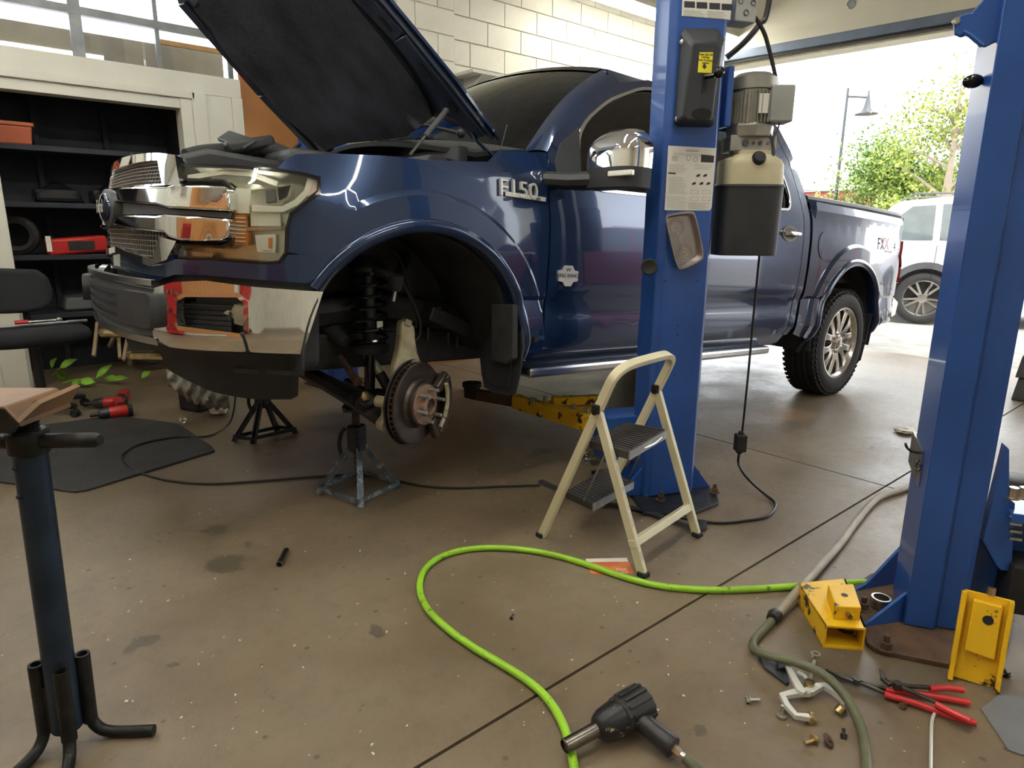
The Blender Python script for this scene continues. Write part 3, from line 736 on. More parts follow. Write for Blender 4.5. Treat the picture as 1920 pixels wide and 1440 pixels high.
# ---- cowl and wipers
mb = MB(); mb.grid(lambda a, b: ws(0, -1+2*a)+Vector((-.30*b+.03, 0, .012-.03*b-.02*b*b)), 22, 6); mb.build('cowl_panel', MT['blackplastic'], truck, world=False, solid=.02, angle=60)
for i in range(13):
    v = -.42+i*.085; p = ws(0, v); mb = MB(); mb.box(p+Vector((-.055, 0, .010)), (.035, .04, .012)); mb.build('cowl_slot', MT['black'], truck, world=False, smooth=False)
for v0, v1 in ((-.62, .02), (.18, .75)):
    a = ws(.02, v0)+Vector((-.03, 0, .03)); b = ws(.10, v1)+Vector((-.03, 0, .035)); mid = a.lerp(b, .5)+Vector((-.01, 0, .02))
    mb = MB(); mb.tube([a, mid, b], [.012, .008, .005], 6); mb.ball(a, .022); mb.build('wiper', MT['black'], truck, world=False)
# ---- raised hood
HA = math.radians(38); HO = Vector((.42, 0, 1.43)); HD = Vector((-math.cos(HA), 0, math.sin(HA))); HN = Vector((math.sin(HA), 0, math.cos(HA)))  # HN = outer side
def hp(px, py):
    p = tpl(px, py, HO, HN); return ((p-HO).dot(HD), p.y)
def hat(l, y, o=0.): return HO+HD*l+Vector((0, y, 0))+HN*(o+.045*max(0, 1-(y/.9)**2)*sm(.2, .6, l))
rear_edge = [hp(*q) for q in [(938, 258), (905, 238), (855, 218), (825, 208), (787, 197), (730, 189), (692, 195), (650, 209), (622, 237), (610, 268)]]
l_, y_ = zip(*rear_edge)
hy = .87
pts_r = [(max(-.08, a), min(max(b, -hy), hy)) for a, b in rear_edge]
pts_r = [p for p in pts_r if p[1] < .62]
pts_r.append((.0, .80)); pts_r.append((-.06, hy))
hl_ = pts_r + [(.3, .865), (.8, .82), (1.12, .74), (1.24, .55), (1.29, 0), (1.24, -.55), (1.12, -.74), (.8, -.82), (.3, -.865)]
def hoodsheet(name, m, outl, off, thick, step=.06, out=True):
    vs, fs = cdt_fill(outl, (), step); mb = MB(); mb.add([hat(a, b, off) for a, b in vs], fs)
    o = mb.build(name, MT[m], hood if name != 'hood' else truck, world=False, angle=50)
    s_ = sum(pp.normal.dot(HN)*pp.area for pp in o.data.polygons)
    if s_ < 0: o.data.flip_normals()
    q = o.modifiers.new('solid', 'SOLIDIFY'); q.thickness = thick; q.offset = -1; return o
hood = hoodsheet('hood', 'paint', hl_, .0, .012)
def inset(P, d):
    n = len(P); out = []; A = sum(P[i][0]*P[(i+1) % n][1]-P[(i+1) % n][0]*P[i][1] for i in range(n)); sg = 1 if A > 0 else -1
    for i in range(n):
        a, b, c = Vector(P[i-1]), Vector(P[i]), Vector(P[(i+1) % n]); t = ((b-a).normalized()+(c-b).normalized())
        if t.length < 1e-6: t = b-a
        t.normalize(); nn = Vector((-t.y, t.x))*sg; q = b+nn*d; out.append((q.x, q.y))
    return out
hoodsheet('hood_inner', 'darkgrey', inset(hl_, .02), -.013, .02)
mat('hoodblue', (.028, .042, .080), .4, .3, coat=.4)
MT['hoodin'] = MATS['hoodblue']
hood.children[0].data.materials[0] = MATS['hoodblue']
ins = [(.20, -.60), (.13, -.3), (.14, 0), (.16, .3), (.14, .62), (.4, .74), (.8, .70), (1.05, .60), (1.12, 0), (1.05, -.58), (.8, -.66), (.4, -.66)]
hoodsheet('hood_insulation', 'insul', ins, -.034, .02)
def hbar(name, m, pts, w, h, o=-.04):
    mb = MB(); P = [hat(a, b, o) for a, b in pts]
    for i in range(len(P)-1): mb.beam(P[i], P[i+1], w, h, HN)
    return mb.build(name, MT[m], hood, world=False, bevel=.006)
hbar('hood_rib', 'hoodin', [(.05, -.78), (.55, -.76), (1.1, -.66)], .10, .016)
hbar('hood_rib', 'hoodin', [(.05, .80), (.55, .78), (1.1, .68)], .08, .016)
for (a, b) in ((.40, -.77), (.62, -.745), (.80, -.73), (.22, -.78)):
    mb = MB(); mb.add([hat(a+.035*math.cos(t)+.0, b+.016*math.sin(t), -.0495) for t in [i*math.pi/8 for i in range(16)]], [tuple(range(16))]); mb.build('hood_hole', MT['black'], hood, world=False, smooth=False)
# weather strip along the rear edge
mb = MB(); mb.tube(catmull([hat(a+.018, b, -.035) for a, b in pts_r[1:]], 4), .012, 8); mb.build('hood_seal', MT['black'], hood, world=False)
for i in range(9):
    k = 2+i*.85; j = min(int(k), len(pts_r)-2); a = pts_r[j][0]+(pts_r[j+1][0]-pts_r[j][0])*(k-j); b = pts_r[j][1]+(pts_r[j+1][1]-pts_r[j][1])*(k-j)
    if abs(b) > .6: continue
    mb = MB(); mb.beam(hat(a+.03, b, -.042), hat(a+.075, b+.02, -.042), .018, .01, HN); mb.build('seal_clip', MT['black'], hood, world=False, smooth=False)
# hinges and gas struts
for sg in (1, -1):
    mb = MB(); a = hat(.10, -.76*sg, -.03); b = Vector((.47, -.80*sg, 1.33))
    mb.tube([a, a.lerp(b, .4)+Vector((-.03, 0, 0)), b], [.02, .016, .022], 8, flat=.5); mb.build('hood_hinge', MT['paint'], truck, world=False)
    e = ty(768, 291, -.83); e.y *= sg; f = ty(836, 208, -.78); f.y *= sg; mid = e.lerp(f, .42)
    mb = MB(); mb.cyl(e, mid, .006, seg=8); mb.cyl(mid, f, .0115, seg=10); mb.ball(f, .014, 8, 6); mb.build('hood_strut', MT['darkgrey'], truck, world=False)
# ---- engine bay
mb = MB(); mb.box((-.05, 0, 1.06), (1.0, 1.45, .10)); mb.build('engine_bay_floor', MT['black'], truck, world=False, smooth=False)
for sg in (1, -1):   # inner fender ledge
    mb = MB(); P = [BODY.at(*H(*q), -.02) for q in [(560, 291), (620, 290), (722, 294), (800, 302), (889, 305), (915, 306)]]
    vs = []
    for p in P: vs += [Vector((p.x, sg*p.y, p.z-.004)), Vector((p.x, sg*(p.y+.10), p.z-.012)), Vector((p.x, sg*(p.y+.16), p.z-.16))]
    mb.add(vs, [(3*i+k, 3*i+k+1, 3*i+k+4, 3*i+k+3) for i in range(len(P)-1) for k in range(2)]); mb.build('fender_ledge', MT['blackplastic'], truck, world=False, solid=.008)
mb = MB(); mb.box((.30, 0, 1.22), (.05, 1.5, .34)); mb.build('firewall', MT['blackplastic'], truck, world=False, smooth=False, bevel=.01)
mb = MB(); mb.box((.22, .0, 1.30), (.10, 1.36, .09)); mb.build('cowl_tray', MT['darkgrey'], truck, world=False, smooth=False, bevel=.012)
mb = MB(); mb.prism([(-.80, 1.12), (-.80, 1.225), (-.70, 1.262), (-.42, 1.25), (-.36, 1.14)], (0, -.56, 0), (1, 0, 0), (0, 0, 1), -1.12); mb.build('radiator_cover', MT['blackplastic'], truck, world=False, bevel=.02)
# intake scoop standing proud behind the lamp, hose and airbox
def bx(name, m, c, size, R=None, bev=.015): 
    mb = MB(); mb.box(c, size, M=R); return mb.build(name, MT[m], truck, world=False, smooth=True, bevel=bev)
sc = ty(455, 275, -.25)
bx('intake_duct', 'blackplastic', sc+Vector((0, 0, .0)), (.20, .24, .05), Matrix.Rotation(-.28, 3, 'Y'))
bx('duct_rim', 'blackplastic', sc+Vector((-.03, -.02, .02)), (.016, .22, .07), Matrix.Rotation(.9, 3, 'Y') @ Matrix.Rotation(.3, 3, 'Z'))
P = [ty(350, 296, -.35), ty(385, 288, -.33), ty(430, 284, -.30), ty(480, 278, -.32), ty(520, 285, -.36), ty(545, 296, -.45)]
mb = MB(); mb.tube(catmull(P, 5), .034, 12); mb.build('intake_hose', MT['rubber'], truck, world=False)
bx('airbox', 'blackplastic', (-.25, -.45, 1.20), (.35, .40, .20), None, .03)
bx('battery', 'black', (.02, .40, 1.22), (.28, .36, .20), None, .02)
bx('engine_cover', 'blackplastic', (-.12, .05, 1.17), (.60, .46, .18), None, .05)
# ---- headlamps
lamp = [(336, 309), (430, 312), (516, 318), (573, 327), (598, 333), (599, 361), (572, 381), (546, 400), (538, 428), (536, 474), (524, 491), (505, 493), (400, 485), (336, 482), (334, 466), (338, 460), (415, 463), (433, 453), (433, 352), (416, 339), (343, 336)]
lo = HL(lamp, off=.01)
back = panel('headlamp_bowl', 'lampback', lo, off=-.045, thick=.01, step=.05)
ribbon('headlamp_rim', 'blackgloss', lo, .012, off=.012, closed=True, h=.02)
for sg_, o in zip((1, -1), panel('headlamp_lens', 'lens', lo, off=.012, thick=.003, step=.05)): pass
def lampbit(name, m, pts, off=-.02, thick=.02, mirror=True): return panel(name, m, HL(pts, off=off), off=off, thick=thick, step=.05, mirror=mirror)
lampbit('amber_reflector', 'amber', [(441, 402), (459, 403), (460, 430), (466, 438), (465, 459), (437, 458)], -.012, .02)
for k in range(7):
    y0 = 408+k*7.3; ribbon('reflector_bar', 'lampwhite', HL([(441, y0), (461, y0+1)], off=-.008), .004, off=-.006)
lampbit('clear_reflector', 'lampwhite', [(442, 352), (470, 354), (468, 400), (441, 400)], -.014, .02)
lampbit('projector_bezel', 'chrome', [(470, 356), (520, 352), (548, 345), (540, 375), (528, 384), (470, 386)], -.02, .02)
lampbit('projector', 'darkgrey', [(498, 357), (516, 354), (517, 377), (499, 380)], -.014, .02)
lampbit('projector_eye', 'blackgloss', [(520, 352), (545, 347), (537, 368), (523, 374)], -.016, .02)
lampbit('low_beam_box', 'lampwhite', [(470, 398), (524, 397), (527, 424), (470, 424)], -.018, .02)
lampbit('turn_lamp_bezel', 'lampwhite', [(478, 441), (517, 439), (516, 474), (482, 472)], -.018, .02)
lampbit('turn_lamp', 'chrome', [(489, 446), (510, 444), (508, 470), (491, 468)], -.012, .02)
lampbit('turn_bulb', 'amber', [(503, 447), (510, 446), (509, 466), (503, 466)], -.008, .02)
ribbon('light_guide', 'lampwhite', HL([(352, 333), (420, 322), (470, 326), (520, 345)], off=-.005), .02, off=-.004)
ribbon('light_guide', 'lampwhite', HL([(582, 335), (575, 360), (555, 380), (530, 392), (472, 391)], off=-.005), .022, off=-.004)
lampbit('side_marker', 'tailpale', [(577, 336), (595, 338), (594, 357), (577, 370)], -.006, .02)
ribbon('lamp_divider', 'satin', HL([(436, 430), (528, 428)], off=-.01), .012, off=-.006)
lampbit('lower_reflector', 'satin', [(345, 470), (400, 474), (398, 482), (342, 479)], -.016, .02)
# ---- grille: two mesh fields, chrome frames, twin bars, oval badge
def symh(pts, z0, z1, off=0., wrap=BODY): return sym([(0, z0)] + HL(pts, wrap, off) + [(0, z1)])
up_in = symh([(300, 303), (311, 303), (319, 346)], 1.205, 1.115)
up_out = symh([(260, 290), (300, 287), (333, 291), (342, 347)], 1.245, 1.105, .02)
panel('grille_upper_frame', 'chrome', up_out, [up_in], off=.03, thick=.05, step=.04, mirror=False)
lo_in = symh([(314, 438), (300, 486)], .985, .885)
lo_out = symh([(334, 452), (326, 468), (316, 487), (285, 499)], .995, .862, .02)
panel('grille_lower_frame', 'chrome', lo_out, [lo_in], off=.028, thick=.05, step=.04, mirror=False)
mat('mesh', (.34, .31, .27), .4, .5)
def meshfield(inner, name='grille_mesh'):
    qs = [p[0] for p in inner]; zs = [p[1] for p in inner]; q0, q1, z0, z1 = min(qs), max(qs), min(zs), max(zs); mb = MB()
    n = 44
    for i in range(n+1):
        q = q0+(q1-q0)*i/n; mb.beam(BODY.at(q, z0-.01, .006), BODY.at(q, z1+.01, .006), .0045, .004, (1, 0, 0))
    for j in range(7):
        z = z0+(z1-z0)*(j+.5)/7
        for i in range(n): mb.beam(BODY.at(q0+(q1-q0)*i/n, z, .009), BODY.at(q0+(q1-q0)*(i+1)/n, z, .009), .005, .0032, (0, 0, 1))
    o = mb.build(name, MT['mesh'], truck, world=False, smooth=False, weld=False); o['kind'] = 'stuff'
meshfield(up_in); meshfield(lo_in)
panel('grille_backing', 'black', symh([(330, 300), (420, 350), (425, 450), (330, 470), (300, 488)], 1.22, .87), off=-.03, thick=.01, mirror=False, step=.06)
def bar(name, outl, off0, off1):
    """chunky chrome bar: outline sits at off1, skirt falls back to off0"""
    vs, fs = cdt_fill(outl, (), .05); mb = MB(); zc = sum(z for _, z in outl)/len(outl)
    mb.add([BODY.at(q, z, off1) for q, z in vs], fs)
    n = len(outl); D = []
    for i in range(n):
        a, b = outl[i], outl[(i+1) % n]; L = math.hypot(b[0]-a[0], b[1]-a[1]); k = max(1, int(math.ceil(L/.05)))
        D += [(a[0]+(b[0]-a[0])*j/k, a[1]+(b[1]-a[1])*j/k) for j in range(k)]
    m_ = len(D); v2 = [BODY.at(q, z, off1) for q, z in D]+[BODY.at(q, z, off0) for q, z in D]
    mb.add(v2, [(i, (i+1) % m_, m_+(i+1) % m_, m_+i) for i in range(m_)])
    return mb.build(name, MT['chrome'], truck, world=False, angle=40, bevel=.008)
o_ = .045
ub = sym([(0, 1.118)] + HL([(309, 350), (324, 346), (420, 349), (429, 356), (430, 396), (314, 390), (290, 383)], off=o_) + [(0, 1.068)])
bar('grille_bar', ub, -.02, o_)
lb = sym([(0, 1.012)] + HL([(290, 404), (306, 401), (428, 410), (428, 444), (412, 452), (335, 451), (314, 444), (306, 436)], off=o_) + [(0, .972)])
bar('grille_bar', lb, -.02, o_)
cb = sym([(0, 1.066)] + HL([(290, 385), (314, 392), (429, 399), (428, 409), (306, 400), (290, 402)], off=.03) + [(0, 1.014)])
panel('grille_slot', 'darkgrey', cb, off=.022, thick=.01, mirror=False, step=.05)
oc = BODY.at(0, 1.041, 0)
def oval(name, m, ry, rz, off, th): 
    mb = MB(); n = 32; ring = lambda k, o: [Vector((oc.x-o, k*ry*math.cos(2*math.pi*i/n), oc.z+k*rz*math.sin(2*math.pi*i/n))) for i in range(n)]
    vs = ring(1, off-th)+ring(1, off)+ring(.8, off+.008)+ring(.4, off+.012)+[Vector((oc.x-off-.013, 0, oc.z))]
    fs = [(r*n+i, r*n+(i+1) % n, (r+1)*n+(i+1) % n, (r+1)*n+i) for r in range(3) for i in range(n)]+[(3*n+i, 3*n+(i+1) % n, 4*n) for i in range(n)]
    mb.add(vs, fs); return mb.build(name, MT[m], truck, world=False, angle=50)
oval('badge_ring', 'darkgrey', .15, .074, .050, .05)
mat('ovalblue', (.02, .035, .09), .1, .5, coat=1.)
oval('badge_oval', 'ovalblue', .125, .058, .062, .03)
text_on_o = Vector((oc.x-.076, 0, oc.z))
vs, fs = textmesh('Ford', .075, .001, 'CENTER', .2); mb = MB(); mb.add([text_on_o+Vector((-v.z, -v.x, v.y)) for v in vs], fs); mb.build('badge_script', MT['badge'], truck, world=False, smooth=False, weld=False)
# ---- front bumper
HB = lambda pts, off=0.: [BUMP.hit(a, b, off) for a, b in pts]
sq, _ = BUMP.hit(288, 560)
chrome_o = HB([(289, 540), (324, 529), (386, 526), (477, 538), (606, 547), (566, 664), (462, 660), (318, 651), (288, 634)])
fogh = HB([(332, 562), (350, 552), (445, 553), (462, 567), (462, 622), (450, 629), (337, 615), (331, 597)])
panel('front_bumper', 'chrome', chrome_o, [fogh], wrap=BUMP, off=.0, thick=.03, step=.03)
ribbon('fog_trim', 'chrome', fogh, .018, wrap=BUMP, off=.008, closed=True, h=.012)
panel('fog_pocket', 'black', HB([(328, 556), (350, 548), (448, 549), (466, 565), (466, 626), (450, 633), (334, 619), (327, 597)]), wrap=BUMP, off=-.09, thick=.01, step=.06)
for k in range(5): ribbon('fog_louvre', 'blackplastic', HB([(336, 574+k*9), (434, 579+k*9.5)], -.05), .016, wrap=BUMP, off=-.05, h=.02)
panel('fog_lamp', 'lampback', HB([(438, 571), (459, 574), (459, 612), (438, 607)], -.02), wrap=BUMP, off=-.025, thick=.05, step=.05)
panel('fog_lens', 'lens', HB([(438, 571), (459, 574), (459, 612), (438, 607)], -.02), wrap=BUMP, off=-.018, thick=.003, step=.05)
cen = sym([(0, .765)] + HB([(287, 543), (287, 632)]) + [(0, .565)])
panel('bumper_centre', 'darkgrey', cen, wrap=BUMP, off=-.012, thick=.02, mirror=False, step=.05)
for k in range(4):
    z = .72-.035*k; L = sq*.98; ribbon('bumper_slat', 'blackplastic', [(-L+2*L*i/14, z) for i in range(15)], .018, wrap=BUMP, off=.002, mirror=False, h=.012)
panel('bumper_guard', 'blackplastic', HB([(222, 546), (232, 543), (276, 550), (283, 557), (284, 612), (278, 617), (228, 603), (222, 597)], .03), wrap=BUMP, off=.035, thick=.05, step=.05)
topl = [(-sq+2*sq*i/16, .775) for i in range(17)]
ribbon('bumper_top_lip', 'satin', topl, .022, wrap=BUMP, off=.006, mirror=False, h=.02)
ribbon('bumper_lower_lip', 'satin', [(-sq+2*sq*i/16, .565) for i in range(17)], .03, wrap=BUMP, off=.004, mirror=False, h=.02)
# black step between fascia and bumper
stp = sym([(0, .80)] + HL([(300, 526), (333, 514), (391, 515), (525, 526), (600, 531), (606, 548), (477, 540), (386, 528), (324, 531), (289, 543)], off=-.01) + [(0, .755)])
panel('bumper_gap_cover', 'blackplastic', stp, off=-.012, thick=.02, mirror=False, step=.06)
# air dam, lower valance
ad = sym([(0, .56)] + HB([(318, 652), (462, 662), (562, 666), (559, 742), (546, 749), (462, 747), (400, 735), (352, 714), (300, 682)], -.09) + [(0, .40)])
panel('air_dam', 'black', ad, wrap=BUMP, off=-.09, thick=.015, mirror=False, step=.06)
ribbon('air_dam_step', 'blackplastic', HB([(440, 694), (559, 700)], -.085), .02, wrap=BUMP, off=-.075)
# tow hooks
for sg in (1, -1):
    a = tx(318, 668, -.82); a.y = sg*abs(a.y); b = a+Vector((-.13, 0, .01))
    mb = MB(); mb.tube([a+Vector((.15, 0, 0)), a, b, b+Vector((.0, sg*-.05, -.005)), a+Vector((0, sg*-.06, 0))], .016, 8); mb.build('tow_hook', MT['brasszinc'], truck, world=False)
# ---- mirrors
for sg in (1, -1):
    def mm(p): return Vector((p[0], sg*p[1], p[2]))
    mb = MB()   # black arm and lower shell
    mb.tube([mm((.60, -.94, 1.27)), mm((.66, -1.04, 1.265)), mm((.72, -1.12, 1.27))], [.05, .05, .055], 10, flat=.75); mb.build('mirror_arm', MT['blackplastic'], truck, world=False)
    def shell(u, v, z0, z1, k=1.):   # rounded head: u around front, v up
        a = -math.pi*.5+math.pi*u; t = z0+(z1-z0)*v
        w = math.sqrt(max(.0, 1-.72*((t-.62)/.38)**2)) if t > .62 else 1
        yc = -1.235; e = lambda x: math.copysign(abs(x)**.55, x)
        return mm((.80-.125*e(math.cos(a))*w*k, yc-.15*e(math.sin(a))*-1*w*k-.02*(1-w), 1.235+.235*t))
    mb = MB(); mb.grid(lambda u, v: shell(u, v, .34, 1.0), 18, 8); top = [shell(i/17, 1, .34, 1) for i in range(18)]; mb.add(top, [tuple(range(18))]); mb.build('mirror_cap', MT['chrome'], truck, world=False, angle=60)
    mb = MB(); mb.grid(lambda u, v: shell(u, v, .0, .34, 1.0), 18, 4); bot = [shell(i/17, 0, 0, .3) for i in range(18)]; mb.add(bot, [tuple(range(17, -1, -1))]); mb.build('mirror_lower_shell', MT['blackplastic'], truck, world=False, angle=60)
    mb = MB(); mb.add([mm((.79, -1.355, 1.26)), mm((.79, -1.115, 1.26)), mm((.79, -1.125, 1.43)), mm((.79, -1.335, 1.43))], [(0, 1, 2, 3)]); mb.build('mirror_glass', MT['chrome'], truck, world=False, solid=.01, smooth=False)
    mb = MB(); mb.box(mm((.675, -1.33, 1.285)), (.02, .13, .022)); mb.build('mirror_lamp', MT['lampwhite'], truck, world=False, smooth=False, bevel=.004)
# ---- wheel wells
def well(c, name='wheel_liner', yi=-.42, r=.50, a0=-25, a1=205):
    for sg in (1, -1):
        mb = MB(); P = lambda u, v: Vector((c[0]+(r)*math.cos(math.radians(a0+(a1-a0)*u)), sg*(-.985+(yi+.985)*v), c[1]+r*math.sin(math.radians(a0+(a1-a0)*u))+.01*math.sin(u*40)*v))
        mb.grid(P, 40, 8); mb.build(name, MT['liner'], truck, world=False, solid=.006, angle=60)
        mb = MB(); n = 24; ring = [Vector((c[0]+r*math.cos(math.radians(a0+(a1-a0)*i/n)), sg*yi, c[1]+r*math.sin(math.radians(a0+(a1-a0)*i/n)))) for i in range(n+1)]
        mb.add(ring, [tuple(range(n+1))]); mb.build('wheel_well_wall', MT['liner'], truck, world=False, solid=.01, smooth=False)
well(FC, a0=-5, a1=185); well(RC, a0=-15, a1=195)
# frame rail and mounts seen through the front arch
for sg in (1, -1):
    mb = MB(); mb.tube([(-.75, sg*-.47, .62), (-.35, sg*-.47, .64), (.05, sg*-.45, .68), (.42, sg*-.47, .62), (.75, sg*-.50, .52), (1.2, sg*-.52, .48)], .075, 8); mb.build('frame_rail', MT['frame'], truck, world=False, angle=20)
def tb(name, m, pts, r, seg=10, flat=None): mb = MB(); mb.tube(pts, r, seg, flat=flat); return mb.build(name, MT[m], truck, world=False)
# body mount crossmember visible behind rotor
A = ty(800, 585, -.60); B = ty(925, 640, -.60)
mb = MB(); mb.beam(A, B, .08, .07); mb.build('body_mount', MT['frame'], truck, world=False, smooth=False, bevel=.01)
for q in ((802, 625), (840, 635), (857, 640)):
    p = ty(*q, -.55); tb('mount_bolt', 'darksteel', [p+Vector((0, 0, .03)), p+Vector((0, 0, -.03))], .010)
# ---- front suspension (driver side)
ST = ty(690, 500, -.62); SB = ty(694, 655, -.62)
ax = (ST-SB).normalized(); L = (ST-SB).length
fx, fy, _ = frame(ax)
turns = 7.5; n = 150
mb = MB(); mb.tube([SB+ax*(L*i/n)+fx*(.075*math.cos(2*math.pi*turns*i/n))+fy*(.075*math.sin(2*math.pi*turns*i/n)) for i in range(n+1)], .0085, 6); mb.build('coil_spring', MT['blackgloss'], truck, world=False)
tb('damper_rod', 'darksteel', [SB, ST+ax*.05], .030, 14)
DB = ty(693, 742, -.63); tb('damper_body', 'blackgloss', [DB, SB], .024, 14)
mb = MB(); mb.lathe([(-.012, .03), (-.012, .078), (.0, .086), (.016, .086), (.03, .07)], SB, ax, 20); mb.build('spring_perch', MT['black'], truck, world=False)
mb = MB(); mb.lathe([(-.02, .08), (.0, .085), (.03, .06), (.05, .05)], ST, ax, 20); mb.build('strut_mount', MT['black'], truck, world=False)
p = ty(686, 695, -.655); mb = MB(); mb.lathe([(0, .0255), (.055, .0255)], DB+(SB-DB).normalized()*.16, (SB-DB), 14, caps=False, a0=1.6, a1=4.6); mb.build('damper_label', MT['paper'], truck, world=False)
p = ty(712, 610, -.68); bx('spring_tag', 'paper', p, (.028, .004, .036), None, 0)
UB = ty(741, 528, -.76)
tb('upper_arm', 'frame', [ty(655, 500, -.55), ty(690, 497, -.66), ty(725, 513, -.74), UB], [.028, .024, .02, .03], 10)
tb('upper_arm', 'frame', [ty(760, 480, -.45), ty(755, 500, -.62), UB], [.03, .022, .02], 10)
mb = MB(); mb.lathe([(.03, .02), (.022, .036), (-.01, .034), (-.022, .028), (-.04, .022)], UB, (0, 0, 1), 16); mb.build('upper_ball_joint', MT['rubber'], truck, world=False)
tb('ball_joint_pin', 'steel', [UB+Vector((0, 0, -.04)), ty(737, 565, -.76)], .010)
# upright casting
kn = [(753, 608), (757, 600), (770, 606), (779, 612), (780, 635), (784, 662), (795, 690), (786, 700), (768, 716), (752, 745), (742, 782), (735, 806), (724, 812), (713, 808), (713, 796), (724, 780), (722, 764), (731, 758), (739, 720), (741, 688), (749, 655), (752, 630)]
mb = MB(); mb.poly3([ty(a, b, -.815) for a, b in kn], (0, 1, 0), .05); mb.build('steering_knuckle', MT['castalu'], truck, world=False, bevel=.012, bseg=3)
p = ty(726, 754, -.80); mb = MB(); mb.cyl(p+Vector((-.03, .04, 0)), p+Vector((.01, -.03, 0)), .026, seg=12); mb.build('knuckle_boss', MT['castalu'], truck, world=False, bevel=.006)
RCt = ty(783, 756, -.86)
RC_ = Vector((RCt.x, 0, RCt.z))
STEER = Matrix.Translation((RC_.x, -.86, 0)) @ Matrix.Rotation(math.radians(24), 4, 'Z') @ Matrix.Translation((-RC_.x, .86, 0))
_hub0 = set(bpy.data.objects)
def yl(name, m, prof, seg=48, caps=True, c=RC_, y=-.83, parent=None):
    mb = MB(); mb.lathe(prof, Vector((c.x, y, c.z)), (0, -1, 0), seg, caps); return mb.build(name, MT[m], parent or truck, world=False, angle=30)
rot = yl('brake_rotor', 'rotor', [(0, .10), (0, .172), (.002, .175), (.010, .175), (.010, .158), (.026, .158), (.026, .175), (.034, .175), (.036, .172), (.036, .112), (.034, .108), (.045, .098), (.068, .096), (.070, .092), (.070, .05)])
for i in range(44):
    a = 2*math.pi*i/44; mb = MB(); c0 = Vector((RC_.x+.166*math.cos(a), -.848, RC_.z+.166*math.sin(a))); mb.box(c0, (.006, .016, .02), M=Matrix.Rotation(-a+math.pi/2, 3, 'Y')); o = mb.build('rotor_vane', MT['rotor'], rot, world=False, smooth=False)
yl('wheel_hub', 'hubrust', [(.068, .088), (.074, .086), (.076, .055), (.074, .048), (.095, .045), (.100, .040), (.100, .030), (.085, .028), (.085, 0)], 36)
yl('hub_bore', 'rust', [(.086, .026), (.094, .022), (.088, .016), (.088, 0)], 20)
for i in range(6):
    a = math.radians(15+60*i); c0 = Vector((RC_.x+.0675*math.cos(a), -.90, RC_.z+.0675*math.sin(a)))
    mb = MB(); mb.cyl(c0, c0+Vector((0, -.052, 0)), .0075, seg=10); mb.build('wheel_stud', MT['stud'], truck, world=False)
# dust shield edge behind the disc
yl('dust_shield', 'frame', [(-.012, .08), (-.014, .182), (-.008, .186), (-.006, .182)], 40, False)
# caliper bracket on the rear side of the disc
def ringseg(name, m, r0, r1, y0, y1, a0, a1, n=12):
    mb = MB(); vs = []
    for i in range(n+1):
        a = math.radians(a0+(a1-a0)*i/n)
        for r, y in ((r0, y0), (r1, y0), (r1, y1), (r0, y1)): vs.append(Vector((RC_.x+r*math.cos(a), y, RC_.z+r*math.sin(a))))
    fs = [(4*i+k, 4*i+(k+1) % 4, 4*i+4+(k+1) % 4, 4*i+4+k) for i in range(n) for k in range(4)]+[(3, 2, 1, 0), tuple(4*n+k for k in range(4))]
    mb.add(vs, fs); return mb.build(name, MT[m], truck, world=False, bevel=.005)
ringseg('caliper_bracket', 'rotor', .180, .205, -.91, -.80, -52, 32)
ringseg('caliper_bracket_arm', 'rotor', .105, .200, -.905, -.875, 18, 38, 5)
ringseg('caliper_bracket_arm', 'rotor', .100, .200, -.905, -.875, -62, -42, 5)
tb('caliper_bridge', 'castalu', [Vector((RC_.x+.155*math.cos(math.radians(a)), -.915, RC_.z+.155*math.sin(math.radians(a)))) for a in (-50, -30, -8, 14, 28)], .010, 8)
for a in (-36, -8, 20):
    ringseg('caliper_window', 'black', .165, .19, -.913, -.905, a-8, a+8, 3)
for o in set(bpy.data.objects)-_hub0:
    if o.type == 'MESH': o.data.transform(STEER)
# lower arm, links, axle, tie rod
LB = ty(690, 778, -.66)
tb('lower_arm', 'frame', [ty(560, 690, -.25), ty(620, 722, -.42), ty(672, 752, -.60), ty(722, 792, -.74)], [.045, .05, .055, .04], 8, .7)
tb('lower_arm', 'frame', [ty(770, 690, -.25), ty(735, 740, -.5), ty(715, 785, -.72)], [.045, .05, .045], 8, .7)
mb = MB(); mb.lathe([(-.04, .03), (-.01, .042), (.025, .04), (.035, .03)], ty(683, 752, -.66), (0, -.6, .4), 16); mb.build('link_bush', MT['frame'], truck, world=False)
mb = MB(); mb.lathe([(.0, .022), (.012, .022), (.014, .008)], ty(684, 744, -.70), (.1, -.8, .5), 6); mb.build('link_nut', MT['brasszinc'], truck, world=False)
tb('drop_link', 'castalu', [ty(700, 680, -.60), ty(716, 705, -.64)], .020, 12)
tb('drop_link_sleeve', 'frame', [ty(712, 700, -.635), ty(728, 728, -.67)], .024, 12)
prof = []
for k in range(9): prof += [(k*.012, .045+.003*k), (k*.012+.006, .034+.003*k)]
mb = MB(); mb.lathe(prof, ty(705, 745, -.55), (.1, -1, -.15), 20); mb.build('axle_boot', MT['rubber'], truck, world=False)
tb('drive_shaft', 'darksteel', [ty(650, 715, -.25), ty(712, 748, -.58)], .018)
prof = []
for k in range(12): prof += [(k*.014, .046-.0015*k), (k*.014+.007, .036-.0015*k)]
mb = MB(); mb.lathe(prof, ty(615, 612, -.42), (.12, -.9, -.32), 20); mb.build('rack_boot', MT['rubber'], truck, world=False)
tb('tie_rod', 'rust', [ty(637, 668, -.55), ty(652, 690, -.62), ty(672, 718, -.70)], [.012, .014, .02], 10)
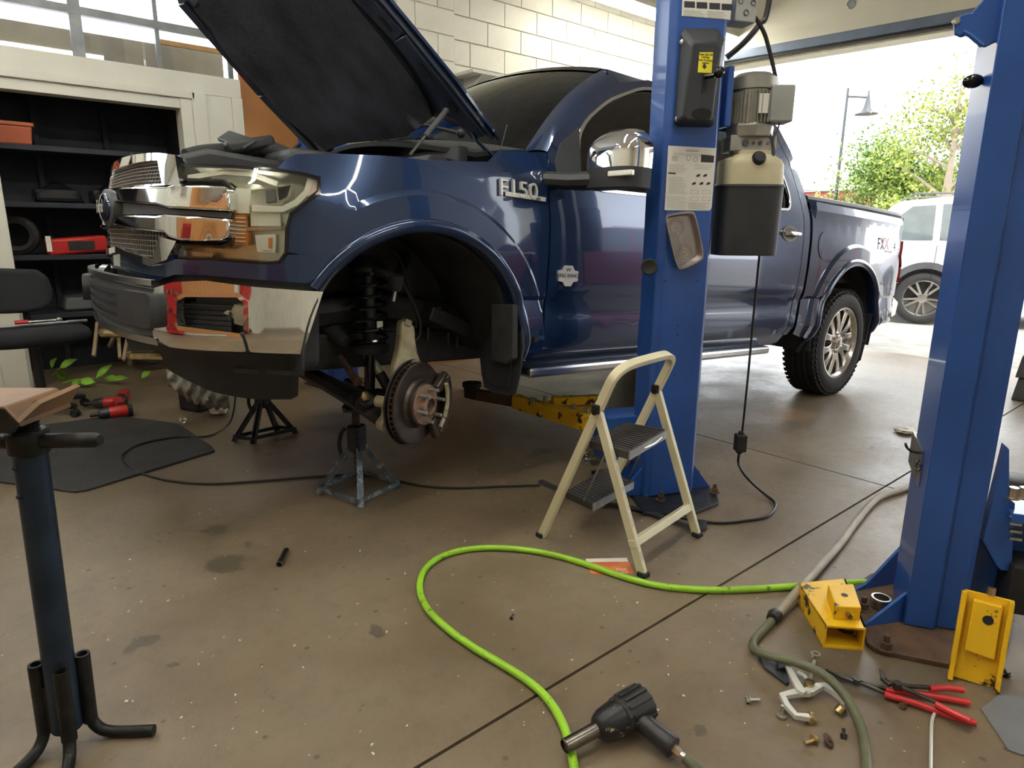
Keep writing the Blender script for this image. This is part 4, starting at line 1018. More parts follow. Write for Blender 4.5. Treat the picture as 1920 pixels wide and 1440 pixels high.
tb('brake_hose', 'cable', catmull([ty(*q, -.72) for q in [(752, 525), (765, 550), (778, 575), (788, 605), (786, 630), (775, 640)]], 5), .008, 8)
tb('sensor_wire', 'cable', catmull([ty(*q, -.70) for q in [(740, 470), (756, 500), (770, 545), (781, 590), (780, 615)]], 5), .004, 6)
p = ty(762, 605, -.80); bx('knuckle_cap', 'castalu', p, (.035, .04, .03), Matrix.Rotation(.4, 3, 'Y'), .006)
bx('wheel_speed_clip', 'zinc', ty(822, 578, -.62), (.02, .02, .01), None, .003)
# crossmember ahead, splash shield
mb = MB(); mb.box((-.44, -.56, .60), (.20, .34, .30)); mb.build('splash_shield', MT['liner'], truck, world=False, smooth=False, bevel=.03)
# mud flap behind the front wheel
fp = [tx(*q, .45) for q in [(896, 640), (940, 600), (978, 600), (980, 650), (974, 700), (965, 738), (955, 743), (925, 738), (907, 726), (902, 700)]]
mb = MB(); mb.poly3(fp, (1, 0, 0), .012); mb.build('mud_flap', MT['blackplastic'], truck, world=False, smooth=False, bevel=.004)
fi = [tx(*q, .447) for q in [(911, 670), (962, 668), (955, 728), (928, 724), (914, 712)]]
mb = MB(); mb.poly3(fi, (-1, 0, 0), .006); mb.build('mud_flap_panel', MT['blackplastic'], truck, world=False, smooth=False, bevel=.004)
mb = MB(); mb.poly3([tx(*q, .43) for q in [(930, 570), (972, 570), (972, 672), (955, 682), (930, 676)]], (-1, 0, 0), .03); mb.build('flap_bracket', MT['liner'], truck, world=False, smooth=False, bevel=.008)
# ---- rear wheels
def wheel(parent, c, side, R=.405, wd=.275, rim=.265, name='wheel'):
    """tyre with lugs, alloy rim with six split spokes; axis along y, face at side*y"""
    y0 = c[1]-side*-wd/2*-1; ax = Vector((0, side, 0)); C = Vector(c)
    mb = MB(); h = wd/2
    prof = [(-h+.02, rim), (-h+.004, rim+.03), (-h, (R+rim)/2), (-h+.012, R-.035), (-h+.03, R-.012), (-h+.055, R-.004)]
    for g in (-.07, -.025, .025, .07): prof += [(g-.007, R), (g-.005, R-.010), (g+.005, R-.010), (g+.007, R)]
    prof += [(h-.055, R-.004), (h-.03, R-.012), (h-.012, R-.035), (h, (R+rim)/2), (h-.004, rim+.03), (h-.008, rim+.012), (h-.02, rim)]
    mb.lathe(prof, C, ax, 64, False); ty_ = mb.build('tyre', MT['tyre'], parent, world=False, angle=25)
    mb = MB()
    for i in range(56):
        a = 2*math.pi*i/56
        for yy, w in ((h-.042, .045), (h-.016, .02), (-h+.042, .045)):
            rr = R-.004 if abs(yy) < h-.03 else R-.026
            mb.box(C+Vector((rr*math.cos(a), side*yy, rr*math.sin(a))), (.026, w, .010), M=Matrix.Rotation(math.pi/2-a, 3, 'Y') @ Matrix.Rotation(.3, 3, 'Z'))
    o = mb.build('tread_lugs', MT['tyre'], ty_, world=False, smooth=False, weld=False); o['kind'] = 'stuff'
    mb = MB(); mb.lathe([(-h+.03, rim-.02), (0, rim-.04), (h-.05, rim-.03), (h-.028, rim-.014), (h-.018, rim+.006), (h-.014, rim+.004), (h-.016, rim-.010), (h-.03, rim-.02), (h-.05, rim-.034), (0, rim-.05), (-h+.03, rim-.03)], C, ax, 56, False); rm = mb.build('rim', MT['alloy'], parent, world=False, angle=40)
    mb = MB(); mb.lathe([(0, 0), (0, rim-.04)], C+ax*-.01, ax, 40, False); mb.build('brake_shadow_disc', MT['alloydark'], parent, world=False)
    for i in range(6):
        a = math.pi/6+i*math.pi/3
        for t in (-1, 1):
            def pt(r, da, y): return C+Vector((r*math.cos(a+da), 0, r*math.sin(a+da)))+ax*y
            mb = MB(); P = [pt(.055, t*.20, h-.045), pt(.11, t*.16, h-.035), pt(.165, t*.24, h-.030), pt(rim-.02, t*.30, h-.034)]
            x0 = []
            for k, p in enumerate(P):
                w = (.030, .027, .024, .036)[k]; tdir = Vector((-math.sin(a), 0, math.cos(a)))
                x0 += [p+tdir*w, p-tdir*w, p-tdir*w*.8-ax*.03, p+tdir*w*.8-ax*.03]
            mb.add(x0, [(4*k+j, 4*k+(j+1) % 4, 4*k+4+(j+1) % 4, 4*k+4+j) for k in range(3) for j in range(4)]+[(3, 2, 1, 0), (12, 13, 14, 15)])
            mb.build('spoke', MT['alloy'], rm, world=False, bevel=.005)
        mb = MB(); p = C+Vector((.0675*math.cos(a), 0, .0675*math.sin(a)))+ax*(h-.05); mb.cyl(p, p+ax*.025, .012, seg=6); mb.build('lug_nut', MT['chrome'], rm, world=False, smooth=False)
    mb = MB(); mb.lathe([(h-.09, .09), (h-.045, .085), (h-.04, .05), (h-.022, .042), (h-.018, .03), (h-.018, 0)], C, ax, 28); mb.build('hub', MT['alloy'], rm, world=False, angle=40)
    return ty_
wheel(truck, (3.683, -.855, .405), -1)
wheel(truck, (3.683, .855, .405), 1)
tb('rear_axle', 'frame', [(3.683, -.8, .40), (3.683, .8, .40)], .06)
# mud flap behind the rear wheel
mb = MB(); mb.poly3([(4.14, -.99, .62), (4.14, -.70, .62), (4.10, -.70, .22), (4.10, -.97, .24)], (1, 0, 0), .012); mb.build('mud_flap', MT['blackplastic'], truck, world=False, smooth=False, bevel=.004)
mb = MB(); mb.poly3([(4.14, .99, .62), (4.14, .70, .62), (4.10, .70, .22), (4.10, .97, .24)], (1, 0, 0), .012); mb.build('mud_flap', MT['blackplastic'], truck, world=False, smooth=False, bevel=.004)
# ================================================================== two-post lifts
def rot2(d): a = math.radians(d); return Vector((math.cos(a), math.sin(a), 0))
UP = Vector((0, 0, 1))
def column(name, label, F0, phi, w, dep, z1, group=None):
    """C-section column: front plate along rot2(phi) from F0, sides run back, lips turn in"""
    e1 = rot2(phi); e2 = rot2(phi+90); t = thing(name, label, 'lift', F0, math.radians(phi))
    k = .012; r = .025
    sec = [(r, 0), (w-r, 0), (w, r), (w, dep), (w-.06, dep), (w-.06, dep-k), (w-k, dep-k), (w-k, k), (k, k), (k, dep-k), (.06, dep-k), (.06, dep), (0, dep), (0, r)]
    mb = MB(); mb.prism(sec, (0, 0, .02), (1, 0, 0), (0, 1, 0), z1-.02); mb.build('column', MATS['liftblue'], t, world=False, angle=20, bevel=.006, bseg=3)
    return t, e1, e2, -e2
def hexbolt(mb, p, n, r=.012, h=.014):
    n = Vector(n).normalized(); mb.cyl(p, p+n*h, r, seg=6); mb.cyl(p, p+n*.003, r*1.5, seg=14)
# ---- near column of the truck's lift (carries the power unit)
F0 = fl(1209, 940); PHI = -24; _n = -rot2(PHI+90)
WC = (onpl(1346, 360, F0, _n)-F0).dot(rot2(PHI))
lc, E1, E2, NC = column('lift_column', 'blue lift column with grey power unit and printed notices behind the step ladder', F0, PHI, WC, .15, 4.25)
def onC(px, py, d=0.): return onpl(px, py, F0+NC*d, NC)
def slabC(name, m, pts, d0=.0005, th=.003, parent=None, bevel=0., smooth=False):
    mb = MB(); P = [onC(a, b, d0) for a, b in pts]; mb.poly3(P, NC, th); return mb.build(name, MATS[m], parent or lc, smooth=smooth, bevel=bevel)
# base plate, gussets, bolts
mb = MB(); bp = [fl(*q, .0) for q in [(1186, 935), (1205, 968), (1298, 968), (1348, 948), (1345, 936), (1320, 905)]] ; back = [F0+E1*.42+E2*.40, F0-E1*.10+E2*.40]
mb.poly3(bp+back, (0, 0, 1), .018); mb.build('base_plate', MATS['darksteel'], lc, smooth=False, bevel=.003)
for (u0, u1, v) in ((-.12, 0, .04), (WC, WC+.105, .04), (-.12, 0, .14), (WC, WC+.105, .14)):
    a = F0+E1*u0+E2*v; b = F0+E1*u1+E2*v; hi = b if u0 < 0 else a
    mb = MB(); mb.poly3([a+UP*.018, b+UP*.018, hi+UP*.15], E2, .010); mb.build('gusset', MATS['liftblue'], lc, smooth=False)
for u, v in ((.06, -.12+.08), (.35, -.03), (-.08, .10), (.37, .15)):
    p = F0+E1*u+E2*v+UP*.018; mb = MB(); hexbolt(mb, p, UP, .016, .022); mb.cyl(p, p+UP*.04, .009, seg=8); mb.build('anchor_bolt', MATS['rust'], lc, smooth=False)
# lock cover: bevelled black box with two screws, oval emblem, handle slot
cov = [(1277, 60), (1284, 53), (1345, 53), (1358, 75), (1353, 130), (1340, 232), (1334, 239), (1270, 237), (1264, 230), (1272, 120)]
P0 = [onC(a, b, .002) for a, b in cov]; ins_ = [(1292, 84), (1298, 78), (1348, 80), (1354, 90), (1350, 130), (1338, 225), (1334, 231), (1290, 229), (1282, 221), (1291, 120)]
P1 = [onC(a, b, .002)+NC*.075 for a, b in ins_]
P1 = [p0.lerp(p0+NC*.075, 1)*.0 + (onC(a, b, .075)) for p0, (a, b) in zip(P0, [(1297, 84), (1303, 78), (1345, 80), (1353, 92), (1348, 130), (1336, 222), (1330, 228), (1288, 226), (1281, 218), (1292, 122)])]
n = len(P0); mb = MB(); mb.add(P0+P1, [(i, (i+1) % n, n+(i+1) % n, n+i) for i in range(n)]+[tuple(range(n, 2*n))]); cv = mb.build('lock_cover', MATS['blackplastic'], lc, bevel=.008, angle=30)
for q in ((1279, 80), (1270, 223)):
    p = onC(*q, .014); mb = MB(); mb.lathe([(0, .012), (.004, .012), (.008, .006), (.008, 0)], p, NC, 14); mb.build('cover_screw', MATS['zinc'], cv)
def ell(c, rx, ry, n=20): return [(c[0]+rx*math.cos(2*math.pi*i/n), c[1]+ry*math.sin(2*math.pi*i/n)) for i in range(n)]
slabC('emblem', 'blackgloss', ell((1315, 213), 18, 10), .075, .003, cv)
slabC('handle_slot', 'black', [(1318, 146), (1325, 146), (1323, 174), (1315, 176)], .0755, .001, cv)
mat('yellowlabel', (.80, .70, .03), .45, var=.05)
yl_ = slabC('warning_label', 'yellowlabel', [(1311, 98), (1337, 98), (1334, 137), (1308, 136)], .076, .0008, cv)
def textC(body, px, py, size, d, parent, m='ink', sx=1., ang=0.):
    p = onC(px, py, d); ux = (E1*math.cos(ang)+UP*math.sin(ang)); return text_on(body, MATS[m], parent, p, ux, UP*math.cos(ang)-E1*math.sin(ang), size, .0004, sx=sx)
for t_, y_, s_ in (('Raise Lift Off', 102, .012), ('Latches', 107, .012), ('Lower To Release', 113, .0105), ('Latches', 118, .0105)): textC(t_, 1323, y_, s_, .0772, cv)
slabC('arrow', 'ink', [(1319, 120), (1323, 120), (1323, 124), (1326, 124), (1321, 130), (1316, 124), (1319, 124)], .0771, .0006, cv)
p = onC(1322, 144, .08); mb = MB(); mb.cyl(p, p+NC*.035+E1*.02, .009, seg=10); mb.ball(p+NC*.05+E1*.03+UP*.008, .021); mb.build('release_knob', MATS['blackgloss'], cv)
# printed sheets
s1 = slabC('notice_sheet', 'paper', [(1281, -40), (1375, -34), (1369, 37), (1278, 30)], .0008, .0012)
for i, x in enumerate((1283, 1306, 1330, 1353)): slabC('notice_block', 'ink', [(x, 2+i*1.6), (x+20, 3+i*1.6), (x+20, 15+i*1.6), (x, 14+i*1.6)], .0022, .0004, s1)
def lines(parent, x0, x1, y0, y1, n, d, slope=.07, jit=.25, m='ink', h=.0011):
    mb = MB(); rr = random.Random(int(x0*7+y0))
    for i in range(n):
        y = y0+(y1-y0)*i/max(1, n-1); e = x1-(x1-x0)*jit*rr.random()
        a = onC(x0, y, d); b = onC(e, y+(e-x0)*slope, d); mb.beam(a, b, .0006, h, UP)
    o = mb.build('print', MATS[m], parent, smooth=False, weld=False); o['kind'] = 'stuff'
mat('greyink', (.22, .22, .22), .6)
lines(s1, 1282, 1322, 19, 29, 5, .0022, .08, m='greyink'); lines(s1, 1326, 1366, 21, 32, 5, .0022, .08, m='greyink')
s2 = slabC('instruction_sheet', 'paper', [(1253, 273), (1343, 278), (1334, 390), (1330, 395), (1246, 394)], .0008, .0012)
lines(s2, 1286, 1312, 281, 283, 2, .0022, .05, .1)
lines(s2, 1254, 1288, 309, 322, 5, .0022, .05, m='greyink'); lines(s2, 1253, 1288, 332, 362, 12, .0022, .05, m='greyink'); lines(s2, 1250, 1288, 368, 390, 9, .0022, .05, m='greyink')
lines(s2, 1302, 1336, 309, 316, 3, .0022, .05, m='greyink'); lines(s2, 1290, 1332, 380, 391, 6, .0022, .05, m='greyink'); lines(s2, 1262, 1335, 287, 290, 2, .0022, .05, m='greyink')
slabC('table_block', 'ink', [(1315, 290), (1339, 292), (1338, 305), (1314, 304)], .0022, .0004, s2)
slabC('heading_bar', 'ink', [(1253, 323), (1267, 324), (1267, 327), (1253, 326)], .0022, .0004, s2)
for x, y in ((1309, 329), (1322, 329), (1301, 344), (1315, 344), (1328, 344)):
    slabC('truck_pictogram', 'ink', [(x-4, y+1), (x-1, y-2), (x+3, y-3), (x+4, y), (x+2, y+2), (x-3, y+3)], .0022, .0004, s2)
for x, y in ((1302, 360), (1324, 360), (1302, 373), (1324, 373)):
    o = onC(x, y, .0022); mb = MB(); R = [(-.018, -.007), (.018, -.007), (.018, .007), (-.018, .007)]
    for i in range(4):
        a, b = R[i], R[(i+1) % 4]; mb.beam(o+E1*a[0]+UP*a[1], o+E1*b[0]+UP*b[1], .0006, .001, UP if a[0] != b[0] else E1)
    mb.build('van_outline', MATS['greyink'], s2, smooth=False)
o = onC(1283, 300, .0022)
for x, y, r in ((1291, 296, .011), (1304, 299, .010)):
    o = onC(x, y, .0022); mb = MB(); mb.lathe([(0, r), (.0006, r), (.0006, r-.0015), (0, r-.0015)], o, NC, 18, False); mb.build('diagram_circle', MATS['greyink'], s2)
lines(s2, 1260, 1274, 293, 300, 4, .0022, .05, .3)
# side face details: rubber grommet, clip dots
def onL(px, py): return onpl(px, py, F0-E1*.0, E1)
p = onC(1216, 500, .0); mb = MB(); mb.lathe([(0, .033), (.012, .036), (.016, .030), (.012, .018), (.010, 0)], p+E1*.005, NC-E1*.6, 20, caps=False); mb.build('rubber_grommet', MATS['rubber'], lc)
for q in ((1247, 527), (1308, 527), (1271, 611), (1270, 629), (1264, 704), (1260, 790), (1258, 808)):
    p = onC(*q, .0002); mb = MB(); mb.lathe([(0, .0045), (.0006, .0045), (.0006, 0)], p, NC, 8); mb.build('bolt_hole', MATS['black'], lc)
# carriage inside the column with arm pivot
mb = MB(); c0 = F0+E1*.10+E2*.30; mb.box(F0+E1*.142+E2*.16+UP*.42, (.20, .16, .80), math.radians(PHI)); cg = mb.build('carriage', MATS['liftblue'], lc, smooth=False, bevel=.008)
mb = MB(); mb.box(F0-E1*.03+E2*.20+UP*.27, (.24, .16, .22), math.radians(PHI)); mb.build('arm_yoke', MATS['liftblue'], cg, smooth=False, bevel=.004)
# magnetic parts tray stuck on the column, tilted
mat('traymetal', (.42, .38, .37), .32, .85, var=.12, scale=12)
tq_ = [(1240, 408), (1246, 401), (1290, 395), (1298, 402), (1314, 478), (1308, 489), (1271, 506), (1262, 500)]
TP_ = [onC(a, b, .0) for a, b in chaikin(tq_, 2)]; tcn = sum(TP_, Vector())/len(TP_)
tr = thing('parts_tray', 'grey metal magnetic parts tray stuck tilted on the blue lift column', 'tray', tcn)
nT = len(TP_); mb = MB(); rim_ = [p+NC*.030 for p in TP_]; rin = [tcn+(p-tcn)*.93+NC*.030 for p in TP_]; bot = [tcn+(p-tcn)*.84+NC*.006 for p in TP_]; bk = [tcn+(p-tcn)*.86+NC*.001 for p in TP_]
vs = bk+rim_+rin+bot; mb.add(vs, [(r*nT+i, r*nT+(i+1) % nT, (r+1)*nT+(i+1) % nT, (r+1)*nT+i) for r in range(3) for i in range(nT)]+[tuple(range(3*nT, 4*nT)), tuple(range(nT-1, -1, -1))]); mb.build('tray_dish', MATS['traymetal'], tr, angle=40)
for (u, v) in ((1268, 426), (1283, 474)):
    for r_ in (.040, .030):
        mb = MB(); mb.lathe([(0, r_), (.002, r_-.001), (.002, r_-.003), (0, r_-.004)], onC(u, v, .0062), NC, 28, False); mb.build('tray_ring', MATS['traymetal'], tr)
axT = (onC(1283, 474, 0)-onC(1268, 426, 0)).normalized(); text_on('Ironwood', MATS['zinc'], tr, onC(1276, 450, .007), axT, NC.cross(axT), .036, .0015, sx=1.0)
# ---- power unit on the right flank
PU = F0+E1*.415+E2*.10; NV = Vector((-CF[0], -CF[1], 0)).normalized()
def onP(px, py, d=0.): return onpl(px, py, PU+NV*d, NV)
RV = Vector((CR[0], CR[1], 0)).normalized()
bra = MB(); bra.box(F0+E1*.30+E2*.09+UP*(onP(1372, 190).z), (.03, .14, .24), math.radians(PHI)); bra.box(F0+E1*.345+E2*.17+UP*(onP(1372, 190).z), (.10, .02, .24), math.radians(PHI)); pu = bra.build('power_unit_bracket', MATS['liftblue'], lc, smooth=False, bevel=.006)
mat('motoralu', (.34, .33, .29), .42, .55, var=.2)
mat('reservoir', (.56, .51, .34), .42, var=.06)
mat('boxgrey', (.30, .31, .30), .5)
mt = onP(1414, 145); mb_ = onP(1414, 285); R_ = .092
mc = Vector((mt.x, mt.y, 0))
mb = MB(); mb.lathe([(mb_.z+.10, R_), (mt.z-.06, R_), (mt.z-.058, R_+.008), (mt.z-.01, R_+.008), (mt.z+.01, R_-.02), (mt.z+.012, 0)], mc, UP, 36); mb.build('motor_body', MATS['motoralu'], pu)
for i in range(40):
    a = 2*math.pi*i/40; d = Vector((math.cos(a), math.sin(a), 0)); mb = MB(); mb.beam(mc+d*(R_+.006)+UP*(mb_.z+.11), mc+d*(R_+.006)+UP*(mt.z-.07), .004, .018, d); mb.build('motor_fin', MATS['motoralu'], pu, smooth=False)
zz = mb_.z
mb = MB(); mb.lathe([(zz+.055, .098), (zz+.10, .104), (zz+.112, .100)], mc, UP, 8); mb.build('motor_flange', MATS['motoralu'], pu, smooth=False, bevel=.006)
mb = MB(); mb.box(mc+UP*(zz+.03), (.20, .13, .065), YAW-math.pi/2); vb = mb.build('valve_block', MATS['motoralu'], pu, smooth=False, bevel=.004)
for k, r in ((-.035, .014), (-.002, .006), (.028, .008), (.062, .006)):
    p = mc+NV*.065+RV*k+UP*(zz+.03); mb = MB(); mb.lathe([(0, r), (.006, r), (.006, r*.5), (.004, 0)], p, NV, 14); mb.build('valve_port', MATS['darkgrey'], vb)
a = onP(1440, 162, .05); b = onP(1478, 232, .05)
mb = MB(); mb.box((a+b)/2, ((b-a).dot(RV), .10, a.z-b.z), YAW-math.pi/2); mb.build('control_box', MATS['boxgrey'], pu, smooth=False, bevel=.008)
mb = MB(); mb.poly3([onP(*q, .105) for q in [(1425, 175), (1443, 175), (1439, 212), (1422, 212)]], NV, .001); mb.build('rating_plate', MATS['paper'], pu, smooth=False)
# reservoir: shouldered cream tank in a black sleeve
def tank(name, m, zlist, dz, rough=0):
    mb = MB(); c = None; rings = []
    for (px0, px1, py, k) in zlist:
        p0 = onP(px0, py); p1 = onP(px1, py); cx = (p0+p1)/2; hw = (p1-p0).dot(RV)/2; hd = dz*k; ring = []
        for i in range(28):
            an = 2*math.pi*i/28; e = lambda x: math.copysign(abs(x)**.45, x); ring.append(cx+RV*(hw*e(math.cos(an)))+NV*(hd*e(math.sin(an))))
        rings.append(ring)
    vs = [p for r in rings for p in r]; n = 28
    fs = [(j*n+i, j*n+(i+1) % n, (j+1)*n+(i+1) % n, (j+1)*n+i) for j in range(len(rings)-1) for i in range(n)]+[tuple(range(n)), tuple(range((len(rings)-1)*n, len(rings)*n))]
    mb.add(vs, fs); return mb.build(name, MATS[m], pu, angle=40)
tank('reservoir', 'reservoir', [(1372, 1444, 284, .7), (1372, 1444, 292, .7), (1352, 1457, 302, .95), (1350, 1461, 312, 1), (1348, 1460, 352, 1)], .10)
tank('reservoir_sleeve', 'blackplastic', [(1345, 1461, 350, 1.03), (1337, 1446, 478, 1.03)], .10)
tank('reservoir_rim', 'darkgrey', [(1344, 1463, 348, 1.07), (1344, 1463, 352, 1.07)], .10)
p = onP(1424, 296, .10); mb = MB(); mb.lathe([(0, .030), (.018, .030), (.026, .024), (.028, 0)], p-UP*.005-NV*.015, NV+UP*.5, 12); mb.build('filler_cap', MATS['black'], pu)
mb = MB(); mb.tube(catmull([onP(*q, .06) for q in [(1395, 150), (1408, 172), (1425, 210), (1440, 245), (1450, 280), (1450, 292)]], 5), .009, 8); mb.build('motor_cable', MATS['darkgrey'], pu)
mb = MB(); mb.tube(catmull([onP(*q, .07) for q in [(1462, 228), (1458, 245), (1450, 260), (1450, 290), (1446, 300)]], 5), .004, 6); mb.build('vent_tube', MATS['darkgrey'], pu)
# junction box at the column top and its cords
jb = thing('junction_box', 'grey electrical box on the right flank of the lift column', 'electrical box', onC(1388, 44, -.02))
q0 = onP(1388, 10, .02); mb = MB(); mb.box(q0+UP*.02, (.10, .09, .19), math.radians(PHI)); mb.build('box_body', MATS['boxgrey'], jb, smooth=False, bevel=.004)
for dx, dz in ((-.03, .0), (.03, .0), (0, -.04)):
    mb = MB(); mb.lathe([(0, .012), (.002, .012), (.002, .009)], q0-E2*.046+E1*dx+UP*dz, NC, 14, False); mb.build('knockout', MATS['darkgrey'], jb)
def cord(name, m, pts, r, label, cat='cord', seg=8, k=6, group=None):
    mb = MB(); mb.tube(catmull(pts, k), r, seg); o = mb.build(name, MATS[m], None); tag(o, label, cat, group); return o
cord('power_cord', 'cable', [onP(*q, .03) for q in [(1408, 28), (1418, 36), (1432, 60), (1440, 85), (1450, 125), (1457, 158)]], .009, 'black cord plugged into the grey electrical box and hanging to the motor')
cord('power_cord', 'cable', [onP(1450, -10, -.1)+UP*1.2, onP(1448, -10, -.1)+UP*.3, onP(1440, 15, -.1), onP(1425, 45, -.1), onP(1395, 80, -.1), onP(1362, 108, -.12)], .013, 'thick black cord looping down behind the lift column')
# cord with inline plug hanging from the power unit to the floor
hang = [onP(1424, 478, .02), onP(1415, 570, .0), onP(1404, 690, .0), onP(1394, 790, .0), onP(1391, 815, 0)]
dc = thing('drop_cord', 'black cord with inline plug hanging from the power unit to the floor', 'cord', fl(1400, 900))
mb = MB(); mb.tube(hang, .0055, 8); mb.build('upper_cord', MATS['cable'], dc)
pb_ = onP(1388, 830); mb = MB(); mb.box(pb_, (.055, .05, .085), YAW); mb.cyl(pb_+UP*.04, pb_+UP*.06, .014, seg=8); mb.cyl(pb_-UP*.055, pb_-UP*.04, .016, seg=8); mb.build('inline_plug', MATS['rubber'], dc, bevel=.005)
low = [pb_-UP*.05, onP(1385, 870, 0), fl(1400, 895, .10), fl(1432, 925, .02), fl(1454, 945, .007), fl(1440, 967, .007), fl(1400, 976, .007), fl(1340, 980, .007), fl(1250, 965, .007)]
mb = MB(); mb.tube(catmull(low, 6), .0065, 8); mb.build('lower_cord', MATS['cable'], dc)
# ---- far column, seen under the hood
F1 = Vector((2.20, 4.75, 0))
lc2, _, _, _ = column('lift_column', 'blue lift column on the far side of the truck seen under the hood', F1, 8, .285, .26, 4.25)
mb = MB(); mb.box((.142, .1, .009), (.42, .34, .018)); mb.build('base_plate', MATS['rust'], lc2, world=False, smooth=False)
mb = MB(); mb.box((.09, -.012, 1.7), (.05, .02, .9)); mb.build('cable_cover', MATS['whitewood'], lc2, world=False, smooth=False)
# ---- right hand column of the neighbouring lift
A_ = fl(1672, 1118); B_ = fl(1693, 1180); eR = rot2(-61); nR = rot2(-151); inR = -nR
wR = (onpl(1896, 720, B_, nR)-B_).dot(eR)
lr = thing('lift_column', 'blue lift column with bent front plate and bolted rusty base beside yellow adapters', 'lift', B_)
rl = (A_-B_).length
def sec3(P, z0, z1): 
    mb = MB(); k = len(P); mb.add([Vector((p.x, p.y, z0)) for p in P]+[Vector((p.x, p.y, z1)) for p in P], [tuple(range(k-1, -1, -1)), tuple(range(k, 2*k))]+[(i, (i+1) % k, k+(i+1) % k, k+i) for i in range(k)]); return mb
P = [B_+inR*rl, B_, B_+eR*(wR*.50), B_+eR*(wR*.55)+inR*.018, B_+eR*(wR*.92)+inR*.022, B_+eR*wR+inR*.018, B_+eR*wR+inR*.20, B_+eR*(wR-.012)+inR*.20, B_+eR*(wR-.012)+inR*.034, B_+eR*(wR*.53)+inR*.032, B_+eR*.012+inR*.014, B_+eR*.012+inR*rl]
sec3(P, .018, 4.25).build('column', MATS['liftblue'], lr, angle=14, bevel=.003)
basep = [fl(*q) for q in [(1598, 1108), (1632, 1082), (1700, 1080), (1860, 1085), (1900, 1130), (1890, 1215), (1850, 1268), (1772, 1253), (1660, 1230), (1640, 1224), (1624, 1212), (1618, 1180)]]
mb = MB(); mb.poly3(basep, (0, 0, 1), .016); mb.build('base_plate', MATS['rust'], lr, smooth=False, bevel=.002)
gz = .016
def gus(p0, p1, h, name='gusset'):
    d = (p1-p0); nn = Vector((-d.y, d.x, 0)).normalized(); mb = MB(); mb.poly3([p0+UP*gz, p1+UP*gz, p1+UP*(gz+h), p1.lerp(p0, .75)+UP*(gz+.02)], nn, .010); mb.build(name, MATS['liftblue'], lr, smooth=False)
gus(fl(1603, 1108, gz)-UP*gz, fl(1690, 1092, gz)-UP*gz, .16)
gus(fl(1615, 1176, gz)-UP*gz, fl(1693, 1165, gz)-UP*gz, .10)
for q in ((1618, 1142), (1660, 1216)):
    p = fl(*q, gz); mb = MB(); hexbolt(mb, p, UP, .017, .024); mb.cyl(p, p+UP*.045, .009, seg=8); mb.build('anchor_bolt', MATS['rust'], lr, smooth=False)
# cover plate with hooks on the bright flank
nF = rot2(119) ; 
def onF(px, py, d=0.): return onpl(px, py, B_+rot2(119)*d, rot2(119))
mb = MB(); mb.poly3([onF(*q, .001) for q in [(1714, 808), (1733, 846), (1723, 913), (1706, 865)]], rot2(119), .005); mb.build('cover_plate', MATS['steel'], lr, smooth=False)
mb = MB(); mb.tube(catmull([onF(1716, 848, .006), onF(1708, 846, .05), onF(1700, 838, .06), onF(1698, 832, .07)], 4), .004, 6); mb.build('hook', MATS['darksteel'], lr)
mb = MB(); mb.tube(catmull([onF(1722, 862, .008), onF(1716, 875, .02), onF(1722, 882, .02), onF(1727, 872, .01)], 4), .004, 6); mb.build('hook', MATS['darksteel'], lr)
# pulley bracket near the top, knob on the flank
mb = MB(); P = [onpl(*q, B_+inR*.03, nR) for q in [(1786, 40), (1800, 30), (1820, 26), (1842, 0), (1895, 0), (1885, 70), (1846, 90), (1836, 88), (1812, 68), (1800, 72), (1788, 66)]]; mb.poly3(P, nR, .012); mb.build('pulley_bracket', MATS['liftblue'], lr, smooth=False, bevel=.003)
mb = MB(); mb.tube([onpl(*q, B_+inR*.015, nR) for q in [(1806, 60), (1818, 66), (1842, 86)]], .006, 6); mb.build('bracket_edge', MATS['liftblue'], lr)
p = onpl(1792, 40, B_+inR*.018, nR); mb = MB(); mb.lathe([(0, .009), (.006, .009), (.006, .004), (.004, 0)], p, nR, 12); mb.build('bracket_eyelet', MATS['zinc'], lr)
p = onF(1832, 152, .012); mb = MB(); mb.ball(p+rot2(119)*.01, (.026, .026, .018)); mb.cyl(p-rot2(119)*.03, p+rot2(119)*.01, .010, seg=10); mb.build('latch_knob', MATS['blackgloss'], lr)
# carriage, rubber pad and arm on the right side
cq_ = B_+eR*(wR+.035)
ca = MB(); ca.poly3([onpl(*q, cq_+inR*.02, nR) for q in [(1888, 838), (1893, 842), (1893, 935), (1904, 944), (1897, 1072), (1876, 1070), (1868, 1060), (1843, 1015)]], inR, .05); cg2 = ca.build('carriage', MATS['liftblue'], lr, smooth=False, bevel=.003)
c_ = cq_+eR*.10+inR*.05
mb = MB(); mb.box(Vector((c_.x, c_.y, onpl(1910, 940, c_, nR).z-.03)), (.16, .14, .03), math.radians(-61)); mb.build('arm_yoke', MATS['liftblue'], cg2, smooth=False, bevel=.003)
mb = MB(); mb.box(Vector((c_.x, c_.y, .20))+eR*.03, (.16, .12, .16), math.radians(-61)); mb.build('arm_stub', MATS['black'], cg2, smooth=False, bevel=.01)
zy = onpl(1910, 940, c_, nR).z-.03; mb = MB(); mb.box(Vector((c_.x, c_.y, (zy+.12)/2))-eR*.02+inR*.06, (.20, .02, zy-.12), math.radians(-61)); mb.build('yoke_plate', MATS['liftblue'], cg2, smooth=False, bevel=.003)
for k in range(2):
    p = onpl(1899+20*k, 932, c_-inR*.03, nR); mb = MB(); mb.cyl(p, p+UP*.03, .014, seg=6); mb.cyl(p-UP*.004, p, .019, seg=14); mb.build('carriage_bolt', MATS['zinc'], lr, smooth=False)
